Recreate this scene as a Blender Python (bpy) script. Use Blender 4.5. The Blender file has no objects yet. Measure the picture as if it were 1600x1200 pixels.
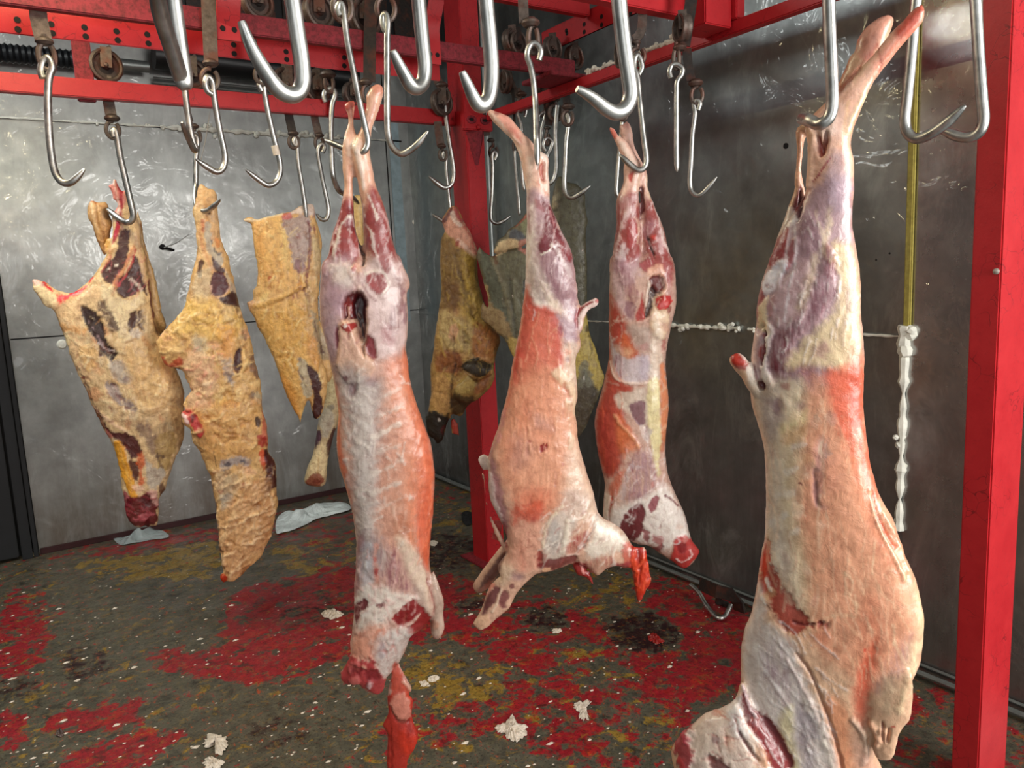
import bpy, bmesh, math, random
import numpy as np
from mathutils import Vector, Matrix
from mathutils.geometry import delaunay_2d_cdt
random.seed(7)
rng = np.random.default_rng(7)
scene = bpy.context.scene
COL = scene.collection

# ------------------------------------------------------------------ camera
FOC = 1199.0
PITCH, ROLL, YAW = [math.radians(a) for a in (8.33, -2.65, 56.6)]
CAM = np.array([0.0, 0.0, 1.6])
Fw = np.array([math.cos(PITCH)*math.cos(YAW), math.cos(PITCH)*math.sin(YAW), -math.sin(PITCH)])
_r = np.array([math.sin(YAW), -math.cos(YAW), 0.0]); _u = np.cross(_r, Fw)
Rt = math.cos(ROLL)*_r + math.sin(ROLL)*_u
Up = -math.sin(ROLL)*_r + math.cos(ROLL)*_u
cd = bpy.data.cameras.new('camera'); cam = bpy.data.objects.new('camera', cd); COL.objects.link(cam)
cd.sensor_width = 36.0; cd.lens = FOC/1600*36.0; cd.clip_start = 0.02
M = Matrix(((Rt[0], Up[0], -Fw[0], CAM[0]), (Rt[1], Up[1], -Fw[1], CAM[1]), (Rt[2], Up[2], -Fw[2], CAM[2]), (0, 0, 0, 1)))
cam.matrix_world = M
scene.camera = cam

# ------------------------------------------------------------------ light and exposure
vs = scene.view_settings
vs.view_transform = 'Standard'; vs.look = 'None'; vs.exposure = 0.0; vs.gamma = 1.0; vs.use_curve_mapping = False
world = bpy.data.worlds.new('world'); scene.world = world; world.use_nodes = True
wn = world.node_tree; wn.nodes.clear()
wo = wn.nodes.new('ShaderNodeOutputWorld'); wb = wn.nodes.new('ShaderNodeBackground')
wt = wn.nodes.new('ShaderNodeTexCoord'); wd = wn.nodes.new('ShaderNodeVectorMath'); wd.operation = 'DOT_PRODUCT'
wd.inputs[1].default_value = (0.55, -0.80, 0.25)
wr = wn.nodes.new('ShaderNodeValToRGB'); wm = wn.nodes.new('ShaderNodeMath'); wm.operation = 'MULTIPLY_ADD'
wm.inputs[1].default_value = 0.5; wm.inputs[2].default_value = 0.5
wr.color_ramp.elements[0].position = 0.2; wr.color_ramp.elements[0].color = (0.13, 0.135, 0.13, 1)
wr.color_ramp.elements[1].position = 0.95; wr.color_ramp.elements[1].color = (0.95, 0.97, 0.92, 1)
wn.links.new(wt.outputs['Generated'], wd.inputs[0]); wn.links.new(wd.outputs['Value'], wm.inputs[0])
wn.links.new(wm.outputs[0], wr.inputs[0]); wn.links.new(wr.outputs[0], wb.inputs['Color'])
wb.inputs['Strength'].default_value = 0.43
wn.links.new(wb.outputs[0], wo.inputs[0])

def area(name, loc, target, sx, sy, power, color):
    l = bpy.data.lights.new(name, 'AREA'); l.shape = 'RECTANGLE'; l.size = sx; l.size_y = sy
    l.energy = power; l.color = color
    o = bpy.data.objects.new(name, l); COL.objects.link(o); o.location = loc
    o.rotation_euler = (Vector(target)-Vector(loc)).to_track_quat('-Z', 'Y').to_euler()
    return o
# daylight through the loading door behind the camera, an added ceiling fill, and the shop's tube lamp over the rails
area('doorway_daylight', (2.35, -2.1, 2.0), (1.5, 2.6, 1.2), 2.2, 2.2, 205, (1.0, 0.97, 0.93))
area('doorway_sidelight', (-0.9, -1.6, 2.2), (1.2, 2.8, 1.0), 1.4, 1.6, 14, (0.97, 0.98, 1.0))
area('added_ceiling_fill', (-1.0, 3.9, 3.66), (-1.0, 3.9, 0), 1.5, 1.0, 60, (0.95, 1.0, 0.98))  # added panel light, out of view, to brighten the upper right wall
TUBE = (0.10, 2.45, 2.93)
tl = area('tube_lamp', TUBE, (0.10, 2.45, 0.0), 0.05, 1.7, 26, (1.0, 0.86, 0.52))

# ------------------------------------------------------------------ helpers
def ray(x, y):
    return Fw + Rt*((x-800)/FOC) - Up*((y-600)/FOC)
def onp(x, y, ax, v):
    d = ray(x, y); t = (v-CAM[ax])/d[ax]; return CAM + d*t
def proj(P):
    d = np.asarray(P) - CAM; z = d @ Fw
    return np.stack([800+FOC*(d @ Rt)/z, 600-FOC*(d @ Up)/z], -1)
class Frame:
    "vertical plane through the point seen at (ax, ay), at horizontal distance D, facing the camera"
    def __init__(s, ax, ay, D=None, y=None, x=None):
        if y is not None: p = onp(ax, ay, 1, y)
        elif x is not None: p = onp(ax, ay, 0, x)
        else:
            d = ray(ax, ay); p = CAM + d*(D/math.hypot(d[0], d[1]))
        s.o = p; h = CAM[:2]-p[:2]; s.D = float(np.hypot(*h)); h = h/s.D
        s.n = np.array([h[0], h[1], 0.0]); s.r = np.array([-h[1], h[0], 0.0])
        s.px = s.D/FOC
    def at(s, x, y, off=0.0):
        d = ray(x, y); t = ((s.o-CAM) @ s.n)/(d @ s.n); return CAM + d*t + s.n*off
    def ats(s, P):
        P = np.asarray(P, float)
        d = Fw[None] + Rt[None]*((P[:, :1]-800)/FOC) - Up[None]*((P[:, 1:2]-600)/FOC)
        t = ((s.o-CAM) @ s.n)/(d @ s.n); return CAM + d*t[:, None]
def pts(s):
    return [tuple(float(v) for v in q.split(',')) for q in s.split()]
def catmull(P, n=4, closed=False):
    P = np.asarray(P, float); m = len(P); out = []
    rngk = range(m) if closed else range(m-1)
    for i in rngk:
        if closed: a, b, c, d = P[(i-1) % m], P[i], P[(i+1) % m], P[(i+2) % m]
        else: a, b, c, d = P[max(i-1, 0)], P[i], P[i+1], P[min(i+2, m-1)]
        for k in range(n):
            t = k/n
            out.append(0.5*((2*b)+(-a+c)*t+(2*a-5*b+4*c-d)*t*t+(-a+3*b-3*c+d)*t**3))
    if not closed: out.append(P[-1])
    return np.array(out)
def lin(h):
    if isinstance(h, str):
        h = h.lstrip('#'); c = [int(h[i:i+2], 16)/255 for i in (0, 2, 4)]
    else: c = list(h)
    return np.array([v/12.92 if v <= 0.04045 else ((v+0.055)/1.055)**2.4 for v in c])

def newobj(name, me, mat=None, parent=None):
    o = bpy.data.objects.new(name, me); COL.objects.link(o)
    if mat is not None:
        me.materials.clear(); me.materials.append(mat)
    if parent is not None: o.parent = parent
    return o
def tag(o, label, cat, group=None):
    o['label'] = label; o['category'] = cat
    if group: o['group'] = group
    return o
def struct(o):
    o['kind'] = 'structure'; return o
def empty(name, loc=(0, 0, 0)):
    e = bpy.data.objects.new(name, None); COL.objects.link(e); e.location = Vector(loc); e.empty_display_size = 0.05
    return e
def childof(o, root):
    "parent keeping the world placement (roots are unrotated empties)"
    o.parent = root; o.matrix_parent_inverse = Matrix.Translation(-root.location); return o

class MB:
    def __init__(s): s.bm = bmesh.new()
    def box(s, a, b, bev=0.0):
        a = Vector(a); b = Vector(b); c = (a+b)/2; d = b-a
        r = bmesh.ops.create_cube(s.bm, size=1.0, matrix=Matrix.Translation(c) @ Matrix.Diagonal((d.x, d.y, d.z, 1)))
        if bev > 0:
            es = {e for v in r['verts'] for e in v.link_edges}
            bmesh.ops.bevel(s.bm, geom=list(es), offset=bev, segments=2, affect='EDGES')
        return s
    def tube(s, P, R, seg=10, cap=True, flat=None):
        "swept tube; R scalar or list; flat=(vector, ratio) squashes the section along a direction"
        P = [Vector(p) for p in P]; n = len(P)
        if not hasattr(R, '__len__'): R = [R]*n
        rings = []; up = None
        for i in range(n):
            t = (P[min(i+1, n-1)]-P[max(i-1, 0)]).normalized()
            if up is None:
                up = Vector((0, 0, 1)) if abs(t.z) < 0.9 else Vector((1, 0, 0))
            up = (up - t*up.dot(t)).normalized(); side = t.cross(up)
            ring = []
            for k in range(seg):
                a = 2*math.pi*k/seg
                o = (side*math.cos(a)+up*math.sin(a))*R[i]
                if flat is not None:
                    f = Vector(flat[0]).normalized(); o = o - f*o.dot(f)*(1-flat[1])
                ring.append(s.bm.verts.new(P[i]+o))
            rings.append(ring)
        for a, b in zip(rings, rings[1:]):
            for k in range(seg): s.bm.faces.new((a[k], a[(k+1) % seg], b[(k+1) % seg], b[k]))
        if cap:
            s.bm.faces.new(list(reversed(rings[0]))); s.bm.faces.new(rings[-1])
        return s
    def ring(s, c, ux, uy, rx, ry, r, n=24, seg=8, a0=0, a1=2*math.pi):
        c = Vector(c); ux = Vector(ux); uy = Vector(uy); full = abs(a1-a0-2*math.pi) < 1e-4
        P = [c + ux*(rx*math.cos(a0+(a1-a0)*k/n)) + uy*(ry*math.sin(a0+(a1-a0)*k/n)) for k in range(n+1)]
        return s.tube(P, r, seg, cap=not full)
    def lathe(s, c, axis, prof, n=32):
        "prof: list of (radius, along axis)"
        c = Vector(c); ax = Vector(axis).normalized()
        u = ax.orthogonal().normalized(); v = ax.cross(u); rings = []
        for r, h in prof:
            rings.append([s.bm.verts.new(c+ax*h+(u*math.cos(2*math.pi*k/n)+v*math.sin(2*math.pi*k/n))*max(r, 1e-4)) for k in range(n)])
        for a, b in zip(rings, rings[1:]):
            for k in range(n): s.bm.faces.new((a[k], a[(k+1) % n], b[(k+1) % n], b[k]))
        s.bm.faces.new(list(reversed(rings[0]))); s.bm.faces.new(rings[-1])
        return s
    def strap(s, P, nrm, w, t):
        "bent flat bar: centre line P, width w across, thickness t along nrm-ish"
        P = [Vector(p) for p in P]; n = len(P); rings = []
        N = Vector(nrm).normalized()
        for i in range(n):
            tg = (P[min(i+1, n-1)]-P[max(i-1, 0)]).normalized()
            side = tg.cross(N)
            if side.length < 0.05: side = tg.cross(Vector((0.3, 0.2, 1)))
            side.normalize(); nn = side.cross(tg).normalized()
            rings.append([s.bm.verts.new(P[i]+side*(w/2*a)+nn*(t/2*b)) for a, b in ((-1, -1), (1, -1), (1, 1), (-1, 1))])
        for a, b in zip(rings, rings[1:]):
            for k in range(4): s.bm.faces.new((a[k], a[(k+1) % 4], b[(k+1) % 4], b[k]))
        s.bm.faces.new(list(reversed(rings[0]))); s.bm.faces.new(rings[-1])
        return s
    def build(s, name, mat, parent=None, smooth=True, root=None):
        bmesh.ops.recalc_face_normals(s.bm, faces=s.bm.faces[:])
        me = bpy.data.meshes.new(name); s.bm.to_mesh(me); s.bm.free()
        if smooth:
            me.polygons.foreach_set('use_smooth', [True]*len(me.polygons))
            me.set_sharp_from_angle(angle=math.radians(38))
        o = newobj(name, me, mat)
        if parent is not None: childof(o, parent)
        return o

# ------------------------------------------------------------------ noise for meshes
def _hash(ix, iy, iz, seed):
    h = (ix*374761393 + iy*668265263 + iz*2147483647 + seed*144269504) & 0xFFFFFFFF
    h = ((h ^ (h >> 13))*1274126177) & 0xFFFFFFFF
    h = (h ^ (h >> 16)) & 0xFFFFFFFF
    return h.astype(np.float64)/4294967295.0
def vnoise(P, seed=0):
    P = np.asarray(P, float)
    i = np.floor(P).astype(np.int64); f = P-i; f = f*f*(3-2*f); r = 0
    for dx in (0, 1):
        wx = f[:, 0] if dx else 1-f[:, 0]
        for dy in (0, 1):
            wy = f[:, 1] if dy else 1-f[:, 1]
            for dz in (0, 1):
                wz = f[:, 2] if dz else 1-f[:, 2]
                r = r + wx*wy*wz*_hash(i[:, 0]+dx, i[:, 1]+dy, i[:, 2]+dz, seed)
    return r*2-1
def fbm(P, oct=4, seed=0):
    a = 1.0; t = 0; s = 0
    for k in range(oct):
        t = t + a*vnoise(P*(2.03**k)+17.3*k, seed+k); s += a; a *= 0.55
    return t/s*1.6
def fb2(X, Y, oct=3, seed=0):
    return fbm(np.stack([X, Y, np.full_like(X, seed*3.7)], -1), oct, seed)

# ------------------------------------------------------------------ painting of real surface colour, addressed where it lies on the piece
def wisps(box, n, col, w=1.6, L=26, ang=90, spread=25, a=.5, seed=1, h=.5):
    r_ = np.random.default_rng(seed); out = []; x0, y0, x1, y1 = box
    for k in range(n):
        x, y = r_.uniform(x0, x1), r_.uniform(y0, y1); t = math.radians(ang+r_.normal(0, spread)); l = L*r_.uniform(.4, 1.3)/2; c = r_.normal(0, l*.2)
        dx, dy = math.cos(t)*l, math.sin(t)*l
        out.append(('l', col, [(x-dx, y-dy), (x+c*dy/l, y-c*dx/l), (x+dx, y+dy)], a*float(r_.uniform(.4, 1)), 1.6, 1.5, h, 0, float(w*r_.uniform(.6, 1.6))))
    return out
def blobs(box, n, cols, r=(5, 12), a=.55, seed=1, h=0.0, asp=.55, ang=60):
    r_ = np.random.default_rng(seed); x0, y0, x1, y1 = box
    return [el(cols[int(r_.integers(0, len(cols)))], float(r_.uniform(x0, x1)), float(r_.uniform(y0, y1)), q, q*asp*float(r_.uniform(.7, 1.3)), a*float(r_.uniform(.5, 1.1)), 4, 5, h*float(r_.uniform(-1, 1)), ang+float(r_.normal(0, 25)))
            for q in [float(v) for v in r_.uniform(r[0], r[1], n)]]
def pg(col, s, a=1.0, f=4, r=3, h=0.0, st=0.0, sm=True): return ('p', col, pts(s), a, f, r, h, st, sm)
def ln(col, s, w, a=1.0, f=2, r=1.2, h=0.0, st=0.0): return ('l', col, pts(s), a, f, r, h, st, w)
def el(col, x, y, rx, ry, a=1.0, f=4, r=3, h=0.0, ang=0, st=0.0):
    t = math.radians(ang); P = []
    for k in range(10):
        q = 2*math.pi*k/10; u, v = rx*math.cos(q), ry*math.sin(q)
        P.append((x+u*math.cos(t)-v*math.sin(t), y+u*math.sin(t)+v*math.cos(t)))
    return ('p', col, P, a, f, r, h, st, True)
def seg_dist(Q, P, closed):
    d = np.full(len(Q), 1e9); m = len(P)
    for i in range(m if closed else m-1):
        a = P[i]; b = P[(i+1) % m]; ab = b-a; L = ab @ ab + 1e-9
        t = np.clip(((Q-a) @ ab)/L, 0, 1); e = Q-a-t[:, None]*ab
        d = np.minimum(d, e[:, 0]**2+e[:, 1]**2)
    return np.sqrt(d)
def inside(Q, P):
    c = np.zeros(len(Q), bool); m = len(P)
    for i in range(m):
        x1, y1 = P[i]; x2, y2 = P[(i+1) % m]
        if y1 == y2: continue
        k = ((y1 > Q[:, 1]) != (y2 > Q[:, 1])) & (Q[:, 0] < (x2-x1)*(Q[:, 1]-y1)/(y2-y1)+x1)
        c ^= k
    return c
def paint(Q, base, ops, sc=1.0):
    "Q: Nx2 addresses. returns colour (linear) and relief height"
    n = len(Q)
    n1 = fb2(Q[:, 0]/14, Q[:, 1]/14, 4, 1); n2 = fb2(Q[:, 0]/14, Q[:, 1]/14, 4, 9)
    fine = fb2(Q[:, 0]/5, Q[:, 1]/5, 2, 5)
    W = Q + np.stack([n1, n2], -1)*1.6
    C = np.tile(lin(base), (n, 1)); Hh = np.zeros(n)
    for op in ops:
        k, col, P, a, f, r, h, st, ex = op
        P = np.array(P)
        if k == 'p': P2 = catmull(P, 3, True) if ex else P; mg = f+abs(r)*1.5+1
        else: P2 = catmull(P, 3, False); mg = f+abs(r)*1.5+ex+1
        lo = P2.min(0)-mg; hi = P2.max(0)+mg
        idx = np.nonzero((W[:, 0] > lo[0]) & (W[:, 0] < hi[0]) & (W[:, 1] > lo[1]) & (W[:, 1] < hi[1]))[0]
        if len(idx) == 0: continue
        q = W[idx]
        if k == 'p':
            d = seg_dist(q, P2, True); d = np.where(inside(q, P2), -d, d)
        else:
            d = seg_dist(q, P2, False)-ex/2
        d = d + r*(0.7*n1[idx]+0.6*fine[idx])
        al = np.clip(0.5-d/((1.15 if f < 6 else 2.1)*max(f, .3)), 0, 1); al = al*al*(3-2*al)
        if h: Hh[idx] += h*al
        al = al*a
        if st:
            dx, dy = P[-1]-P[0] if k == 'l' else (0, 1)
            L = math.hypot(dx, dy); dx, dy = (dx/L, dy/L) if L > 0 else (0, 1)
            s_ = fb2((q[:, 0]*dy-q[:, 1]*dx)/2.6, (q[:, 0]*dx+q[:, 1]*dy)/30, 3, 21)
            al = al*np.clip(0.5+s_*st*1.4, 0, 1)
        if col is not None: C[idx] = C[idx]*(1-al[:, None])+lin(col)*al[:, None]
    return C, Hh

def inflate_piece(fr, poly, k=0.8, off=0.0, step=4.0, smooth=True, cap=None, lean=0.0):
    "closed solid whose outline is poly and whose section is elliptical; returns verts, faces"
    P = catmull(poly, 4, True) if smooth else np.array(poly, float)
    out = []                                           # resample outline
    m = len(P)
    for i in range(m):
        a, b = P[i], P[(i+1) % m]; L = np.hypot(*(b-a)); c = max(1, int(round(L/step)))
        for j in range(c): out.append(a+(b-a)*j/c)
    B = np.array(out); keep = [0]
    for i in range(1, len(B)):
        if np.hypot(*(B[i]-B[keep[-1]])) > step*0.45: keep.append(i)
    if np.hypot(*(B[keep[-1]]-B[0])) < step*0.45: keep.pop()
    B = B[keep]
    lo = B.min(0)-step; hi = B.max(0)+step
    gx = np.arange(lo[0], hi[0]+step, step); gy = np.arange(lo[1], hi[1]+step, step)
    X, Y = np.meshgrid(gx, gy); Q = np.stack([X.ravel(), Y.ravel()], -1)
    ins = inside(Q, B); ms = ins.reshape(X.shape); ds = seg_dist(Q, B, True).reshape(X.shape)
    h = np.zeros(X.shape); lam = 0.0 if cap is None else 1.0/(cap*cap)
    w = step; bx = np.minimum(ds, w)/w               # soft boundary
    for it in range(900):
        nb = np.zeros_like(h)
        nb[1:-1, 1:-1] = h[:-2, 1:-1]+h[2:, 1:-1]+h[1:-1, :-2]+h[1:-1, 2:]
        h2 = (nb + 2*step*step)/(4+lam*step*step)
        h2[~ms] = 0
        h = h2
    zg = np.sqrt(np.maximum(h, 0))*k
    ii = np.nonzero(ms & (ds > step*0.55))
    I = np.stack([X[ii], Y[ii]], -1); zi = zg[ii]
    V2 = [Vector(p) for p in np.vstack([B, I])]; nb_ = len(B)
    E = [(i, (i+1) % nb_) for i in range(nb_)]
    vo, eo, fo, ov, oe, of = delaunay_2d_cdt(V2, E, [], 1, 1e-4)
    P2 = np.array([tuple(v) for v in vo]); z = np.zeros(len(P2)); isb = np.ones(len(P2), bool)
    for i, o in enumerate(ov):
        for q in o:
            if q >= nb_: z[i] = zi[q-nb_]; isb[i] = False
            else: isb[i] = True; z[i] = 0; break
    W3 = fr.ats(P2) + fr.n*off
    if lean: W3 = W3 + fr.n*(lean*((P2[:, 1]-P2[:, 1].min())*fr.px))[:, None]
    front = W3 + fr.n*(z*fr.px)[:, None]; back = W3 - fr.n*(z*fr.px)[:, None]
    bi = np.full(len(P2), -1); ni = np.nonzero(~isb)[0]; bi[ni] = len(P2)+np.arange(len(ni)); bi[isb] = np.nonzero(isb)[0]
    V = np.vstack([front, back[ni]]); Fs = []
    for f in fo:
        f = list(f); Fs.append(f); Fs.append([int(bi[v]) for v in reversed(f)])
    return V, Fs

def flesh(name, fr, pieces, base, ops, mat, vox=None, rough=0.0, rscale=30.0, smooth_it=3, tubes=(), step=4.0, parent=None, stiff=None):
    vox = vox or fr.px*2.2
    AV = []; AF = []; n0 = 0
    for pc in pieces:
        d = dict(pc); poly = d.pop('p'); poly = pts(poly) if isinstance(poly, str) else poly
        V, Fs = inflate_piece(fr, poly, step=step, **d)
        AV.append(V); AF += [[v+n0 for v in f] for f in Fs]; n0 += len(V)
    for (P, R) in tubes:                               # px path with depth offset: (x, y, off), radius px
        mb = MB(); mb.tube([fr.at(x, y, o) for x, y, o in P], [r*fr.px for r in R], 12)
        mb.bm.verts.index_update()
        V = np.array([v.co[:] for v in mb.bm.verts]); Fs = [[v.index for v in f.verts] for f in mb.bm.faces]; mb.bm.free()
        AV.append(V); AF += [[v+n0 for v in f] for f in Fs]; n0 += len(V)
    V = np.vstack(AV); me = bpy.data.meshes.new('tmp'); me.from_pydata(V.tolist(), [], AF); me.validate()
    o = bpy.data.objects.new('tmp', me); COL.objects.link(o)
    md = o.modifiers.new('r', 'REMESH'); md.mode = 'VOXEL'; md.voxel_size = vox; md.adaptivity = 0
    dg = bpy.context.evaluated_depsgraph_get(); me2 = bpy.data.meshes.new_from_object(o.evaluated_get(dg))
    bpy.data.objects.remove(o); bpy.data.meshes.remove(me)
    n = len(me2.vertices); co = np.empty(n*3); me2.vertices.foreach_get('co', co); co = co.reshape(-1, 3)
    ed = np.empty(len(me2.edges)*2, int); me2.edges.foreach_get('vertices', ed); ed = ed.reshape(-1, 2)
    def lap(c, it, w=0.6):
        deg = np.bincount(ed[:, 0], minlength=n)+np.bincount(ed[:, 1], minlength=n)
        for _ in range(it):
            s_ = np.stack([np.bincount(ed[:, 0], c[ed[:, 1], j], n)+np.bincount(ed[:, 1], c[ed[:, 0], j], n) for j in range(3)], -1)
            c = c + w*(s_/np.maximum(deg, 1)[:, None]-c)
        return c
    co = lap(co, smooth_it)
    me2.vertices.foreach_set('co', co.ravel()); me2.update()
    nr = np.empty(n*3); me2.vertex_normals.foreach_get('vector', nr); nr = nr.reshape(-1, 3)
    Q = proj(co); C, H = paint(Q, base, ops)
    view = CAM-co; view /= np.linalg.norm(view, axis=1)[:, None]
    facing = np.clip((nr*view).sum(1)*1.6+0.2, 0, 1)
    disp = H*facing*0.0019
    if rough: disp = disp + fbm(co*rscale, 4, 3)*rough
    co = co + nr*disp[:, None]
    co = lap(co, 1, 0.35)
    me2.vertices.foreach_set('co', co.ravel())
    at = me2.color_attributes.new('Col', 'FLOAT_COLOR', 'POINT')
    at.data.foreach_set('color', np.hstack([C, np.ones((n, 1))]).ravel())
    me2.polygons.foreach_set('use_smooth', np.ones(len(me2.polygons), bool)); me2.update()
    me2.name = name
    ob = newobj(name, me2, mat)
    # origin at the middle of the piece
    c = (co.min(0)+co.max(0))/2
    me2.transform(Matrix.Translation(-Vector(c))); ob.location = Vector(c)
    if parent is not None: childof(ob, parent)
    return ob
# ------------------------------------------------------------------ materials
class NT:
    def __init__(s, name):
        s.m = bpy.data.materials.new(name); s.m.use_nodes = True; s.t = s.m.node_tree
        s.b = s.t.nodes['Principled BSDF']; s.tc = s.n('ShaderNodeTexCoord')
    def n(s, ty, **kw):
        x = s.t.nodes.new(ty)
        for k, v in kw.items(): setattr(x, k, v)
        return x
    def l(s, a, b): s.t.links.new(a, b)
    def noise(s, scale, detail=4, rough=0.55, vec=None, mapping=None, dist=0.0):
        x = s.n('ShaderNodeTexNoise'); x.inputs['Scale'].default_value = scale; x.inputs['Detail'].default_value = detail
        x.inputs['Roughness'].default_value = rough; x.inputs['Distortion'].default_value = dist
        v = vec or s.tc.outputs['Object']
        if mapping:
            mp = s.n('ShaderNodeMapping'); mp.inputs['Scale'].default_value = mapping; s.l(v, mp.inputs[0]); v = mp.outputs[0]
        s.l(v, x.inputs['Vector']); return x.outputs['Fac']
    def ramp(s, fac, stops):
        r = s.n('ShaderNodeValToRGB'); e = r.color_ramp.elements
        while len(e) < len(stops): e.new(0.5)
        for i, (p, c) in enumerate(stops):
            e[i].position = p
            c = lin(c) if isinstance(c, str) else ([c]*3 if not hasattr(c, '__len__') else c)
            e[i].color = (*c, 1)
        s.l(fac, r.inputs[0]); return r.outputs[0]
    def mix(s, f, a, b, mode='MIX'):
        x = s.n('ShaderNodeMix', data_type='RGBA', blend_type=mode)
        for inp, v in ((x.inputs[0], f), (x.inputs[6], a), (x.inputs[7], b)):
            if hasattr(v, 'type') and hasattr(v, 'is_linked'): s.l(v, inp)
            elif isinstance(v, str): inp.default_value = (*lin(v), 1)
            elif hasattr(v, '__len__'): inp.default_value = (*v, 1)
            else: inp.default_value = v
        return x.outputs[2]
    def math(s, op, a, b=0.0, c=0.0, clamp=False):
        x = s.n('ShaderNodeMath', operation=op); x.use_clamp = clamp
        for i, v in enumerate((a, b, c)):
            if hasattr(v, 'is_linked'): s.l(v, x.inputs[i])
            else: x.inputs[i].default_value = v
        return x.outputs[0]
    def bump(s, h, strength, dist, prev=None):
        x = s.n('ShaderNodeBump'); x.inputs['Strength'].default_value = strength; x.inputs['Distance'].default_value = dist
        s.l(h, x.inputs['Height'])
        if prev is not None: s.l(prev, x.inputs['Normal'])
        return x.outputs[0]
    def done(s, color=None, rough=None, normal=None, metal=None, spec=None, **kw):
        for k, v in (('Base Color', color), ('Roughness', rough), ('Normal', normal), ('Metallic', metal), ('Specular IOR Level', spec)):
            if v is None: continue
            i = s.b.inputs[k]
            if hasattr(v, 'is_linked'): s.l(v, i)
            elif k == 'Base Color': i.default_value = (*(lin(v) if isinstance(v, str) else v), 1)
            else: i.default_value = v
        for k, v in kw.items(): s.b.inputs[k].default_value = v
        return s.m

def m_flesh(name, rough=(0.28, 0.5), bump=1.0, sss=0.0, streak=(1, 1, 0.18), coat=0.15, sat=1.0, val=1.0, mot=1.0, fine=0.6, fs=48):
    t = NT(name); at = t.n('ShaderNodeAttribute', attribute_name='Col')
    n1 = t.noise(38, 7, 0.68, dist=0.5); n2 = t.noise(70, 4, 0.6, mapping=streak, dist=0.6)
    c = t.mix(1.0, at.outputs['Color'], t.ramp(n1, [(0.30, [1-(1-v)*mot for v in (0.62, 0.50, 0.48)]), (0.50, (1, 1, 1)), (0.72, [1+(v-1)*mot for v in (1.28, 1.30, 1.34)])]), 'MULTIPLY')
    hs = t.n('ShaderNodeHueSaturation'); hs.inputs['Saturation'].default_value = sat; hs.inputs['Value'].default_value = val; t.l(c, hs.inputs['Color']); c = hs.outputs[0]
    c = t.mix(0.5*mot, c, t.mix(1.0, c, t.ramp(n2, [(0.36, (0.72, 0.62, 0.6)), (0.64, (1.2, 1.2, 1.2))]), 'MULTIPLY'))
    r = t.ramp(t.noise(25, 4), [(0.3, rough[0]), (0.7, rough[1])])
    b = t.bump(n2, 0.22*bump, 0.003); b = t.bump(t.noise(fs, 6, 0.62, dist=0.6), fine*bump, 0.006, b)
    m = t.done(c, r, b, spec=0.5)
    t.b.inputs['Coat Weight'].default_value = coat; t.b.inputs['Coat Roughness'].default_value = 0.22
    if sss:
        t.b.inputs['Subsurface Weight'].default_value = sss; t.b.inputs['Subsurface Radius'].default_value = (0.012, 0.004, 0.002)
        t.b.inputs['Subsurface Scale'].default_value = 1.0
    return m
M_LAMB = m_flesh('lamb_flesh', rough=(0.22, 0.42), coat=0.35, sat=1.02, val=1.03, mot=0.6, fine=0.34, sss=0.06); M_BEEF = m_flesh('beef_fat', rough=(0.3, 0.5), bump=1.5, coat=0.2, sat=1.04, val=1.2, mot=.8, fine=1.0, fs=24)
M_SKIN = m_flesh('scalded_skin', rough=(0.35, 0.65), bump=1.3, coat=0.1)
M_WET = m_flesh('wet_blood_tissue', rough=(0.15, 0.35), bump=1.6, coat=0.5)

def m_steel(name, col=0.42, rough=(0.26, 0.44), wave=0.25, tint=(1, 1, 1), wdist=0.02, ws=3.0, dirt='4a3a30', dirtz=0.6):
    t = NT(name); w = t.noise(ws, 2, 0.5, dist=0.8); s2 = t.noise(9, 5, 0.6)
    s3 = t.noise(6, 6, 0.7, mapping=(1, 1, 0.15))
    base = np.array(tint)*col
    c = t.mix(t.ramp(s2, [(0.35, 0.0), (0.7, 1.0)]), base*0.82, base*1.12)
    c = t.mix(t.ramp(s3, [(0.5, 0.0), (0.8, 0.35)]), c, base*0.6)
    # splashed grime near the floor
    sp = t.n('ShaderNodeSeparateXYZ'); g = t.n('ShaderNodeNewGeometry'); t.l(g.outputs['Position'], sp.inputs[0])
    gz = t.math('MULTIPLY_ADD', sp.outputs['Z'], -1.0/dirtz, 1.25, clamp=True)
    gz = t.math('MULTIPLY', gz, t.ramp(s3, [(0.3, 0.25), (0.7, 0.9)]), clamp=True)
    c = t.mix(gz, c, dirt)
    refl_streaks = t.noise(5, 7, 0.7, mapping=(1, 1, 0.35), dist=1.0)
    c = t.mix(t.ramp(refl_streaks, [(0.52, 0.0), (0.72, 0.5 if col < .4 else 0.22)]), c, np.minimum(base*1.9, 0.8))  # pale streaks mixed into the steel colour in place of wavy reflections
    r = t.ramp(t.noise(4, 5, 0.65), [(0.3, rough[0]), (0.7, rough[1])])
    b = t.bump(w, wave*0.5, wdist)
    cb = t.bump(t.noise(ws*1.6, 3, 0.5, dist=1.2), 0.55, wdist*2.2)
    t.l(cb, t.b.inputs['Coat Normal']); t.b.inputs['Coat Weight'].default_value = 0.7; t.b.inputs['Coat Roughness'].default_value = 0.07
    me = t.math('SUBTRACT', 0.95, t.math('MULTIPLY', gz, 0.5))
    return t.done(c, r, b, metal=me)
M_STEEL_L = m_steel('galvanised_steel', 0.42, (0.36, 0.46), 0.3, (0.97, 1.0, 0.97), dirt='6a5a4c')
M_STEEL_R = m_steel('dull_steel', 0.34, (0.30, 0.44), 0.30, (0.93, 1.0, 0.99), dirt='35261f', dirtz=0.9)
M_STEEL_R2 = m_steel('polished_steel', 0.40, (0.20, 0.32), 0.30, (1.0, 0.97, 0.95), dirt='4a3028', dirtz=0.9)

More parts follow.
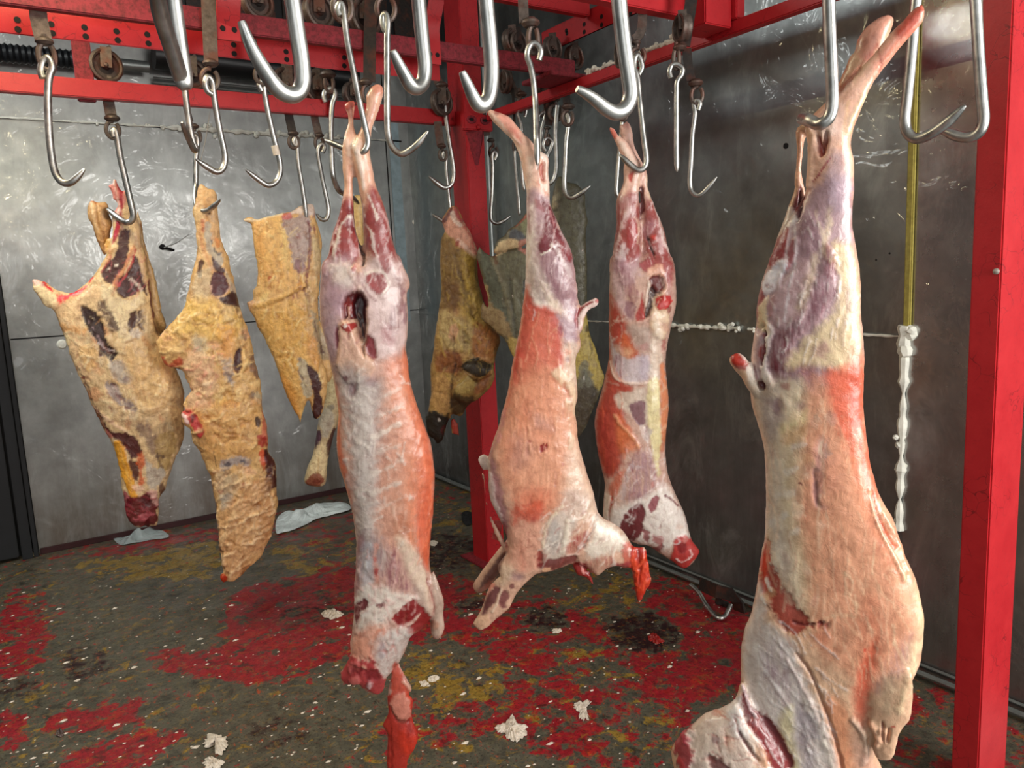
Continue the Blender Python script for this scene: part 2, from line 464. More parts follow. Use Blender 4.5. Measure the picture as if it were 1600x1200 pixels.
def m_red(name, a, b, rough=0.4, rust=0.5):
    t = NT(name); n = t.noise(14, 6, 0.65); n2 = t.noise(70, 6, 0.7)
    c = t.mix(t.ramp(n, [(0.3, 0.0), (0.7, 1.0)]), a, b)
    c = t.mix(t.ramp(n2, [(0.60-0.12*rust, 0.0), (0.78, 0.9*rust)]), c, '5a1418')
    # crazed paint cracks
    v = t.n('ShaderNodeTexVoronoi', feature='DISTANCE_TO_EDGE'); v.inputs['Scale'].default_value = 16
    mp = t.n('ShaderNodeMapping'); mp.inputs['Scale'].default_value = (1, 1, 1.3)
    ad = t.n('ShaderNodeVectorMath', operation='ADD'); nz = t.n('ShaderNodeTexNoise'); nz.inputs['Scale'].default_value = 12
    t.l(t.tc.outputs['Object'], nz.inputs['Vector']); t.l(t.tc.outputs['Object'], ad.inputs[0])
    sc = t.n('ShaderNodeVectorMath', operation='SCALE'); sc.inputs['Scale'].default_value = 0.12
    t.l(nz.outputs['Color'], sc.inputs[0]); t.l(sc.outputs[0], ad.inputs[1]); t.l(ad.outputs[0], v.inputs['Vector'])
    cr = t.math('LESS_THAN', v.outputs['Distance'], 0.012); msk = t.ramp(t.noise(5, 2), [(0.5, 0.0), (0.56, 1.0)])
    c = t.mix(t.math('MULTIPLY', t.math('MULTIPLY', cr, msk), 0.55), c, '4a0c12')
    return t.done(c, rough, t.bump(n2, 0.25, 0.003))
M_RED = m_red('red_paint', 'b81c25', 'c6282e', 0.42, 0.35)
M_REDW = m_red('worn_red_paint', '8c2430', 'a02c3a', 0.65, 1.5)
def m_rust(name, a='4a3a32', b='6b5446', metal=0.5):
    t = NT(name); n = t.noise(60, 6, 0.7)
    c = t.mix(t.ramp(n, [(0.3, 0.0), (0.7, 1.0)]), a, b); c = t.mix(t.ramp(t.noise(18, 3), [(0.5, 0.0), (0.7, 0.7)]), c, '6e3c2c')
    return t.done(c, 0.5, t.bump(n, 0.4, 0.002), metal)
M_RUST = m_rust('greasy_rusty_iron', '4a403a', '766860'); M_IRON = m_rust('dark_iron', '2c2826', '423a36')
def m_hook(name):
    t = NT(name); n = t.noise(35, 5, 0.6)
    c = t.mix(t.ramp(n, [(0.35, 0.0), (0.75, 1.0)]), 'a8a9a6', 'dcdbd6')
    return t.done(c, t.ramp(n, [(0.3, 0.30), (0.7, 0.46)]), t.bump(n, 0.06, 0.001), 1.0)
M_HOOK = m_hook('stainless_hook')
def m_plain(name, col, rough=0.5, metal=0.0, nz=20, amt=0.2, bump=0.2, bd=0.003):
    t = NT(name); n = t.noise(nz, 5, 0.6)
    c = t.mix(t.ramp(n, [(0.3, 0.0), (0.7, 1.0)]), lin(col)*(1-amt), lin(col)*(1+amt))
    return t.done(c, rough, t.bump(n, bump, bd), metal)
M_BLACK = m_plain('black_door_paint', '14161a', 0.45)
M_FOAM = m_plain('expanding_foam', 'efeee2', 0.75, bump=0.6)
M_FOAMY = m_plain('aged_yellow_foam', 'a89a4c', 0.8, nz=60, bump=0.6)
M_BLUE = m_plain('blue_grey_seam_tape', '9fb4bc', 0.5, 0.0)
M_PIPE = m_plain('grey_pipe_metal', '8f9492', 0.4, 0.7)
M_PIPEB = m_plain('black_pipe_rubber', '15171a', 0.4)
M_PLASTIC = m_plain('white_plastic_film', 'e6efee', 0.3, nz=13, amt=0.08, bump=0.9, bd=0.03)
def m_clear():
    t = NT('clear_plastic_film'); t.done('cfdcdc', 0.15, t.bump(t.noise(40, 4), 0.6, 0.01)); t.b.inputs['Alpha'].default_value = 0.45
    return t.m
M_CLEAR = m_clear()
M_SCRAP = m_plain('fat_scrap', 'dccfc0', 0.45, nz=90, amt=0.15, bump=0.6)
M_SCRAPR = m_plain('meat_scrap', '9a1c18', 0.35, nz=90, amt=0.3, bump=0.6)
M_HOLE = m_plain('dark_hole', '0c0708', 0.8)
M_BOLT = m_plain('pale_bolt', 'b9b2a8', 0.45, 0.4)
M_CEIL = m_plain('ceiling_panel', 'b4b8b4', 0.6)
# ------------------------------------------------------------------ room shell
XR, YL = 2.76, 5.47          # right wall plane, left wall plane
def plain(name, V, Fs, mat, kind=True):
    me = bpy.data.meshes.new(name); me.from_pydata([tuple(v) for v in V], [], Fs); me.update()
    o = newobj(name, me, mat)
    if kind: struct(o)
    return o

# floor with painted-on weights of red, ochre, blood (addressed on the floor itself)
def make_floor():
    s = 0.02; xs = np.arange(-2.4, 3.0, s); ys = np.arange(0.9, 5.8, s)
    X, Y = np.meshgrid(xs, ys); P = np.stack([X.ravel(), Y.ravel(), np.zeros(X.size)], -1)
    Q = proj(P)
    red = '%s'
    K = ['000000']
    def chan(c): return {'r': (1, 0, 0), 'y': (0, 1, 0), 'b': (0, 0, 1), 'k': (0, 0, 0), 'o': (.7, .45, 0), 'rb': (.75, 0, .6), 'dy': (0, .55, .1), 'dr': (.55, 0, .15)}[c]
    R = [
     ('dr', '60,870 190,838 440,800 560,780 700,760 760,790 700,830 560,850 440,850 300,850 180,868 100,880', .85, 12),
     ('r', '150,862 260,838 340,830 330,850 240,870 190,880', .7, 8),
     ('y', '120,880 240,862 330,845 345,900 300,905 200,910 140,900', 1, 8),
     ('y', '430,850 520,848 560,880 480,905 430,880', .8, 8), ('o', '430,830 520,835 555,870 480,880', .6, 10),
     ('y', '560,860 650,840 740,860 730,890 600,900', .5, 14), ('dy', '640,780 760,800 760,870 640,860', .7, 16),
     ('k', '0,870 200,905 340,915 420,880 440,920 300,960 220,1000 60,930 0,900', 1, 10),
     ('dr', '0,940 60,920 95,960 80,1000 70,1030 0,1060', 1, 10),
     ('r', '0,960 50,950 70,990 60,1040 0,1060', .8, 10),
     ('r', '360,930 450,905 560,880 700,900 760,930 720,980 560,1020 480,1055 380,1075 280,1060 230,1020 340,1010', 1, 12),
     ('rb', '420,960 470,930 560,925 560,960 480,985', .8, 8),
     ('r', '70,1140 120,1105 200,1095 310,1080 300,1110 220,1130 150,1145', 1, 8),
     ('r', '0,1118 40,1120 40,1160 0,1170', 1, 6),
     ('r', '90,1200 180,1150 300,1140 250,1170 200,1210', 1, 8),
     ('r', '560,920 700,930 800,940 900,920 1000,900 1060,905 1180,945 1180,1050 1080,1110 900,1080 820,1060 700,1000 600,1000', .85, 14),
     ('r', '860,950 1000,930 1150,950 1160,1080 1000,1060 880,1010', .8, 14),
     ('r', '760,1060 900,1070 1060,1060 1080,1120 1060,1200 900,1200 760,1150 650,1160 680,1100', .75, 14),
     ('b', '950,960 1020,955 1060,990 1040,1020 960,1010', 1, 10), ('b', '740,930 800,940 770,960 700,950', .8, 8),
     ('b', '820,955 870,950 890,975 830,985', .8, 8), ('b', '600,820 740,840 750,880 640,900 560,890', .8, 14),
     ('y', '630,1020 700,1030 780,1050 770,1090 700,1110 650,1090', .9, 12),
     ('o', '560,1130 700,1090 760,1120 700,1180 560,1190', .6, 12), ('y', '890,1000 960,1010 1000,1060 930,1080 870,1040', .5, 12),
     ('dy', '900,880 1000,900 1000,960 880,950', .7, 12), ('dy', '960,1090 1060,1120 1060,1200 940,1180', .5, 14),
     ('k', '240,1060 330,1060 420,1075 500,1080 560,1050 600,1100 560,1190 420,1150 300,1140 220,1120', .9, 10),
     ('dr', '1380,1060 1500,1080 1600,1130 1600,1200 1380,1200', 1, 12), ('dy', '1440,1120 1500,1130 1490,1180 1430,1170', .6, 10),
     ('b', '80,1030 140,1010 180,1040 120,1070', .7, 10), ('b', '0,1065 60,1060 60,1090 0,1090', .6, 8),
     ('b', '380,1130 460,1120 480,1160 400,1170', .6, 8),
    ]
    ops = [('p', chan(c), pts(s_), a, f, 9, 0, 0, True) for c, s_, a, f in R]
    import builtins
    global lin
    l0 = lin; lin = lambda c: (np.array(c, float) if not isinstance(c, str) else l0(c))
    C, _ = paint(Q, (0.06, 0.03, 0.04), ops)
    lin = l0
    out = (Q[:, 0] < -60) | (Q[:, 0] > 1660) | (Q[:, 1] > 1260)
    n_ = fb2(P[:, 0]*1.2, P[:, 1]*1.2, 3, 4); C[out, 0] = np.clip(n_[out]*1.5+0.3, 0, 1); C[out, 1:] = 0.05
    C = np.clip(C, 0, 1); C[:, 0] *= .76; C[:, 1] *= .66
    nx, ny = len(xs), len(ys)
    idx = np.arange(nx*ny).reshape(ny, nx)
    Fs = np.stack([idx[:-1, :-1], idx[:-1, 1:], idx[1:, 1:], idx[1:, :-1]], -1).reshape(-1, 4)
    me = bpy.data.meshes.new('floor'); me.from_pydata(P.tolist(), [], Fs.tolist())
    at = me.color_attributes.new('Wt', 'FLOAT_COLOR', 'POINT')
    at.data.foreach_set('color', np.hstack([C, np.ones((len(P), 1))]).ravel())
    t = NT('painted_concrete'); a = t.n('ShaderNodeAttribute', attribute_name='Wt')
    sp = t.n('ShaderNodeSeparateColor'); t.l(a.outputs['Color'], sp.inputs[0])
    nA = t.noise(13, 8, 0.68, dist=0.3); nB = t.noise(38, 6, 0.7); nC = t.noise(9, 8, 0.7, dist=0.5)
    def mask(ch, n, k=3.4, w=0.10):
        v = t.math('ADD', ch, t.math('MULTIPLY', t.math('SUBTRACT', n, 0.5), k))
        return t.ramp(v, [(0.5-w, 0.0), (0.5+w, 1.0)])
    base = t.mix(t.ramp(nA, [(0.3, 0.0), (0.7, 1.0)]), '38352e', '646052')
    base = t.mix(t.ramp(nB, [(0.45, 0.0), (0.75, 0.6)]), base, '74705c')
    redc = t.mix(t.ramp(nB, [(0.35, 0.0), (0.7, 1.0)]), '7c121e', 'ac202c')
    redc = t.mix(t.ramp(nC, [(0.52, 0.0), (0.70, 0.7)]), redc, 'b82c16')
    c = t.mix(mask(sp.outputs[1], nC, 4.6), base, t.mix(t.ramp(nB, [(0.3, 0.0), (0.7, 1.0)]), '6e5418', 'a8883a'))
    c = t.mix(mask(sp.outputs[0], nA, 3.6), c, redc)
    c = t.mix(mask(sp.outputs[2], t.math('ADD', t.noise(17, 7, 0.7), -0.06), 3.6, 0.25), c, '2a0c12')
    # worn-through mottling of every layer: ochre and orange undercoat, black dirt
    c = t.mix(t.ramp(t.noise(24, 8, 0.72, dist=0.8), [(0.56, 0.0), (0.66, 0.75)]), c, '8c6c2c')
    c = t.mix(t.ramp(t.noise(31, 8, 0.72, mapping=(1.3, 1, 1), dist=0.8), [(0.58, 0.0), (0.66, 0.8)]), c, 'b8481e')
    c = t.mix(t.ramp(t.noise(15, 8, 0.75, dist=0.6), [(0.34, 0.8), (0.46, 0.0)]), c, '211c16')
    c = t.mix(t.ramp(t.noise(19, 8, 0.75, mapping=(1, 1.4, 1), dist=0.9), [(0.57, 0.0), (0.66, 0.75)]), c, '56543f')
    # flecks of grit and chipped paint
    c = t.mix(t.ramp(t.noise(120, 3, 0.6), [(0.33, 0.85), (0.43, 0.0)]), c, '17120f')
    v = t.n('ShaderNodeTexVoronoi'); v.inputs['Scale'].default_value = 42; v.inputs['Randomness'].default_value = 1
    t.l(t.tc.outputs['Object'], v.inputs['Vector'])
    spv = t.n('ShaderNodeSeparateColor'); t.l(v.outputs['Color'], spv.inputs[0])
    fl = t.math('MULTIPLY', t.math('LESS_THAN', v.outputs['Distance'], t.math('MULTIPLY', spv.outputs[1], 0.22)), t.math('GREATER_THAN', spv.outputs[0], 0.86))
    c = t.mix(fl, c, 'cfc4b4')
    r = t.ramp(t.noise(7, 6, 0.6), [(0.35, 0.28), (0.65, 0.60)])
    b = t.bump(nA, 0.35, 0.01); b = t.bump(nB, 0.4, 0.004, b)
    t.done(c, r, b, spec=0.4)
    struct(newobj('floor', me, t.m))
make_floor()

def wall_panel(name, a, b, z0, z1, mat, nrm, th=0.03):
    "solid wall slab between plan points a and b"
    a = np.array(a, float); b = np.array(b, float); n = np.array(nrm, float)*th
    V = [(*a, z0), (*b, z0), (*b, z1), (*a, z1)]
    V += [(p[0]-n[0], p[1]-n[1], p[2]) for p in V]
    return plain(name, V, [(0, 1, 2, 3), (7, 6, 5, 4), (0, 4, 5, 1), (1, 5, 6, 2), (2, 6, 7, 3), (3, 7, 4, 0)], mat)
wall_panel('wall_left', (0.035, YL), (XR, YL), 0, 3.7, M_STEEL_L, (0, -1))
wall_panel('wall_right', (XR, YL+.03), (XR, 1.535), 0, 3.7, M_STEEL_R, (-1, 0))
wall_panel('wall_near_right', (XR, 1.535), (XR, -1.2), 0, 3.7, M_STEEL_R2, (-1, 0))
wall_panel('wall_far_left', (-2.4, YL+.04), (0.035, YL+.04), 0, 3.7, M_BLACK, (0, -1))
plain('ceiling', [(-2.4, -0.2, 3.72), (2.8, -0.2, 3.72), (2.8, 5.6, 3.72), (-2.4, 5.6, 3.72), (-2.4, -0.2, 3.78), (2.8, -0.2, 3.78), (2.8, 5.6, 3.78), (-2.4, 5.6, 3.78)],
      [(3, 2, 1, 0), (4, 5, 6, 7), (0, 1, 5, 4), (1, 2, 6, 5), (2, 3, 7, 6), (3, 0, 4, 7)], M_CEIL)
# black door at the far left with its frame
mb = MB(); mb.box((-1.1, YL-0.05, 0.02), (-0.07, YL, 2.05), 0.004)
dr = struct(mb.build('door_1', M_BLACK))
mb = MB(); mb.box((-0.055, YL-0.07, 0.0), (0.0, YL-.002, 2.1), 0.004); mb.box((0.006, YL-0.055, 0), (0.030, YL-.002, 2.1), 0.003)
mb.build('door_frame', M_BLACK, dr)

def trim(n, mb, mat): return struct(mb.build('trim_%d' % n, mat))
def foam_line(mb, P, r, seed, blobs=0.35, dens=90, nrm=(0, -1, 0)):
    "squeezed-out bead with knobs, along the wall"
    rr = np.random.default_rng(seed); P = [Vector(p) for p in P]; L = sum((b-a).length for a, b in zip(P, P[1:]))
    n = max(8, int(L*dens)); out = []; R = []
    for i in range(n+1):
        t = i/n*(len(P)-1); k = min(int(t), len(P)-2); p = P[k].lerp(P[k+1], t-k)
        out.append(p+Vector((0, 0, 1))*float(rr.normal(0, r*.12))); R.append(float(r*(0.78+0.22*math.sin(i*.55+seed)+0.22*math.sin(i*1.31+2*seed)+.08*rr.normal())))
    mb.tube(out, R, 7)
    for i in range(int(n*blobs*0.5)):
        p = out[int(rr.integers(0, n))]; d = Vector((rr.normal(0, r), rr.normal(0, r), rr.normal(0, r*1.6)))
        s_ = float(r*rr.uniform(.6, 1.2))
        mb.lathe(p+d*.5, d if d.length > 1e-4 else (0, 0, 1), [(0, -s_), (s_*.7, -s_*.7), (s_, 0), (s_*.7, s_*.7), (0, s_)], 8)
mb = MB()
zt = 2.618
foam_line(mb, [(0.05, YL-.012, zt), (1.0, YL-.012, zt)], 0.008, 3, .2, 40)
foam_line(mb, [(1.0, YL-.012, zt), (2.2, YL-.012, zt-.004)], 0.017, 4, .9, 60)
foam_line(mb, [(2.2, YL-.012, zt), (2.6, YL-.012, zt)], 0.007, 5, .2, 40)
trim(1, mb, M_FOAM)
mb = MB(); mb.box((0.04, YL-.004, 1.332), (XR-.002, YL+.001, 1.340)); mb.box((0.04, YL-.006, zt-.006), (2.7, YL, zt+.004)); trim(2, mb, M_HOLE)
mb = MB(); mb.box((XR-.005, 1.54, 1.296), (XR+.002, YL-.002, 1.306)); trim(3, mb, M_PIPE)
mb = MB(); foam_line(mb, [(XR-.010, 2.85, 1.302), (XR-.010, 2.30, 1.300)], 0.011, 6, .9, 110); foam_line(mb, [(XR-.010, 2.25, 1.3), (XR-.010, 1.55, 1.298)], 0.006, 7, .2, 60)
foam_line(mb, [(XR-.006, 3.9, 1.304), (XR-.006, 3.1, 1.304)], 0.005, 8, .2, 60)
trim(4, mb, M_FOAM)
mb = MB(); foam_line(mb, [(XR-.008, 1.54, 1.32), (XR-.008, 1.545, 0.56)], 0.017, 9, .3, 60); foam_line(mb, [(XR-.008, 1.54, 1.34), (XR-.008, 1.55, 1.22)], 0.026, 19, .9, 80); trim(5, mb, M_FOAM)
mb = MB(); mb.box((XR-.016, 1.522, 1.32), (XR, 1.548, 3.3), .004); trim(6, mb, M_FOAMY)
mb = MB()
a = onp(606, 200, 1, YL); b = onp(622, 200, 1, YL); mb.box((a[0], YL-.006, 1.25), (b[0], YL, 2.75), .002)
trim(7, mb, M_BLUE)
mb = MB(); mb.box((a[0]-.03, YL-.003, 0.02), (a[0]-.022, YL, 3.2)); trim(8, mb, M_HOLE)
# skirting rails along both wall feet
mb = MB(); mb.tube([(XR-.03, YL-.03, .025), (XR-.03, 3.0, .025)], .016, 8); mb.tube([(XR-.03, 3.0, .03), (XR-.03, -.5, .03)], .011, 8); mb.tube([(XR-.012, 3.0, .055), (XR-.012, -.5, .055)], .006, 8)
o = mb.build('baseboard_right', M_PIPE); struct(o)
mb = MB(); mb.box((0.04, YL-.025, 0), (XR-.03, YL, .035), .004); o = mb.build('baseboard_left', m_plain('dark_red_kerb', '3a1214', .6)); struct(o)
# rivets and holes in the steel
mb = MB()
for (x, y) in ((1228, 228),): 
    p = onp(x, y, 0, XR); mb.lathe(p, (-1, 0, 0), [(0.012, 0), (0.012, .002), (0.0, .0025)], 16)
for (x, y) in ((1369, 406), (1390, 396)):
    p = onp(x, y, 0, XR); mb.lathe(p, (-1, 0, 0), [(0.004, 0), (0.003, .002), (0.0, .003)], 10)
trim(9, mb, M_HOLE)
mb = MB()
p = onp(650, 505, 1, YL); 
for (x, y, s_) in ((648, 347, .022), ):
    p = onp(x, y, 1, YL); mb.lathe(p, (0, -1, 0), [(s_, 0), (s_*.8, .008), (0, .012)], 14)
p = onp(97, 538, 1, YL); mb.lathe(p, (0, -1, 0), [(.03, 0), (.022, .01), (0, .014)], 12)
trim(10, mb, M_FOAM)
# hole with a stray wire on the left wall
mb = MB(); p = onp(254, 386, 1, YL-.004)
mb.lathe(p, (0, -1, 0), [(.02, 0), (.02, .004), (0, .006)], 9); mb.tube([onp(250, 386, 1, YL-.015), onp(262, 388, 1, YL-.03), onp(272, 391, 1, YL-.02)], .009, 6)
trim(11, mb, M_HOLE)
mb = MB(); mb.tube([onp(256, 387, 1, YL-.03), onp(275, 380, 1, YL-.06), onp(296, 366, 1, YL-.1)], .003, 5); o = mb.build('stray_wire', M_HOOK)
tag(o, 'short bright wire poking out of the hole in the left steel wall', 'wire')
# conduits up the corner behind the posts
for i, (x0, x1) in enumerate(((750, 762), (758, 770))):
    mb = MB(); q = onp(x0+2, 200, 0, XR-.05)
    mb.tube([(q[0], q[1], 3.3), (q[0], q[1], 1.62-.05*i)], .012, 8)
    o = mb.build('conduit_pipe', M_PIPE)
    tag(o, ['thin grey conduit running down the right wall, nearer the centre post', 'thin grey conduit beside the other one on the right wall, farther from the post'][i], 'pipe')
# pipes above the lower rail on the left wall
mb = MB(); z = onp(20, 84, 1, YL-.12)[2]
P = [Vector((x, YL-.12, z)) for x in np.linspace(-1.2, .66, 124)]
mb.tube(P, [.045+.010*(k % 2) for k in range(124)], 14)
o = mb.build('ribbed_hose', M_PIPEB); tag(o, 'ribbed black hose behind the red rails at the top left', 'hose')
mb = MB(); mb.tube([(0.62, YL-.12, z), (0.95, YL-.12, z)], .035, 12); childof(mb.build('hose_coupling', M_PIPE), o)
mb = MB(); z2 = onp(300, 92, 1, YL-.15)[2]; mb.tube([(0.98, YL-.15, z2), (2.3, YL-.15, z2-.02)], .085, 16)
o = mb.build('black_duct', M_PIPEB); tag(o, 'thick black pipe running along the left wall behind the perforated strip', 'pipe')
mb = MB(); mb.tube([(0.98, YL-.06, z2-.14), (2.5, YL-.06, z2-.16)], .012, 8); mb.tube([(0.98, YL-.06, z2-.115), (2.5, YL-.06, z2-.13)], .008, 8)
o = mb.build('cable_run', M_PIPE); tag(o, 'pair of thin grey cables just below the thick black pipe on the left wall', 'cable')
mb = MB(); mb.box((.3, YL-.5, 3.15), (2.62, YL-.1, 3.6), .02); o = mb.build('cooling_unit', M_PIPEB); tag(o, 'dark cooling unit high on the left wall behind the rails', 'cooling unit')
mb = MB(); g = .03
for k in range(12): mb.box((.36+k*.19, YL-.52, 3.18), (.50+k*.19, YL-.5, 3.57))
childof(mb.build('grille', M_IRON), o)

mb = MB(); mb.box((TUBE[0]-.07, TUBE[1]-.92, TUBE[2]+.03), (TUBE[0]+.07, TUBE[1]+.92, TUBE[2]+.10), .01)
for sy in (-.7, .7): mb.tube([(TUBE[0], TUBE[1]+sy, TUBE[2]+.09), (TUBE[0], TUBE[1]+sy, 3.72)], .008, 6)
o = mb.build('tube_light_fixture', M_PIPE); tag(o, 'long tube light fixture hung above the rails, out of view over the left side', 'light')
# ------------------------------------------------------------------ red steel frame
def beam(name, a, b, mat, label, cat='beam', bev=.004):
    mb = MB(); mb.box(a, b, bev); o = mb.build(name, mat); tag(o, label, cat); return o
ZR = (2.37, 2.412)
p1 = empty('frame_post', (2.145, 3.57, 0)); tag(p1, 'red steel corner post standing between the middle carcasses, footed on the floor', 'post')
mb = MB(); mb.box((2.09, 3.49, 0), (2.20, 3.65, 3.6), .004); mb.build('column', M_RED, p1)
mb = MB(); mb.box((2.03, 3.43, 0), (2.26, 3.70, .012), .003); mb.build('foot_plate', M_REDW, p1)
zz = 2.365
mb = MB(); mb.box((2.06, 3.455, zz-.045), (2.235, 3.488, zz+.035), .006); bt = mb.build('bolt_plate', M_RED, p1)
for k, xx in enumerate((2.105, 2.185)):
    mb = MB(); mb.ring((xx, 3.452, zz+.005), (1, 0, 0), (0, 0, 1), .022, .014, .007, 20, 6); mb.build('slot_rim', M_REDW, bt)
    mb = MB(); mb.lathe((xx, 3.4535, zz+.005), (0, 1, 0), [(.014, 0), (.014, .004)], 16); mb.build('slot', M_HOLE, bt)
mb = MB(); mb.lathe((2.145, 3.455, zz-.03), (0, -1, 0), [(.014, 0), (.014, .01), (.008, .016), (0, .017)], 6); mb.build('bolt', M_RED, bt)
V = [(2.10, 3.488, zz-.045), (2.19, 3.488, zz-.045), (2.145, 3.488, zz-.20), (2.10, 3.40, zz-.045), (2.19, 3.40, zz-.045)]
o = plain('gusset', [(2.09, 3.492, zz-.05), (2.20, 3.492, zz-.05), (2.155, 3.492, zz-.22), (2.135, 3.492, zz-.22), (2.13, 3.44, zz-.05), (2.16, 3.44, zz-.05)], [(0, 3, 2, 1), (0, 1, 5, 4), (4, 5, 2, 3), (0, 4, 3), (1, 2, 5)], M_REDW, False); childof(o, p1)
p2 = empty('frame_post', (2.27, 1.0, 0)); tag(p2, 'red steel post at the right edge, bright on one face with a pale bolt head', 'post')
mb = MB(); mb.box((2.19, .975, 0), (2.36, 1.05, 3.6), .004); mb.build('column', M_RED, p2)
mb = MB(); mb.box((2.15, .93, 0), (2.40, 1.09, .012), .003); mb.build('foot_plate', M_REDW, p2)
q = onp(1557, 424, 0, 2.19); mb = MB(); mb.lathe((2.19, q[1], q[2]), (-1, 0, 0), [(.008, 0), (.008, .004), (.005, .007), (0, .008)], 14); mb.build('bolt', M_BOLT, p2)
RB = 3.60
beam('hanging_rail', (-2.3, RB-.02, 2.364), (2.088, RB+.025, 2.436), M_RED, 'lower red hanging rail running from the left edge to the corner post')
RA = 2.78
beam('hanging_rail', (-2.3, RA-.015, 2.437), (2.235, RA+.02, 2.505), M_REDW, 'worn dark red overhead rail with wheeled trolleys, crossing in front of the corner post')
beam('side_rail', (2.195, 1.052, 2.368), (2.235, 3.452, 2.412), M_RED, 'low red side rail parallel to the right wall, with foam crumbs lying on it')
# plate under the joint
mb = MB(); mb.box((2.05, 2.70, 2.414), (2.24, 2.92, 2.432), .003); o = mb.build('joint_plate', M_REDW); tag(o, 'flat red plate under the joint of overhead rail and side rail', 'plate')
def holed_strip(name, ax, a0, a1, c, z0, z1, th, mat, label, holes):
    root = empty(name, ((a0+a1)/2, c, z0) if ax == 'x' else (c, (a0+a1)/2, z0)); tag(root, label, 'beam')
    mb = MB()
    if ax == 'x': mb.box((a0, c, z0), (a1, c+th, z1), .003); mb.box((a0, c, z1-.006), (a1, c+.05, z1), .002)
    else: mb.box((c, a0, z0), (c+th, a1, z1), .003); mb.box((c, a0, z1-.006), (c+.06, a1, z1), .002)
    mb.build('strip', mat, root)
    for (s_, zq) in holes:
        mb = MB(); p = (s_, c-.0008, zq) if ax == 'x' else (c-.0008, s_, zq)
        mb.lathe(p, (0, 1, 0) if ax == 'x' else (1, 0, 0), [(.0095, -.0005), (.0095, .001)], 14); mb.build('bolt_hole', M_HOLE, root)
    return root
SA = 2.90
zb = onp(320, 86, 1, SA)[2]; zt_ = zb+.13
hx = []
for (x, y) in ((27, 31), (28, 46), (80, 38), (82, 52), (132, 43), (134, 57), (182, 49), (184, 63), (230, 54), (232, 68), (365, 70), (366, 84), (447, 81), (448, 93), (538, 90), (538, 103), (628, 101), (628, 114)):
    p = onp(x, y, 1, SA); hx.append((p[0], p[2]))
xe = onp(688, 120, 1, SA)[0]
holed_strip('perforated_angle', 'x', -2.3, xe, SA, zb, zt_, .006, M_RED, 'bright red perforated angle strip with paired bolt holes below the overhead rail', hx)
# upper channel along the right side, and the cross beams that meet it
hz = []
for (x, y) in ((885, 48), (886, 52), (913, 38), (913, 50), (940, 26), (940, 39), (985, 8), (985, 21)):
    p = onp(x, y, 0, 2.2); hz.append((p[1], p[2]))
zd = [onp(906, 60, 0, 2.2)[2], onp(880, 38, 0, 2.2)[2]]
holed_strip('perforated_channel', 'y', 1.06, onp(846, 58, 0, 2.2)[1], 2.2, zd[0], zd[1]+.01, .006, M_RED, 'upper red perforated channel above the side rail, running towards the right post', hz)
zc = onp(1030, 22, 1, 1.97)[2]
beam('cross_beam', (-2.3, 1.95, zc), (2.19, 2.0, zc+.16), M_RED, 'red cross beam along the top edge that ends at the square bracket on the right')
ze = onp(840, 13, 1, 2.62)[2]
beam('cross_beam', (1.2, 2.60, ze), (2.19, 2.64, ze+.09), M_RED, 'short red beam at the top behind the near hooks, butting into the perforated channel')
# square bracket block on the side rail
a = onp(1124, 66, 0, 2.2); 
mb = MB(); mb.box((2.06, 1.86, 2.385), (2.19, 1.99, 2.62), .004); mb.box((2.191, 1.84, 2.413), (2.235, 2.01, zd[0]-.004), .004)
o = mb.build('rail_bracket', M_RED); tag(o, 'blocky red bracket where the cross beam meets the side rail', 'bracket')
# hanger brackets dropping from the roof to the overhead rail
def hanger(x0, x1, ytop, ybot, label):
    pa = onp(x0, ybot, 1, RA-.03); pb = onp(x1, ybot, 1, RA-.03); w = pb[0]-pa[0]; cx = (pa[0]+pb[0])/2
    root = empty('rail_hanger', (cx, RA, pa[2])); tag(root, label, 'bracket')
    z1 = onp((x0+x1)/2, ytop, 1, RA-.03)[2]; z0 = pa[2]
    mb = MB(); mb.strap([(cx, RA-.028, z0), (cx, RA-.028, z0+.08), (cx, RA-.028, z1-.015), (cx, RA-.045, z1+.02), (cx, RA-.075, z1+.07), (cx, RA-.08, z1+.2), (cx, RA-.08, 3.2)], (0, 1, 0), w, .01)
    mb.build('strap_plate', M_RED, root)
    for s_ in (-.25, .25):
        mb = MB(); mb.lathe((cx+s_*w, RA-.034, z0+.035), (0, 1, 0), [(.009, -.001), (.009, .001)], 14); mb.build('bolt_hole', M_HOLE, root)
hanger(340, 376, 34, 61, 'red hanger bracket with two holes dropping to the overhead rail, left of the middle')
hanger(667, 689, 40, 99, 'wide red hanger bracket crossing in front of the corner post')
# upright stub from lower rail (behind the strip)
q0 = onp(117, 100, 1, RB+.0)[0]; q1 = onp(146, 100, 1, RB)[0]
beam('rail_upright', (q0, RB+.027, 2.36), (q1, RB+.06, 3.3), M_REDW, 'short red upright rising behind the lower rail at the far left', 'post')
# foam crumbs on the side rail
mb = MB(); foam_line(mb, [(2.215, 2.66, 2.426), (2.215, 2.2, 2.426)], .009, 11, 1.8, 130)
foam_line(mb, [(2.215, 2.2, 2.424), (2.215, 2.02, 2.424)], .011, 12, 1.8, 130); foam_line(mb, [(2.215, 1.80, 2.416), (2.215, 1.1, 2.416)], .003, 13, .2, 60)
o = mb.build('foam_crumbs', M_FOAM); tag(o, 'crumbled pale foam lying along the top of the side rail', 'foam')

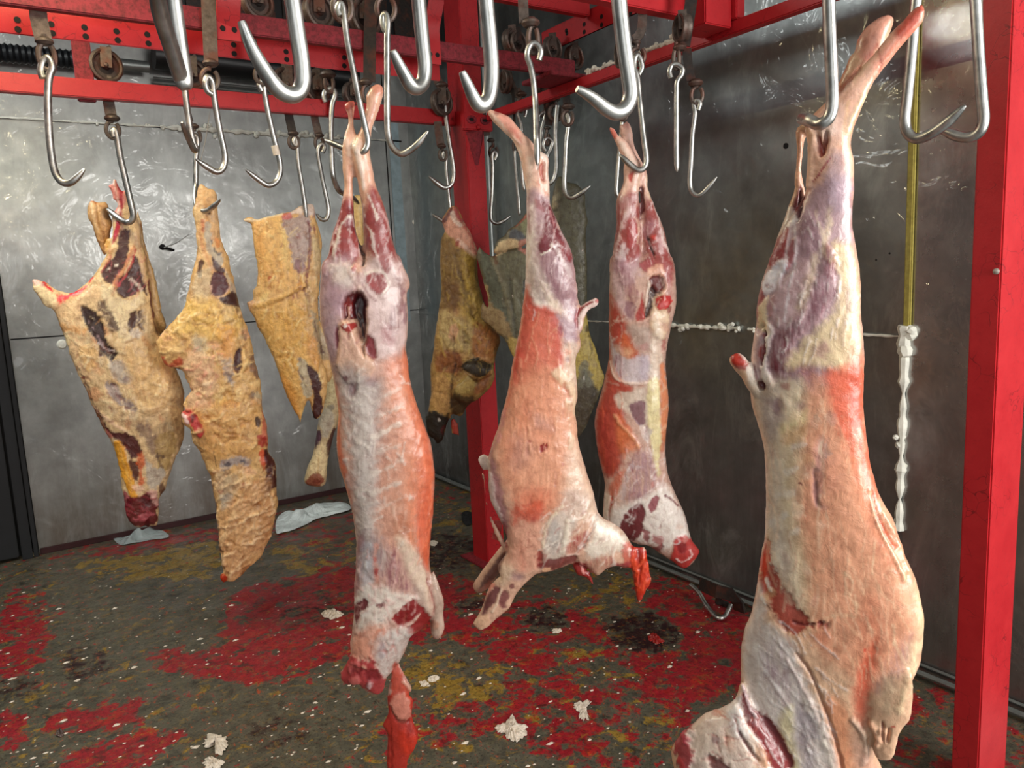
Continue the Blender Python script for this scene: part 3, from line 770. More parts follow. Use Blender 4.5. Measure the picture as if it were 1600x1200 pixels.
# ------------------------------------------------------------------ hooks and trolleys
def hook(label, anchor, path, rpx, k=0.0, D=None, y=None, x=None, group='bare meat hooks', tip=0.16, off0=0.0, mat=None, name='meat_hook', kr=None, blunt=None):
    blunt = blunt or (0.42 if (D or 9) < 1 else 0.25)
    tip = tip*(0.9 if (D or 9) < 1 else 0.5)
    fr = Frame(*anchor, D=D, y=y, x=x); P = np.array(pts(path)); C = catmull(P, 6)
    x0 = P[0][0]; pos = []
    for i, (xx, yy) in enumerate(C):
        off = off0 + k*(xx-x0)*fr.px
        if kr: off = off0 + float(np.interp(i/(len(C)-1), [a for a, b in kr], [b for a, b in kr]))
        pos.append(fr.at(xx, yy, off))
    n = len(pos); seg = [0.0]
    for a, b in zip(pos, pos[1:]): seg.append(seg[-1]+float(np.linalg.norm(b-a)))
    L = seg[-1]; R = []
    r = rpx*fr.px; tl = max(tip*L, 1e-4)
    for s_ in seg:
        q = (L-s_)/tl; R.append(r*(1.0 if q > 1 else blunt+(1-blunt)*max(q, 0)**0.6))
    mb = MB(); mb.tube(pos, R, 14)
    o = mb.build(name, mat or M_HOOK)
    me = o.data; c = Vector(np.mean(pos, 0)); me.transform(Matrix.Translation(-c)); o.location = c
    tag(o, label, 'hook', group); return o
def trolley(label, anchor, D=None, y=None, x=None, wheel=None, strap=None, sw=14, link=None, foot=None, off=0.0, fork=None, lr=2.6, group='rail trolleys', drop=None, front=0.02):
    """wheel=(x,y,rpx); strap = px path of the flat bar; link=(x,y,rx,ry); foot=(x,y,r)"""
    fr = Frame(*anchor, D=D, y=y, x=x)
    root = empty('rail_trolley', fr.at(*anchor)); tag(root, label, 'trolley', group)
    px = fr.px
    if wheel:
        for j, w in enumerate(wheel if isinstance(wheel, list) else [wheel]):
            c = fr.at(w[0], w[1], off); R = w[2]*px
            ax = Vector((0.25, -1, 0.0)) if len(w) < 4 else Vector(w[3])
            mb = MB(); mb.lathe(c, ax, [(R*.70, -.004), (R*.76, -.015), (R*.86, -.018), (R*.97, -.015), (R, -.009), (R*.93, 0), (R, .009), (R*.97, .015), (R*.86, .018), (R*.76, .015), (R*.70, .004)], 36)
            wo = mb.build('wheel', M_RUST, root)
            mb = MB(); mb.lathe(c, ax, [(0.0, -.010), (R*.2, -.010), (R*.26, -.005), (R*.74, -.003), (R*.74, .003), (R*.26, .005), (R*.2, .010), (0, .010)], 28); mb.build('hub', M_IRON, wo)
            f = fr.at(w[0], w[1]-R/px*1.25, off+front); f2 = fr.at(w[0]+1.5, w[1]+4, off+front)
            if fork != 0:
                mb = MB(); a_ = Vector(fr.at(w[0], w[1]-R/px*1.05, off)); 
                mb.strap([Vector(f2), Vector(f2).lerp(Vector(f), .6), Vector(f)*0.9+a_*0.1, a_+Vector((0, 0, .012))], fr.n, R*.62, .007)
                mb.lathe(f2+fr.n*.003-np.array([0, 0, -.008]), fr.n, [(R*.14, 0), (R*.14, .006), (R*.08, .010), (0, .0105)], 10)
                mb.build('fork', M_IRON if j % 2 else M_RUST, root)
    if strap:
        C = catmull(pts(strap), 4); mb = MB(); mb.strap([fr.at(xx, y_, off) for xx, y_ in C], fr.n, sw*px, .008)
        mb.build('strap', M_RUST if sum(map(ord, label)) % 3 else M_IRON, root)
    if foot:
        c = fr.at(foot[0], foot[1], off); R = foot[2]*px
        mb = MB(); mb.lathe(c, (0, 0, 1), [(0, -R*.5), (R*.7, -R*.45), (R, -R*.15), (R*.95, R*.1), (R*.5, R*.45), (0, R*.5)], 20)
        mb.build('swivel', M_RUST, root)
    if link:
        xx, y_, rx, ry = link; c = Vector(fr.at(xx, y_, off)); a = Vector(fr.r)
        mb = MB(); mb.ring(c, a, Vector((0, 0, 1)), rx*px, ry*px, lr*px, 26, 8, math.radians(75), math.radians(75+335))
        mb.tube([c+Vector((0, 0, ry*px*.9)), c+Vector((0, 0, ry*px+ (foot[2] if foot else 6)*px*.9))], lr*px, 8)
        mb.build('swivel_link', M_RUST, root)
    return root
NEAR = 'large blurred hooks near the camera'
hook('large near hook seen edge-on with a long leaf-shaped point, leftmost of the close ones', (275, 60), '263,-90 268,-30 274,20 280,60 286,100 289,122 288,131 281,118 269,88 257,58 250,30 247,8', 10.5, D=.82, tip=.22, kr=[(0, 0), (.62, 0), (.8, .05), (1, .11)])
hook('large near hook whose long point rises to the left over the black pipe', (450, 80), '447,-90 453,-30 460,20 467,65 472,100 472,128 464,144 448,147 430,136 410,108 394,80 380,45', 12, D=.80, tip=.30, k=-.5, off0=.0)
hook('large near hook in front of the left edge of the wide hanger bracket', (655, 60), '648,-90 652,-30 656,20 661,70 664,100 661,124 652,136 642,134 632,120 622,102 615,88', 11, D=.85, tip=.22, k=-.9)
hook('large near hook hanging just in front of the red corner post', (765, 70), '752,-90 757,-30 761,20 766,70 768,110 765,145 757,162 747,164 738,150 730,133 723,118', 11.5, D=.82, tip=.24, k=-.8)
hook('large near hook with a taped rusty shank over the narrow carcass', (975, 80), '962,-90 965,-30 969,20 975,70 982,115 985,145 978,166 964,176 948,172 932,161 918,153 904,147', 11.5, D=.82, tip=.26, k=-.6)
hook('stout hook piercing the tendons of the big right-hand carcass', (1295, 100), '1291,-90 1293,-30 1296,60 1299,130 1300,170 1297,190 1289,201 1278,203 1262,192 1250,178', 8.2, D=1.35, kr=[(0, .065), (.7, .065), (.86, .05), (1, -.05)], tip=.12)
hook('hook right of the big carcass shanks, its point rising to the right', (1420, 100), '1440,-90 1434,-30 1429,20 1424,80 1418,140 1414,178 1418,200 1432,211 1452,206 1478,190 1510,162', 7.2, D=1.75, k=.3, off0=-.05)
hook('hook beside the right post whose point disappears behind its neighbour', (1530, 100), '1519,-90 1522,-30 1525,10 1529,80 1534,150 1537,185 1532,204 1518,214 1500,213 1484,207 1462,198', 7.0, D=1.95, k=.2)
hook('hook through the hocks of the centre carcass, its point out on the left', (555, 120), '533,36 529,26 532,17 537,22 540,45 544,75 552,115 562,165 571,205 575,226 571,240 560,244 545,237 526,227 507,217', 4.4, D=2.1, kr=[(0, .055), (.72, .055), (.84, .03), (1, -.02)], tip=.10, group='hooks holding carcasses')
hook('bare hook with its point to the right, just right of the centre carcass', (605, 120), '604,50 599,40 598,27 602,22 606,34 605,60 605,120 605,180 607,214 615,233 628,242 642,236 655,225 668,209', 4.8, D=2.15, k=.35)
hook('long hook with an open eye piercing the hock of the leaning carcass', (835, 130), '842,94 845,80 840,70 832,68 826,75 824,88 829,103 834,130 837,170 838,210 839,235 840,262', 4.6, D=2.3, kr=[(0, .0), (.7, .0), (.85, .045), (1, .05)], tip=.12, group='hooks holding carcasses')
hook('hook gripping the narrow carcass by its hocks, its point out on the left', (1000, 160), '998,118 1003,108 1001,95 996,88 992,94 991,108 996,122 999,150 1003,190 1007,225 1010,248 1008,262 998,268 985,259 968,243', 4.4, D=2.75, kr=[(0, .01), (.5, .02), (.75, .032), (.85, .034), (1, .03)], tip=.1, group='hooks holding carcasses')
A = dict(y=RA+.025); B = dict(y=RB+.045)
hook('bare hook at the far left hanging in front of the lower red rail', (75, 180), '67,122 64,110 67,97 74,91 80,97 82,108 77,122 75,150 76,190 79,230 85,266 95,284 108,288 120,280 132,267', 4.6, k=.3, **A)
hook('bare hook left of the thin thread, its point aimed left', (335, 180), '331,147 324,142 321,130 325,121 332,128 334,146 339,178 345,210 351,238 350,258 340,268 325,262 306,250', 4.3, k=-.4, y=RA-.032)
hook('hook seen nearly edge-on above the tan foreleg quarter', (295, 160), '285,108 288,130 292,165 297,200 302,222 306,232 303,235 296,222 291,212 286,202', 4.3, kr=[(0, 0), (.6, 0), (1, .12)], **A)
hook('bare hook with a scrap of tape on its shank, point aimed left', (420, 180), '409,142 405,134 408,127 412,128 413,142 419,175 427,210 436,245 438,266 432,282 419,289 404,281 384,266', 4.0, k=-.4, **A)
hook('bare hook with an open eye half hidden by the centre carcass hocks', (520, 200), '509,160 506,150 509,142 517,138 523,143 523,152 519,165 517,200 518,240 520,272 528,294 540,300 552,304 562,312', 4.0, kr=[(0, 0), (.7, 0), (1, -.22)], y=RB-.05)
hook('hook with its point aimed left, in front of the corner post', (700, 200), '691,158 688,150 692,146 695,155 696,175 701,215 707,250 709,272 705,288 694,293 682,286 670,276', 3.9, k=-.3, y=RB-.05)
hook('hook holding the ragged beef forequarter at the far left', (185, 250), '178,214 176,206 180,203 183,215 188,245 196,280 204,315 208,338 200,347 185,338 165,321', 4.2, kr=[(0, .0), (.6, .0), (.8, -.02), (1, -.14)], group='hooks holding beef', **B)
hook('hook holding the large fatty leg quarter, point out on the right', (305, 260), '305,225 302,216 306,212 309,222 306,250 306,290 306,318 312,330 322,334 333,328 343,319', 3.6, kr=[(0, .0), (.5, .0), (.75, .12), (1, .20)], group='hooks holding beef', **B)
hook('hook holding the tall flat beef flank piece', (465, 270), '462,228 458,221 461,215 464,226 466,255 472,290 477,325 478,345 472,352 462,346', 3.4, kr=[(0, .0), (.7, 0), (1, -.06)], group='hooks holding beef', **B)
hook('empty hook right of the tall flat beef flank piece', (505, 270), '504,238 507,230 504,225 498,230 497,242 502,270 508,300 513,325 511,340 503,343 494,334', 3.3, **B)
hook('hook holding the yellow scalded leg in front of the corner post', (697, 280), '694,250 691,242 694,237 697,246 697,265 700,295 703,325 705,345 700,352 690,344 675,335', 2.8, group='hooks holding beef', y=RB-.03)
D = dict(x=2.245)
hook('hook right of the corner post, its point aimed right over the hide', (770, 280), '773,250 776,242 773,237 769,243 770,262 769,300 767,335 769,345 777,349 787,345 798,337', 2.9, **D)
hook('thin hook seen edge-on left of the leaning carcass, the lower of two', (808, 270), '805,236 805,250 808,285 811,320 812,337', 2.6, tip=.08, **D)
hook('thin hook with an open eye left of the leaning carcass', (815, 220), '820,183 822,172 817,164 810,166 808,175 812,187 815,200 815,240 816,275 818,290 820,299', 2.8, tip=.08, **D)
hook('hook with an open eye just right of the leaning carcass shank', (848, 200), '842,190 842,182 846,178 851,175 851,185 847,200 846,220 846,250', 3.0, tip=.1, **D)
hook('small hook with a curled eye behind the leaning carcass hock', (858, 230), '853,236 849,228 852,218 858,216 863,222 860,234 855,245 854,262', 3.0, tip=.1, **D)
hook('hook with a taped joint, point turned left behind the carcass', (869, 220), '871,165 869,185 868,210 869,240 869,262 866,278 860,286 853,290', 3.6, tip=.12, **D)
hook('bare hook with its point to the right in front of the olive hide', (885, 240), '888,188 885,182 887,178 889,190 885,220 883,260 882,288 885,303 893,309 906,303 922,291', 3.8, k=.2, **D)
hook('thin hook hanging behind the narrow carcass hocks', (967, 240), '972,186 971,200 967,240 964,280 963,300 967,310', 3.3, tip=.1, **D)
hook('edge-on hook with a curled eye in front of the right steel wall', (1057, 190), '1049,122 1046,112 1050,102 1058,101 1066,107 1065,117 1058,128 1057,150 1057,200 1057,240 1058,268', 4.0, tip=.1, D=2.71)
hook('bare hook with its point to the right on the right steel wall side', (1085, 230), '1091,172 1094,162 1089,157 1084,162 1086,178 1082,210 1080,250 1078,285 1082,300 1092,305 1105,295 1120,277', 3.6, k=.2, D=2.74)

T = trolley
T('trolley with a long flat strap over the perforated strip at the far left', (70, 60), strap='58,-4 60,25 64,45 68,62', sw=20, foot=(69, 64, 11), link=(73, 88, 9, 17), lr=3.6, **A)
T('wheeled trolley on the lower rail above the ragged forequarter', (165, 100), wheel=(165, 103, 22), strap='165,118 168,150 174,183', sw=14, foot=(175, 184, 10), link=(176, 203, 8, 11), lr=2.6, **B)
T('wheeled trolley on the lower rail behind the leaf-shaped hook point', (300, 115), wheel=(299, 117, 22), strap='290,140 291,165 297,190', sw=9, foot=(303, 197, 7), link=(305, 213, 7, 9), lr=2.4, **B)
T('trolley with a broad dark strap left of the small hanger bracket', (328, 60), strap='325,-30 326,10 328,60 330,96', sw=19, foot=(329, 98, 11), link=(328, 124, 11, 14), lr=3.2, y=RA-.032)
T('trolley strap half hidden behind the large near hook', (400, 90), strap='394,62 398,85 404,104', sw=12, foot=(407, 106, 8), link=(410, 118, 10, 12), lr=3.2, **A)
T('trolley wheel riding the overhead rail right of the small hanger bracket', (402, 5), wheel=(402, 4, 24), **A)
T('trolley wheel riding the overhead rail beside the second large hook', (498, 20), wheel=(498, 18, 25), **A)
T('trolley wheel riding the overhead rail behind the long dark strap', (570, 30), wheel=(570, 28, 27), **A)
T('wheeled trolley on the lower rail behind the second large hook', (448, 125), wheel=(448, 132, 24), strap='450,150 451,178 457,207', sw=12, foot=(458, 208, 8), link=(459, 222, 7, 9), lr=2.4, **B)
T('wheeled trolley on the lower rail left of the centre carcass', (495, 138), wheel=(495, 138, 22), strap='490,150 491,180 498,210', sw=11, foot=(499, 211, 7), link=(499, 224, 6, 9), lr=2.3, **B)
T('wheeled trolley on the lower rail hidden by the centre carcass hocks', (548, 142), wheel=(552, 147, 18), y=RB)
T('rusty strap and swivel in front of the perforated strip, above the open-eyed hook', (508, 100), strap='497,60 502,90 508,114', sw=13, foot=(512, 116, 12), link=(514, 130, 6, 13), lr=3.2, y=RB-.05)
T('large rusty link at the top holding the centre carcass hook', (535, 10), strap='536,-190 536,-80 535,-14', sw=17, link=(535, 12, 13, 19), lr=4.2, D=2.10)
T('long dark strap hanging in front of both rails', (580, 60), strap='581,-60 580,0 578,60 577,128', sw=18, foot=(571, 128, 10), link=(574, 146, 7, 12), lr=2.8, y=RA-.034)
T('large rusty link above the bare hook right of the centre carcass', (602, 14), strap='604,-190 604,-80 603,-10', sw=17, link=(603, 14, 13, 17), lr=3.8, D=2.16)
T('wheeled trolley beside the corner post with a rusty clevis', (688, 140), wheel=(690, 160, 20), strap='678,100 681,118 687,132', sw=13, foot=(690, 133, 10), link=(692, 150, 9, 11), lr=3.2, y=RB-.05)
T('trolley strap below the lower rail above the yellow scalded leg', (687, 215), strap='684,190 686,210 689,228', sw=12, foot=(690, 228, 7), link=(692, 242, 6, 8), lr=2.0, y=RB-.03)
T('dark strap and chain link right of the corner post', (760, 200), strap='753,160 756,190 761,212', sw=10, foot=(767, 219, 6), link=(771, 238, 6, 9), lr=2.3, **D)
T('pair of dark wheels on the overhead rail above the leaning carcass', (803, 60), wheel=[(800, 64, 18), (808, 68, 18)], **A)
T('strap with a rounded cup at the top holding the long open-eyed hook', (825, 30), strap='814,-160 816,-50 817,0 819,36', sw=15, foot=(829, 35, 14), link=(833, 62, 7, 19), lr=4.0, D=2.32)
T('dark wheel on the overhead rail, second from its right end', (863, 75), wheel=(863, 76, 18), **A)
T('dark wheel at the right end of the overhead rail', (897, 88), wheel=(897, 90, 18), **A)
T('trolley arm with a v-shaped bracket right of the corner post', (800, 130), wheel=(790, 128, 17, (1, -.15, 0)), strap='793,112 797,130 806,146 815,142', sw=13, foot=(815, 147, 8), link=(814, 164, 6, 10), lr=2.4, **D)
T('thin iron drop rod left of the long open-eyed hook', (804, 200), strap='801,138 803,170 804,216', sw=4, link=(805, 229, 3, 9), lr=2.0, **D)
T('small trolley under the joint plate behind the long hook', (846, 140), wheel=(846, 134, 12), foot=(846, 148, 8), link=(846, 168, 6, 12), lr=2.6, **D)
T('trolley with a thick ring under the joint plate', (862, 145), strap='858,122 859,138 862,152', sw=14, foot=(865, 154, 10), link=(868, 176, 9, 11), lr=3.4, **D)
T('dangling iron bar with a small ring behind the carcass hock', (857, 190), strap='859,158 858,180 857,196', sw=11, foot=(855, 200, 5), link=(855, 217, 3, 9), lr=2.2, **D)
T('trolley at the right of the joint plate above the point-right hook', (885, 150), strap='885,122 885,145 886,164', sw=11, foot=(888, 166, 10), link=(887, 184, 8, 11), lr=2.6, **D)
T('thick dark strap and ring behind the taped hook, above the narrow carcass', (995, 70), wheel=(972, 84, 20, (1, -.5, 0)), strap='1003,-60 1004,10 1003,42 998,56 990,62', sw=13, foot=(994, 66, 7), link=(996, 88, 10, 12), lr=3.6, D=2.77)
T('heavy trolley in front of the square bracket on the right', (1068, 60), wheel=(1066, 44, 20, (1, -.35, 0)), strap='1084,-60 1080,0 1074,40 1069,72', sw=17, foot=(1062, 74, 10), link=(1057, 92, 4, 14), lr=3.2, D=2.72)
T('hanging strap with a rusty foot below the square bracket', (1078, 110), strap='1073,76 1075,100 1080,126', sw=13, foot=(1087, 129, 11), link=(1089, 149, 8, 12), lr=3.0, D=2.74)
T('thin rusty link behind the narrow carcass hocks', (975, 180), strap='976,108 976,140 975,165', sw=6, link=(974, 178, 6, 9), lr=2.6, **D)
beam('hanging_rail', (-1.6, .72, 2.37), (2.188, .76, 2.44), M_REDW, 'nearest hanging rail, above the frame, carrying the large close hooks')
for (x_, D_, nm) in ((263, .82, 'leaf-pointed'), (447, .80, 'black-pipe'), (648, .85, 'hanger-side'), (752, .82, 'post-side'), (962, .82, 'taped'), (1291, 1.285, 'big carcass'), (1440, 1.8, 'left of the pair'), (1519, 1.95, 'right of the pair')):
    f_ = Frame(x_, -90, D=D_); c_ = Vector(f_.at(x_, -90)); mb = MB()
    tp = Vector((c_.x, .74, 2.46)); lk = c_+Vector((0, 0, .05))
    mb.ring(lk, f_.r, (0, 0, 1), .022, .05, .006, 22, 8); mb.strap([lk+Vector((0, 0, .05)), lk.lerp(tp, .5)+Vector((0, 0, .02)), tp], (0, 1, 0.2), .03, .008)
    o = mb.build('hook_hanger', M_RUST); tag(o, 'rusty hanger above the frame for the %s near hook' % nm, 'hanger', 'hangers above the frame')
# thread down to the fatty leg
mb = MB(); fr = Frame(320, 220, y=RB+.05); mb.tube([fr.at(329, 168), fr.at(322, 215), fr.at(311, 262), fr.at(309, 292)], .0016, 5)
o = mb.build('thread', M_BOLT); tag(o, 'thin pale thread hanging down to the top of the fatty leg quarter', 'thread')
# tape scraps
fr = Frame(420, 180, y=RA+.025); mb = MB(); mb.tube([fr.at(429, 226, -.018), fr.at(433, 241, -.022)], .013, 10); o = mb.build('tape_wrap', M_SCRAP); tag(o, 'pale tape wrapped round the shank of a bare hook on the left', 'tape')
# hook and strap lying at the foot of the right wall
z = .03
mb = MB(); P = [onp(1079, 914, 2, .05), onp(1092, 926, 2, .04), onp(1103, 945, 2, .02), onp(1115, 960, 2, .015), onp(1124, 966, 2, .015), onp(1134, 961, 2, .02), onp(1142, 945, 2, .05)]
mb.tube(catmull(np.array(P), 5), .011, 10); o = mb.build('floor_hook', M_HOOK); tag(o, 'steel hook lying against the foot of the right wall', 'hook')
mb = MB(); mb.strap([onp(1094, 912, 2, .09), onp(1120, 924, 2, .11), onp(1140, 928, 2, .11), onp(1152, 940, 2, .07), onp(1156, 955, 2, .02)], (-1, 0, .3), .06, .012)
mb.tube([onp(1126, 925, 2, .10), onp(1122, 940, 2, .05), onp(1136, 945, 2, .02)], .016, 8)
o = mb.build('floor_bracket', M_IRON); tag(o, 'dark bent iron bracket at the foot of the right wall', 'bracket')
# ------------------------------------------------------------------ skinned sheep carcasses
CR, WF, PF, PE, OR, RD = 'e4cfa6', 'eadfd2', 'e8b89e', 'da9878', 'd8684e', 'b8301f'
MR, MA, DM, PU, LI, GR, BK = '923a3a', '6c1c26', '3e0e16', '7c4e5a', 'aa8c94', 'b3aaa4', '1c0a0c'

# ---- big carcass at the right
fr = Frame(1270, 600, D=1.35)
body = ('1262,190 1270,182 1284,168 1302,150 1322,128 1346,104 1369,79 1386,58 1400,42 1415,26 1430,11 1441,6 1446,14 1444,32 1432,46 1414,66 1395,90 1380,110 1362,136 1350,160 1341,185 1333,205 '
        '1330,225 1334,245 1335,270 1334,300 1332,350 1337,380 1344,430 1345,480 1349,520 1351,560 1349,620 1352,660 1356,700 1364,740 1376,775 1395,810 1408,850 1420,880 1431,905 '
        '1440,940 1444,960 1443,1005 1438,1035 1426,1060 1422,1085 1418,1105 1405,1125 1390,1140 1372,1150 1368,1175 1380,1205 1390,1240 1380,1280 1240,1300 1180,1260 '
        '1160,1200 1150,1130 1157,1060 1157,1020 1163,985 1175,950 1183,910 1190,860 1195,830 1196,760 1195,720 1193,700 1185,665 1175,635 1172,600 1174,570 1175,545 1180,510 1182,480 1188,450 1200,410 '
        '1212,380 1230,345 1244,325 1256,305 1261,280 1263,240 1260,215 1257,203')
farleg = ('1395,7 1403,13 1400,28 1394,44 1388,66 1378,92 1358,122 1330,156 1300,184 1270,200 1259,206 1257,216 1254,240 1253,270 1262,310 1265,370 1240,420 1205,430 1196,425 1207,385 1222,345 1232,315 1238,295 1242,270 '
          '1244,240 1244,220 1241,207 1245,193 1258,180 1280,160 1300,140 1312,118 1326,85 1330,74 1338,68 1341,52 1350,35 1365,20 1381,9')
neck = '1160,1048 1172,1070 1200,1110 1240,1180 1250,1260 1180,1290 1100,1280 1066,1240 1060,1200 1054,1165 1056,1150 1068,1136 1086,1118 1104,1102 1130,1094 1150,1080'
foreleg = '1420,1035 1424,1060 1422,1085 1419,1105 1404,1126 1398,1150 1392,1167 1380,1170 1366,1166 1360,1150 1362,1130 1352,1110 1350,1070 1370,1040 1400,1030'
tail = '1143,553 1155,551 1165,556 1178,570 1190,590 1196,620 1180,618 1166,600 1160,588 1148,575 1141,562'
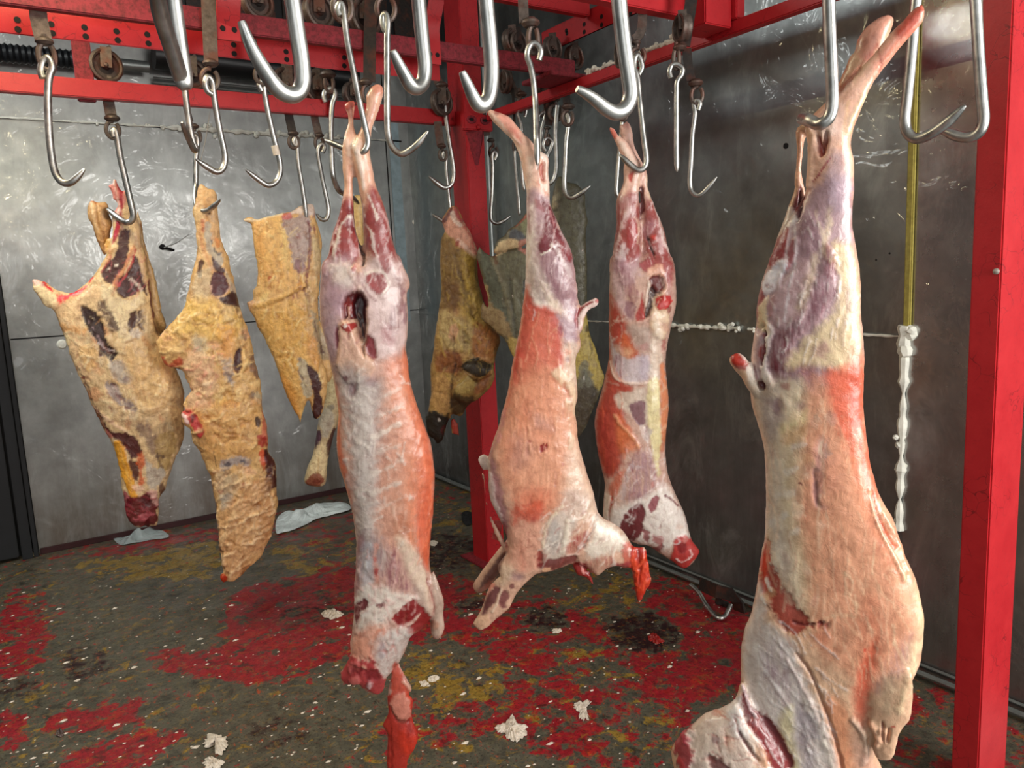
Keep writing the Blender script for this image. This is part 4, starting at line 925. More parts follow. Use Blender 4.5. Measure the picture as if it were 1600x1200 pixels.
ops = [
 # shanks
 pg(PF, '1441,6 1446,14 1430,50 1395,92 1365,132 1345,175 1331,225 1336,300 1330,345 1255,330 1262,190 1330,135 1400,45', 1, 6, 4),
 pg(RD, '1441,5 1447,15 1440,38 1425,52 1412,60 1400,55 1402,40 1420,18', .85, 8, 6), pg(OR, '1410,45 1430,50 1400,85 1372,110 1368,95', .6, 10, 6),
 pg('c98a78', '1395,7 1403,14 1398,32 1380,62 1360,92 1345,90 1338,60 1350,34 1372,12', .8, 6, 5), el(RD, 1375, 18, 14, 8, .8, 5, 4), el('7c2028', 1383, 11, 10, 4, .7, 3, 3),
 ln('a84c40', '1371,70 1378,100 1374,110', 4, .6), ln('c06a58', '1368,75 1330,120 1300,150 1290,160', 6, .55, 4, 3), ln(WF, '1340,72 1325,90 1312,120', 5, .4, 3),
 ln('8e5040', '1306,146 1325,125 1345,108', 5, .5, 4, 2, -2.0),
 ln(CR, '1350,150 1334,180 1326,205', 9, .7, 5, 2, 1.2), ln('efc890', '1326,160 1318,210 1322,240', 5, .5, 4, 2),
 ln('9a6a70', '1330,128 1305,155', 5, .5, 4, 2, 1), ln('b06858', '1296,170 1276,184', 4, .5, 3, 2),
 ln('eab898', '1244,196 1250,215 1246,250 1243,285', 9, .8, 3, 2, 1.5), ln('f0c4a4', '1264,196 1268,215 1266,250 1264,290', 9, .8, 3, 2, 2.5),
 pg('a83c30', '1277,214 1282,214 1284,242 1279,242', .9, 2, 2, -4), pg('9a5040', '1289,206 1296,210 1288,240 1283,236', .9, 3, 2, -4),
 ln('a83440', '1297,246 1286,262 1272,284', 2.4, .9, 1, .6),
 el(WF, 1292, 195, 16, 20, .4, 8, 5, .8), el('d0b8b0', 1310, 190, 12, 30, .4, 8, 4),
 # thigh
 pg(LI, '1285,280 1332,280 1334,330 1338,400 1345,480 1350,560 1300,610 1200,610 1176,560 1190,450 1212,385 1250,320', .9, 10, 6),
 pg('a8909c', '1300,240 1322,245 1326,300 1318,330 1300,330 1292,290', .65, 10, 6, .5),
 pg(MA, '1250,292 1256,296 1252,318 1246,344 1236,338 1240,310', .95, 3, 2, -1.5), pg(DM, '1250,300 1256,302 1250,335 1244,344', .8, 3, 1, -3),
 pg(WF, '1232,320 1242,338 1240,352 1226,362 1212,378 1220,350', .8, 5, 4, 1),
 pg(MR, '1222,366 1236,356 1234,385 1224,405 1212,418 1202,412 1212,386', .95, 4, 3, 1.5), pg(MR, '1238,375 1246,372 1240,410 1228,425 1222,410', .7, 4, 3, 1),
 pg('ece6ea', '1208,418 1224,405 1232,410 1226,430 1212,450 1198,462 1190,455 1196,432', .95, 5, 4, 1), el(PU, 1202, 446, 6, 3, .7, 3, 2),
 pg(MR, '1188,450 1196,462 1190,480 1184,500 1180,490', .85, 4, 3), el(MA, 1185, 500, 5, 12, .8, 3, 3, -2), el('8a2a2a', 1193, 516, 8, 8, .85, 4, 4, -4),
 pg(CR, '1194,470 1204,460 1200,490 1202,515 1190,520 1182,505 1184,485', .85, 4, 3, 1.5), el(MR, 1207, 478, 6, 17, .75, 5, 4, .5, 10),
 pg('c9a9a8', '1225,430 1250,410 1270,420 1262,470 1248,500 1225,515 1205,505 1202,470', .7, 10, 6, 1.4),
 ln('e8dede', '1240,330 1244,400 1234,450 1226,500', 3.5, .65, 3, 2), ln('e4d4d2', '1238,350 1228,410', 5, .6, 3, 2),
 pg(PU, '1254,330 1275,340 1295,385 1300,410 1278,420 1256,400 1248,360', .55, 12, 6, 1, .6),
 ln(CR, '1296,330 1292,370 1286,390 1300,410 1320,430', 7, .6, 6, 4), ln('e6cfae', '1275,330 1288,380 1292,396', 5, .45, 5, 3), ln(CR, '1275,400 1262,450 1250,480', 10, .55, 8, 4),
 pg('7c4450', '1288,384 1302,395 1305,430 1308,460 1302,470 1288,490 1275,505 1255,520 1240,528 1235,515 1248,490 1264,460 1275,440 1285,410', .85, 8, 5, 1.6, .7),
 pg(MR, '1290,385 1302,392 1306,425 1300,440 1290,420', .5, 6, 4, .5, .5),
 pg('dfc79c', '1302,380 1330,385 1340,430 1344,480 1348,560 1342,590 1300,575 1270,570 1240,580 1228,565 1250,540 1280,510 1305,480 1312,440 1308,410', .88, 9, 7, .8),
 pg(PU, '1322,445 1330,450 1334,480 1325,505 1312,530 1305,515 1310,490 1318,468', .65, 7, 5, 0, .5), pg('96566c', '1272,545 1292,530 1294,550 1275,558', .5, 8, 6),
 pg(MA, '1212,520 1230,515 1240,530 1236,552 1226,580 1214,585 1202,570 1205,540', .9, 6, 4, 1, .5), ln(WF, '1202,512 1196,545 1194,575 1202,600', 12, .8, 5, 3, 2.2), ln('e6c8be', '1182,520 1178,560 1184,590', 9, .7, 4, 3, 1),
 ln('6c1418', '1192,520 1194,545 1190,570', 4, .9, 2, 2, -5), pg(MR, '1186,546 1194,540 1194,562 1188,566', .9, 3, 3, 0),
 pg(MA, '1205,580 1235,575 1250,580 1240,600 1215,610', .6, 7, 5, 0, .5), pg(MR, '1250,570 1270,575 1275,595 1262,600 1248,590', .5, 8, 5),
 pg('b06058', '1141,560 1144,553 1156,552 1166,560 1172,572 1160,578 1150,574', .95, 3, 3), pg(RD, '1143,556 1154,553 1164,562 1158,572 1148,568', .9, 3, 3, 2), pg(WF, '1152,552 1166,556 1174,568 1164,565', .8, 2, 2, 1), pg(WF, '1166,574 1176,572 1184,600 1172,600', .8, 3, 3), pg(MA, '1176,572 1186,585 1194,608 1188,615 1180,596', .85, 4, 3),
 # flank and belly
 pg('cdbca6', '1172,600 1240,590 1262,610 1255,680 1240,760 1250,860 1260,950 1230,960 1195,900 1190,850 1196,760 1194,700 1182,650', .85, 14, 8),
 pg(CR, '1240,600 1262,620 1262,720 1245,800 1290,860 1300,980 1260,1000 1240,900 1215,760 1220,680', .5, 18, 8),
 pg(PE, '1262,600 1290,590 1330,590 1350,620 1352,700 1375,780 1408,860 1425,920 1430,1000 1400,1060 1360,1080 1330,1060 1270,1000 1262,900 1248,800 1255,700', .85, 16, 8),
 pg(OR, '1290,582 1320,575 1349,560 1350,640 1356,700 1370,760 1376,790 1352,760 1325,700 1305,660 1296,620', .9, 10, 6), pg(RD, '1330,560 1349,540 1350,620 1353,680 1345,720 1333,660 1322,610', .35, 12, 6),
 ln('e07c54', '1330,700 1350,770 1375,840 1400,900', 16, .5, 14, 6), ln('d8603c', '1360,770 1382,830 1396,855', 6, .8, 4, 3, -1.5), ln('f0c8a4', '1358,765 1372,820 1402,880 1412,905', 4, .7, 3, 2, 1.5), ln('eab08c', '1380,800 1405,850 1418,890', 5, .6, 3, 2, 1.5),
 ln('e9cda8', '1392,890 1412,930 1420,960', 8, .5, 8, 4), ln(CR, '1436,930 1440,970 1436,1010', 12, .7, 8, 4),
 pg('b0858a', '1276,690 1290,685 1288,720 1282,780 1288,790 1276,792 1270,760', .5, 8, 5, -.6), pg('b06c5c', '1284,720 1312,715 1316,760 1290,770', .3, 12, 6), ln('8a5a60', '1274,735 1273,770 1278,788', 7, .5, 4, 2, -1),
 pg('a8989a', '1190,620 1220,625 1222,660 1205,690 1194,680', .5, 10, 7), el(PU, 1214, 637, 8, 14, .6, 6, 4, -1), el(PU, 1250, 634, 9, 7, .5, 6, 4), el('68282c', 1190, 603, 7, 5, .95, 3, 2, -5, 50), el(MR, 1226, 604, 7, 5, .5, 4, 3),
 pg('e0cb96', '1218,665 1246,655 1258,640 1262,660 1240,670 1222,680', .6, 6, 5), pg('c08a54', '1222,680 1255,662 1262,675 1245,690 1225,695', .55, 7, 5),
 ln(WF, '1240,700 1256,695', 9, .5, 5, 4), ln(WF, '1228,738 1244,732', 9, .5, 5, 4), ln(WF, '1215,775 1240,770', 8, .5, 5, 4), ln('d8d2cc', '1206,815 1228,805', 10, .5, 5, 5), ln(WF, '1235,835 1246,830', 8, .5, 5, 4),
 pg('bcb4ae', '1196,700 1222,720 1216,800 1232,870 1225,900 1205,880 1196,800', .45, 12, 7), el(MA, 1250, 756, 3, 2, .9, 1, 1, 0, 30), ln(MA, '1250,756 1256,760', 1.5, .8, .8, .5),
 # wound
 pg('9c1f18', '1190,860 1200,842 1202,870 1212,895 1222,915 1245,945 1262,968 1270,975 1285,972 1298,974 1286,980 1262,982 1250,992 1236,995 1218,970 1202,950 1198,930 1186,915', .85, 5, 7, -1.5),
 pg('c8422c', '1186,880 1200,860 1196,905 1192,925', .85, 6, 5), ln('6a0e10', '1238,972 1256,978 1275,974 1288,972', 3.5, .9, 2, 1, -2), ln('7c1214', '1198,945 1215,972 1236,990', 6, .5, 4, 4, -1), ln(WF, '1196,905 1202,922', 6, .8, 3, 2, 1), ln(WF, '1190,933 1196,943', 6, .9, 3, 2, 1),
 pg('c8563c', '1250,990 1290,985 1290,1010 1262,1005', .3, 12, 6),
 # shoulder
 pg('d9cfc8', '1186,910 1196,960 1215,985 1240,1005 1255,1050 1275,1100 1300,1160 1315,1240 1240,1260 1200,1180 1160,1060 1162,985 1178,940', .9, 10, 5),
 pg('a8949c', '1200,1000 1225,1010 1245,1060 1262,1100 1250,1130 1215,1090 1190,1060 1185,1030', .55, 14, 6, 0, .5), pg('a07884', '1195,1040 1225,1050 1240,1095 1220,1100', .4, 8, 5, 0, .8),
 ln('eee8e2', '1176,990 1190,1040 1230,1090', 5, .45, 3, 2), ln('c9b4b0', '1230,1030 1262,1090 1290,1150', 5, .4, 4, 2, 1), ln('e8dccb', '1258,1095 1285,1150 1305,1210', 8, .5, 6, 3, 1),
 pg('dccf9e', '1225,1110 1240,1105 1240,1150 1255,1200 1230,1230 1218,1180 1215,1140', .75, 8, 5, .6), pg('a49aa4', '1244,1105 1270,1115 1278,1150 1258,1160 1246,1140', .6, 9, 6), pg('9c8c98', '1240,1150 1262,1160 1275,1200 1255,1220', .5, 8, 6),
 ln('b07058', '1245,1020 1270,1060 1288,1105 1306,1160 1318,1210', 4, .6, 3, 1.5, -2.5),
 pg(MA, '1150,1096 1165,1080 1172,1100 1184,1110 1205,1125 1222,1150 1234,1175 1240,1200 1205,1205 1195,1170 1178,1150 1165,1130 1158,1112', .95, 3, 3, -2, .0), pg(DM, '1156,1098 1172,1108 1190,1130 1172,1134 1160,1112', .5, 6, 4, 0, .8), pg('8c1418', '1180,1130 1205,1140 1228,1175 1235,1200 1200,1195', .6, 8, 4),
 ln('d8c0c0', '1160,1072 1170,1098 1174,1110 1186,1122', 4, .8, 2, 2, 1.5),
 pg('e4d2c4', '1146,1082 1156,1098 1170,1140 1190,1175 1200,1230 1160,1260 1090,1250 1066,1200 1062,1150 1090,1115 1120,1098', .85, 8, 6),
 pg('efe9e6', '1130,1094 1152,1090 1158,1120 1168,1150 1150,1150 1138,1120', .8, 8, 5, 1), ln('d06848', '1110,1103 1125,1115 1140,1125', 4, .5, 3, 3), el(PU, 1118, 1155, 8, 7, .6, 4, 4),
 pg(MA, '1104,1180 1124,1190 1140,1200 1150,1230 1120,1220', .8, 5, 5, -2), ln(MA, '1155,1145 1170,1170 1185,1190', 5, .8, 3, 2, -2), pg('d8a070', '1180,1165 1200,1185 1200,1210 1180,1200', .5, 8, 5), pg('c07a50','1130,1150 1150,1160 1140,1175', .4, 8, 5),
 pg('9a2030', '1054,1150 1066,1140 1080,1130 1086,1140 1078,1160 1082,1190 1072,1230 1062,1200 1056,1170', .9, 5, 7, 2), el('c85060', 1074, 1152, 8, 10, .6, 4, 5, 2), el(WF, 1080, 1146, 6, 6, .6, 4, 4, 1), pg('c04040', '1060,1180 1072,1190 1068,1210', .6, 3, 4, 1),
 # foreleg side
 pg('d65a40', '1342,1050 1360,1010 1372,1000 1362,1060 1356,1110 1350,1135 1338,1120 1334,1085', .8, 10, 5, -1.2), pg('c85838', '1360,930 1385,1000 1352,1050 1345,980', .35, 18, 6),
 pg('9c8690', '1410,1000 1428,990 1422,1040 1400,1060 1375,1085 1368,1070 1385,1040', .5, 12, 6, 0, .4), pg('b4a488', '1380,1060 1400,1060 1392,1110 1378,1110', .5, 10, 6), ln(CR, '1430,1010 1420,1060 1405,1110', 10, .6, 8, 4, 1.5),
 ln('ecd2bc', '1332,1125 1345,1140 1352,1160 1350,1190', 8, .6, 5, 4, 2), ln('e8b090', '1360,1130 1372,1150 1370,1164', 6, .7, 4, 2, 3), ln('b06050', '1378,1130 1380,1160', 3, .7, 2, 1.5, -4), ln('b87058', '1389,1140 1386,1160', 3, .6, 2, 1, -4), el(RD, 1396, 1136, 4, 2, .8, 2, 1), el('eeb898', 1378, 1150, 6, 11, .5, 4, 2, 3),
 pg('b88478', '1335,1140 1352,1170 1372,1200 1370,1230 1340,1220 1330,1180', .5, 10, 6),
 pg('dc8458', '1290,1090 1325,1110 1330,1180 1340,1240 1318,1240 1305,1170', .6, 10, 5),
 el(RD, 1352, 1016, 3, 3, .8, 2, 1), ln(CR, '1290,965 1310,960 1330,962', 4, .3, 4, 3),
]
ops += blobs((1200, 620, 1300, 960), 34, ['e8d8c0', 'c8a890', 'd8b080', 'b89c90'], (5, 14), .4, 101, .2, .6, 80) + wisps((1195, 330, 1340, 560), 46, 'ece2dc', 1.8, 34, 100, 18, .55, 1) + wisps((1200, 620, 1400, 1000), 70, 'efcfae', 3.2, 70, 84, 7, .30, 2, .05) + wisps((1190, 600, 1400, 1060), 50, 'c0705c', 2.5, 40, 86, 12, .25, 3, -.05) + wisps((1190, 980, 1300, 1200), 46, 'f0eae6', 2.0, 50, 55, 10, .45, 4) + wisps((1070, 1110, 1200, 1200), 40, 'b86458', 2.2, 20, 40, 40, .5, 5, -.8) + wisps((1320, 860, 1440, 1060), 34, 'f4dab4', 3, 50, 75, 10, .35, 6, .1)
o = flesh('sheep_carcass', fr, [dict(p=body, k=.62, cap=85), dict(p=farleg, k=.8, off=-.055), dict(p=neck, k=.75, off=.03, cap=60), dict(p=foreleg, k=.38, off=.035), dict(p=tail, k=.7, off=.02)],
          'd8b090', ops, M_LAMB, vox=.0029, rough=.0011, rscale=38, step=3.5)
tag(o, 'large skinned sheep carcass hanging close on the right, its shanks reaching the top edge', 'carcass', 'hanging carcasses')

# ---- centre carcass
fr = Frame(600, 600, D=2.08)
legL = ('540,160 553,156 556,162 554,178 553,195 556,210 555,225 558,250 553,275 552,300 553,330 556,360 565,385 572,410 560,430 520,460 501,470 500,440 503,420 508,410 512,400 518,370 528,340 534,315 537,290 535,270 534,245 534,230 538,210 543,195 543,180 538,168')
legR = ('580,138 590,132 598,136 600,146 596,160 590,180 582,200 580,215 578,235 582,260 588,290 598,315 607,345 613,375 621,400 628,410 640,450 600,470 570,440 566,410 568,385 567,360 566,330 562,305 557,280 551,255 548,238 553,225 562,205 568,185 572,165 572,150')
body = ('505,408 530,395 556,392 568,400 585,390 618,395 628,408 634,440 637,480 638,500 636,530 634,545 638,565 640,590 648,620 658,650 668,675 676,705 679,740 679,765 677,800 674,830 672,860 672,885 678,905 688,920 693,935 692,950 694,975 690,988 682,994 674,990 671,980 674,965 '
        '666,975 655,985 643,990 638,1005 632,1020 620,1040 612,1050 604,1058 600,1075 590,1085 570,1080 560,1066 545,1070 534,1062 532,1050 540,1040 548,1022 546,1005 550,985 553,950 553,920 555,890 556,850 552,810 545,780 538,755 530,730 526,700 527,670 528,640 524,610 518,580 514,560 508,530 500,500 499,460 501,430')
rag = '618,1030 626,1044 634,1060 646,1082 640,1090 648,1100 645,1120 650,1140 655,1155 650,1175 640,1190 634,1215 606,1215 604,1180 604,1150 596,1140 606,1120 604,1095 608,1070 612,1045'
ops = [
 pg(PF, '535,150 560,150 556,230 556,300 553,330 535,330 530,240', 1, 5, 3), pg(PF, '570,130 602,130 592,190 580,240 592,300 600,320 575,330 560,290 545,240 566,200', 1, 5, 3),
 pg('b85048', '538,160 555,156 556,168 540,172', .9, 3, 4, 1), pg('c8706c', '543,172 553,172 552,186 544,184', .5, 4, 3), pg('c86048', '578,132 600,134 598,150 585,146', .5, 5, 4, 1),
 ln(WF, '556,230 562,260 570,295', 6, .6, 3, 2, 1.5), ln('e8d0c0', '540,215 546,240', 8, .6, 4, 3, 1), ln('d99070', '547,260 546,300', 4, .6, 3, 2), ln('d09080', '586,160 576,195', 4, .5, 3, 2), el(WF, 556, 226, 8, 12, .5, 5, 3, 1.5), ln('e0a890', '575,260 590,300', 7, .5, 4, 2),
 # thigh muscles
 pg(MR, '536,310 553,315 558,345 564,390 555,420 530,420 505,430 506,405 516,370 526,335', .95, 6, 4, 1), pg(MR, '578,290 594,300 608,345 615,380 624,410 600,420 580,400 572,370 568,340 572,320', .95, 6, 4, 1),
 pg(MA, '545,320 555,330 560,350 556,362 540,355', .6, 4, 3), ln(WF, '548,335 535,350 528,375 522,400', 5, .8, 3, 3, .8), ln(WF, '556,345 566,350 566,330', 3, .6, 2, 2), ln('d8b0b0', '530,345 520,375 512,400', 3, .7, 2, 2), ln('e4cfc8', '560,360 563,385', 3, .7, 2, 2),
 ln(WF, '576,305 586,330 590,345', 4, .8, 2, 2), ln('dcb4b0', '590,320 604,345 612,370', 4, .7, 3, 2), ln('e8d8d0', '572,350 582,365 584,385 590,400', 5, .8, 3, 3, .8), ln(PU, '568,330 574,365 570,400', 4, .6, 3, 2),
 ln(BK, '560,350 563,380 568,400 567,415', 4, .8, 2, 2, -8),
 pg('c2a4aa', '501,430 512,405 530,400 552,405 556,430 550,470 530,500 540,540 515,560 503,520', .85, 10, 6, 1), pg(WF, '520,415 545,412 556,425 548,450 530,445 518,435', .6, 8, 6, .8), pg('a07a88', '505,440 515,425 530,450 545,475 528,490 512,475', .45, 12, 6),
 pg('a84c50', '530,395 552,398 550,412 535,415', .4, 6, 5, 0, .5),
 pg('d8c0bc', '570,410 600,400 625,410 634,460 634,540 600,560 575,545 572,480 560,450', .85, 10, 6, .8), pg(MR, '592,402 604,400 610,420 604,430 596,418', .8, 4, 3), ln(MA, '618,430 628,455 624,490', 6, .5, 4, 3, 0),
 pg(MR, '575,430 592,426 602,435 602,450 592,460 580,452 572,440', .95, 3, 3, .8), ln(WF, '570,428 585,424 602,428 606,445 596,462', 3.5, .7, 2, 2, .8), ln('7c3038', '566,445 576,462 586,470', 3, .5, 2, 2),
 pg(MA, '606,490 612,478 622,470 632,440 628,500 616,520 605,508', .75, 6, 5, 0, .4), pg('9c5058', '600,510 612,520 618,535 605,540 596,525', .6, 8, 5), pg(PU, '632,470 636,500 630,505', .6, 3, 3),
 el(PF, 560, 420, 8, 9, .6, 4, 5, 2), el('b86060', 554, 420, 4, 5, .7, 2, 2, 1), ln('e8ccc0', '545,425 556,440 562,455', 5, .5, 3, 3, 1),
 # pelvic opening
 pg('5c1218', '534,475 540,462 552,457 562,456 570,466 573,480 574,500 574,530 570,545 572,560 560,540 545,500 536,498', .98, 2, 3, -14), pg(BK, '550,470 566,462 572,490 572,530 562,530 552,500', .7, 4, 4, -8), pg('8c2820', '535,475 545,465 546,490 538,495', .8, 3, 3), ln('c8a898', '556,490 566,505 570,520', 3, .5, 2, 2, 2), ln('d8a890', '541,480 543,496', 4, .7, 2, 2, 3),
 pg('7c2028', '573,520 582,530 588,545 586,560 578,562 572,548', .95, 2, 2, -3), ln(WF, '574,498 573,525 566,540', 3, .7, 1.5, 1.5, 2), pg('86303a', '524,518 532,510 532,535 526,545', .9, 3, 2, -2),
 # brisket stump
 pg('e0b8a0', '529,510 534,503 546,500 558,502 562,515 566,535 574,555 584,566 580,590 555,600 535,590 528,570 530,545', .95, 3, 3, 3), pg('a02828', '533,508 545,503 556,506 552,515 546,521 538,516', .95, 2, 3, 1), el(WF, 541, 509, 4, 3, .9, 1.5, 1, 2), el('7c1820', 545, 526, 3, 5, .6, 2, 2, -1),
 pg('e4b498', '528,540 535,545 535,560 528,565', .7, 3, 3), 
 # back: grey spine with ribs, orange flank
 pg('da7454', '630,545 640,560 645,600 662,650 676,705 680,765 676,840 672,890 660,870 650,820 648,740 640,680 632,620', 1, 6, 4), pg('de8866', '600,570 634,560 645,640 655,700 655,800 640,850 630,780 628,700 610,620', .8, 12, 6), pg(PE, '540,600 640,600 655,700 640,820 600,870 545,800 528,700', .45, 20, 6),
 pg('d87a5c', '524,600 532,640 532,690 548,760 556,850 550,800 536,750 526,700', .95, 5, 3), pg('d8684a', '655,780 676,770 672,880 662,880 652,840', .7, 8, 5),
 pg('b8b0ac', '530,575 580,590 600,600 595,680 590,760 588,820 605,880 570,900 556,860 552,790 545,700 538,640', .8, 14, 7, .8), pg('d4ccc2', '556,600 575,600 580,680 582,760 580,830 565,835 560,760 556,680', .5, 10, 6, 1.2),
 el('6c2c34', 542, 590, 6, 4, .8, 3, 3, -1), el(PU, 582, 595, 12, 8, .45, 7, 5), el('7c6068', 550, 610, 5, 14, .6, 4, 4, -1), pg('7c6c6c', '540,560 570,580 560,600 545,600', .3, 10, 6),
] + [ln('e4d6c8', '%d,%d %d,%d %d,%d' % (582, y, 604, y-10, 626, y-22+(i % 2)*4), 4+1.6*(i % 3), .45+.12*(i % 3), 4.5, 4.5, .35) for i, y in enumerate((628, 655, 683, 712, 742, 772, 800))] \
  + [ln('ddd0c6', '%d,%d %d,%d %d,%d' % (560, y, 545, y-10, 533+(y-600)//18, y-24), 5.5, .5, 4.5, 4.5, .35) for y in (630, 658, 686, 714, 742, 770, 798)] \
  + [ln('b87860', '%d,%d %d,%d' % (588, y, 616, y-16), 5, .35, 4, 4, -.3) for y in (642, 669, 698, 727, 757)] + [
 ln('e8cdbc', '620,860 628,835 634,800', 3, .5, 3, 2), ln('e6c8b4', '615,790 620,820 640,850 655,880 664,910', 5, .6, 4, 3, 1),
 pg('c07a58', '614,810 634,805 632,840 618,835', .6, 6, 5), pg('c87850', '635,820 650,830 648,860 638,850', .6, 6, 5), pg('c88868', '612,770 620,765 625,790 615,792', .5, 6, 5),
 # neck and shoulders
 pg(PU, '562,835 575,825 595,840 615,860 640,905 655,920 630,930 600,925 580,890 568,860', .6, 12, 7, 0, .6), pg('96505c', '605,850 622,860 640,905 645,920 615,918 600,890', .55, 8, 6, 0, .8),
 pg('96606a', '556,850 568,840 566,900 560,930 554,940', .6, 5, 4), pg('c9cbd2', '566,860 580,855 582,920 575,960 562,950', .6, 7, 6), ln('dc9480', '588,850 586,880 590,910', 6, .6, 4, 4), el('a83838', 588, 893, 3, 6, .8, 2, 2), el('b04038', 587, 873, 4, 4, .6, 3, 2),
 pg('dcc8b0', '620,840 638,850 660,890 674,940 672,960 655,925 640,900', .75, 6, 5, 1.5), pg('b8a498', '645,910 660,930 674,960 670,975 650,950', .6, 8, 6), pg('c2aa98', '672,880 682,905 692,935 692,975 684,992 674,988 678,960 676,920', .85, 4, 4, 1), ln('8c4038', '668,905 678,940 678,960', 2.5, .8, 1.5, 1, -3), el('b87050', 678, 975, 6, 7, .5, 4, 4, 1),
 pg(WF, '556,930 580,915 620,925 650,935 640,950 620,960 606,975 612,985 640,980 640,995 600,1000 560,990 553,960', .85, 7, 8, 1), pg(MA, '553,950 560,940 572,935 575,948 562,958 556,975', .95, 2.5, 3, -1.5), pg('8c1f22', '612,968 628,950 645,938 655,945 668,958 676,968 670,980 650,988 634,980 622,978', .98, 2.5, 3, -2), pg('701418', '620,970 640,950 650,960 640,975', .4, 6, 4), el(MA, 594, 946, 6, 4, .85, 2, 3, -1), ln('5c5058', '592,968 602,969', 3, .6, 2, 2),
 ln('e8c8b8', '634,978 646,972 656,960', 4, .8, 2, 2, 2), pg('9c3838', '634,985 660,975 655,988 642,995', .8, 3, 3),
 pg('e8a084', '556,990 590,975 606,985 590,1030 560,1030 548,1020', .75, 8, 6, .5), pg('dc7850', '588,985 602,982 604,992 594,996 594,1010 588,1000', .85, 3, 3), pg('d8cfc8', '600,985 640,985 640,1010 620,1040 600,1060 585,1030 586,1000', .75, 7, 6, .8), pg('a89ca0', '590,1010 600,1005 602,1025 595,1030', .6, 4, 4),
 pg('a82c34', '533,1050 548,1025 562,1028 585,1030 592,1050 604,1062 600,1080 585,1085 570,1078 556,1068 542,1070', .9, 4, 6, 2), pg('c86c68', '545,1045 556,1030 566,1040 556,1052', .6, 3, 4, 2), el('6c1420', 560, 1046, 10, 7, .75, 4, 5, -2), el('6c1420', 580, 1052, 12, 9, .6, 4, 5, -2), el('d8b8b8', 578, 1068, 4, 7, .85, 2, 2, 3), el('d88078', 555, 1062, 8, 6, .5, 3, 3, 3), el(PF, 570, 1040, 5, 4, .6, 3, 3, 2),
 # hanging membrane
 pg('b02c22', '600,1090 650,1085 660,1160 640,1220 600,1220 592,1140', .95, 4, 3), pg('c8503c', '615,1035 626,1045 636,1070 645,1085 640,1110 612,1095', .9, 4, 4), pg('d8907c', '610,1095 622,1082 635,1085 642,1100 636,1125 622,1125 612,1112', .9, 3, 4, 2), ln('e8b8a0', '630,1065 645,1082', 4, .8, 2, 2, 2), ln('701410', '612,1105 620,1125 640,1128', 3, .8, 2, 2, -2), pg('d8402c', '625,1140 650,1150 650,1170 630,1175', .6, 6, 5, 1), ln('7c1410', '610,1140 612,1200', 3, .5, 3, 2, -1), ln('8c1810', '640,1135 638,1150', 8, .6, 4, 3),
]
ops += wisps((505, 320, 632, 440), 50, 'e8d2cc', 1.6, 28, 95, 20, .6, 11) + wisps((505, 400, 632, 560), 30, '94505c', 2.2, 22, 90, 25, .4, 12, -.5) + wisps((532, 560, 640, 900), 60, 'e6dcd0', 2.4, 20, 75, 45, .45, 13, .7) + wisps((540, 600, 630, 820), 30, '946058', 1.8, 14, 80, 40, .4, 14, -.6) + wisps((640, 600, 676, 860), 30, 'f0906c', 1.8, 50, 86, 6, .4, 15) + wisps((555, 860, 650, 960), 50, 'dcb0a8', 2, 18, 100, 40, .55, 16) + wisps((550, 960, 650, 1050), 46, 'b05c50', 2, 18, 100, 40, .5, 17, -.8)
o = flesh('sheep_carcass', fr, [dict(p=legL, k=.85, off=0), dict(p=legR, k=.85, off=.01), dict(p=body, k=.72, cap=90), dict(p=rag, k=.35, off=-.02),
          dict(p='676,885 684,905 693,935 692,955 694,975 690,990 682,995 673,989 672,978 676,950 670,920', k=.7, off=.02)],
          'c8a090', ops, M_LAMB, vox=.0043, rough=.0014, rscale=34, step=3)
tag(o, 'skinned carcass in the centre seen from its back, belly-side slit below crossed hocks', 'carcass', 'hanging carcasses')

# ---- leaning carcass right of centre
fr = Frame(850, 560, D=2.3)
leg = ('757,166 770,172 785,177 797,183 806,194 818,208 830,220 842,235 852,240 858,250 857,265 858,290 859,310 862,325 870,345 880,365 890,385 896,405 898,430 903,460 880,480 840,490 822,460 821,420 822,390 823,350 822,320 822,300 817,270 810,240 800,220 788,208 775,195 768,188')
body = ('822,440 830,425 860,410 895,415 900,440 903,465 908,480 912,500 906,520 908,540 900,560 901,590 903,620 898,640 902,665 904,690 910,715 918,740 926,765 932,790 936,802 944,810 960,818 975,830 984,845 990,855 996,870 992,880 978,888 960,884 945,890 934,900 926,895 915,885 900,878 '
        '880,885 858,893 840,895 828,905 818,915 806,930 796,950 785,960 772,970 762,980 750,985 741,978 738,973 750,955 757,935 765,915 775,905 782,900 778,890 779,880 790,865 792,840 785,820 775,800 767,785 763,760 763,735 762,715 770,690 780,660 788,630 795,600 800,570 808,530 815,490')
leg2 = '788,860 793,850 796,870 790,890 782,905 770,925 760,938 745,945 737,941 735,930 745,915 760,895 775,875'
flap = '905,480 912,472 925,466 931,464 936,468 933,478 922,483 914,495 908,520 898,515 898,495'
ear = '745,718 752,711 762,713 764,725 762,738 755,738 748,730'
strip = '751,735 757,740 760,770 765,800 778,825 790,850 793,868 788,865 776,845 764,815 757,785 753,755'
throat = '894,880 905,876 915,888 925,900 932,922 925,915 915,903 903,900 897,892'
rag = '984,850 996,852 1008,852 1012,870 1016,895 1018,905 1010,920 1002,938 994,938 990,915 986,890 982,870'
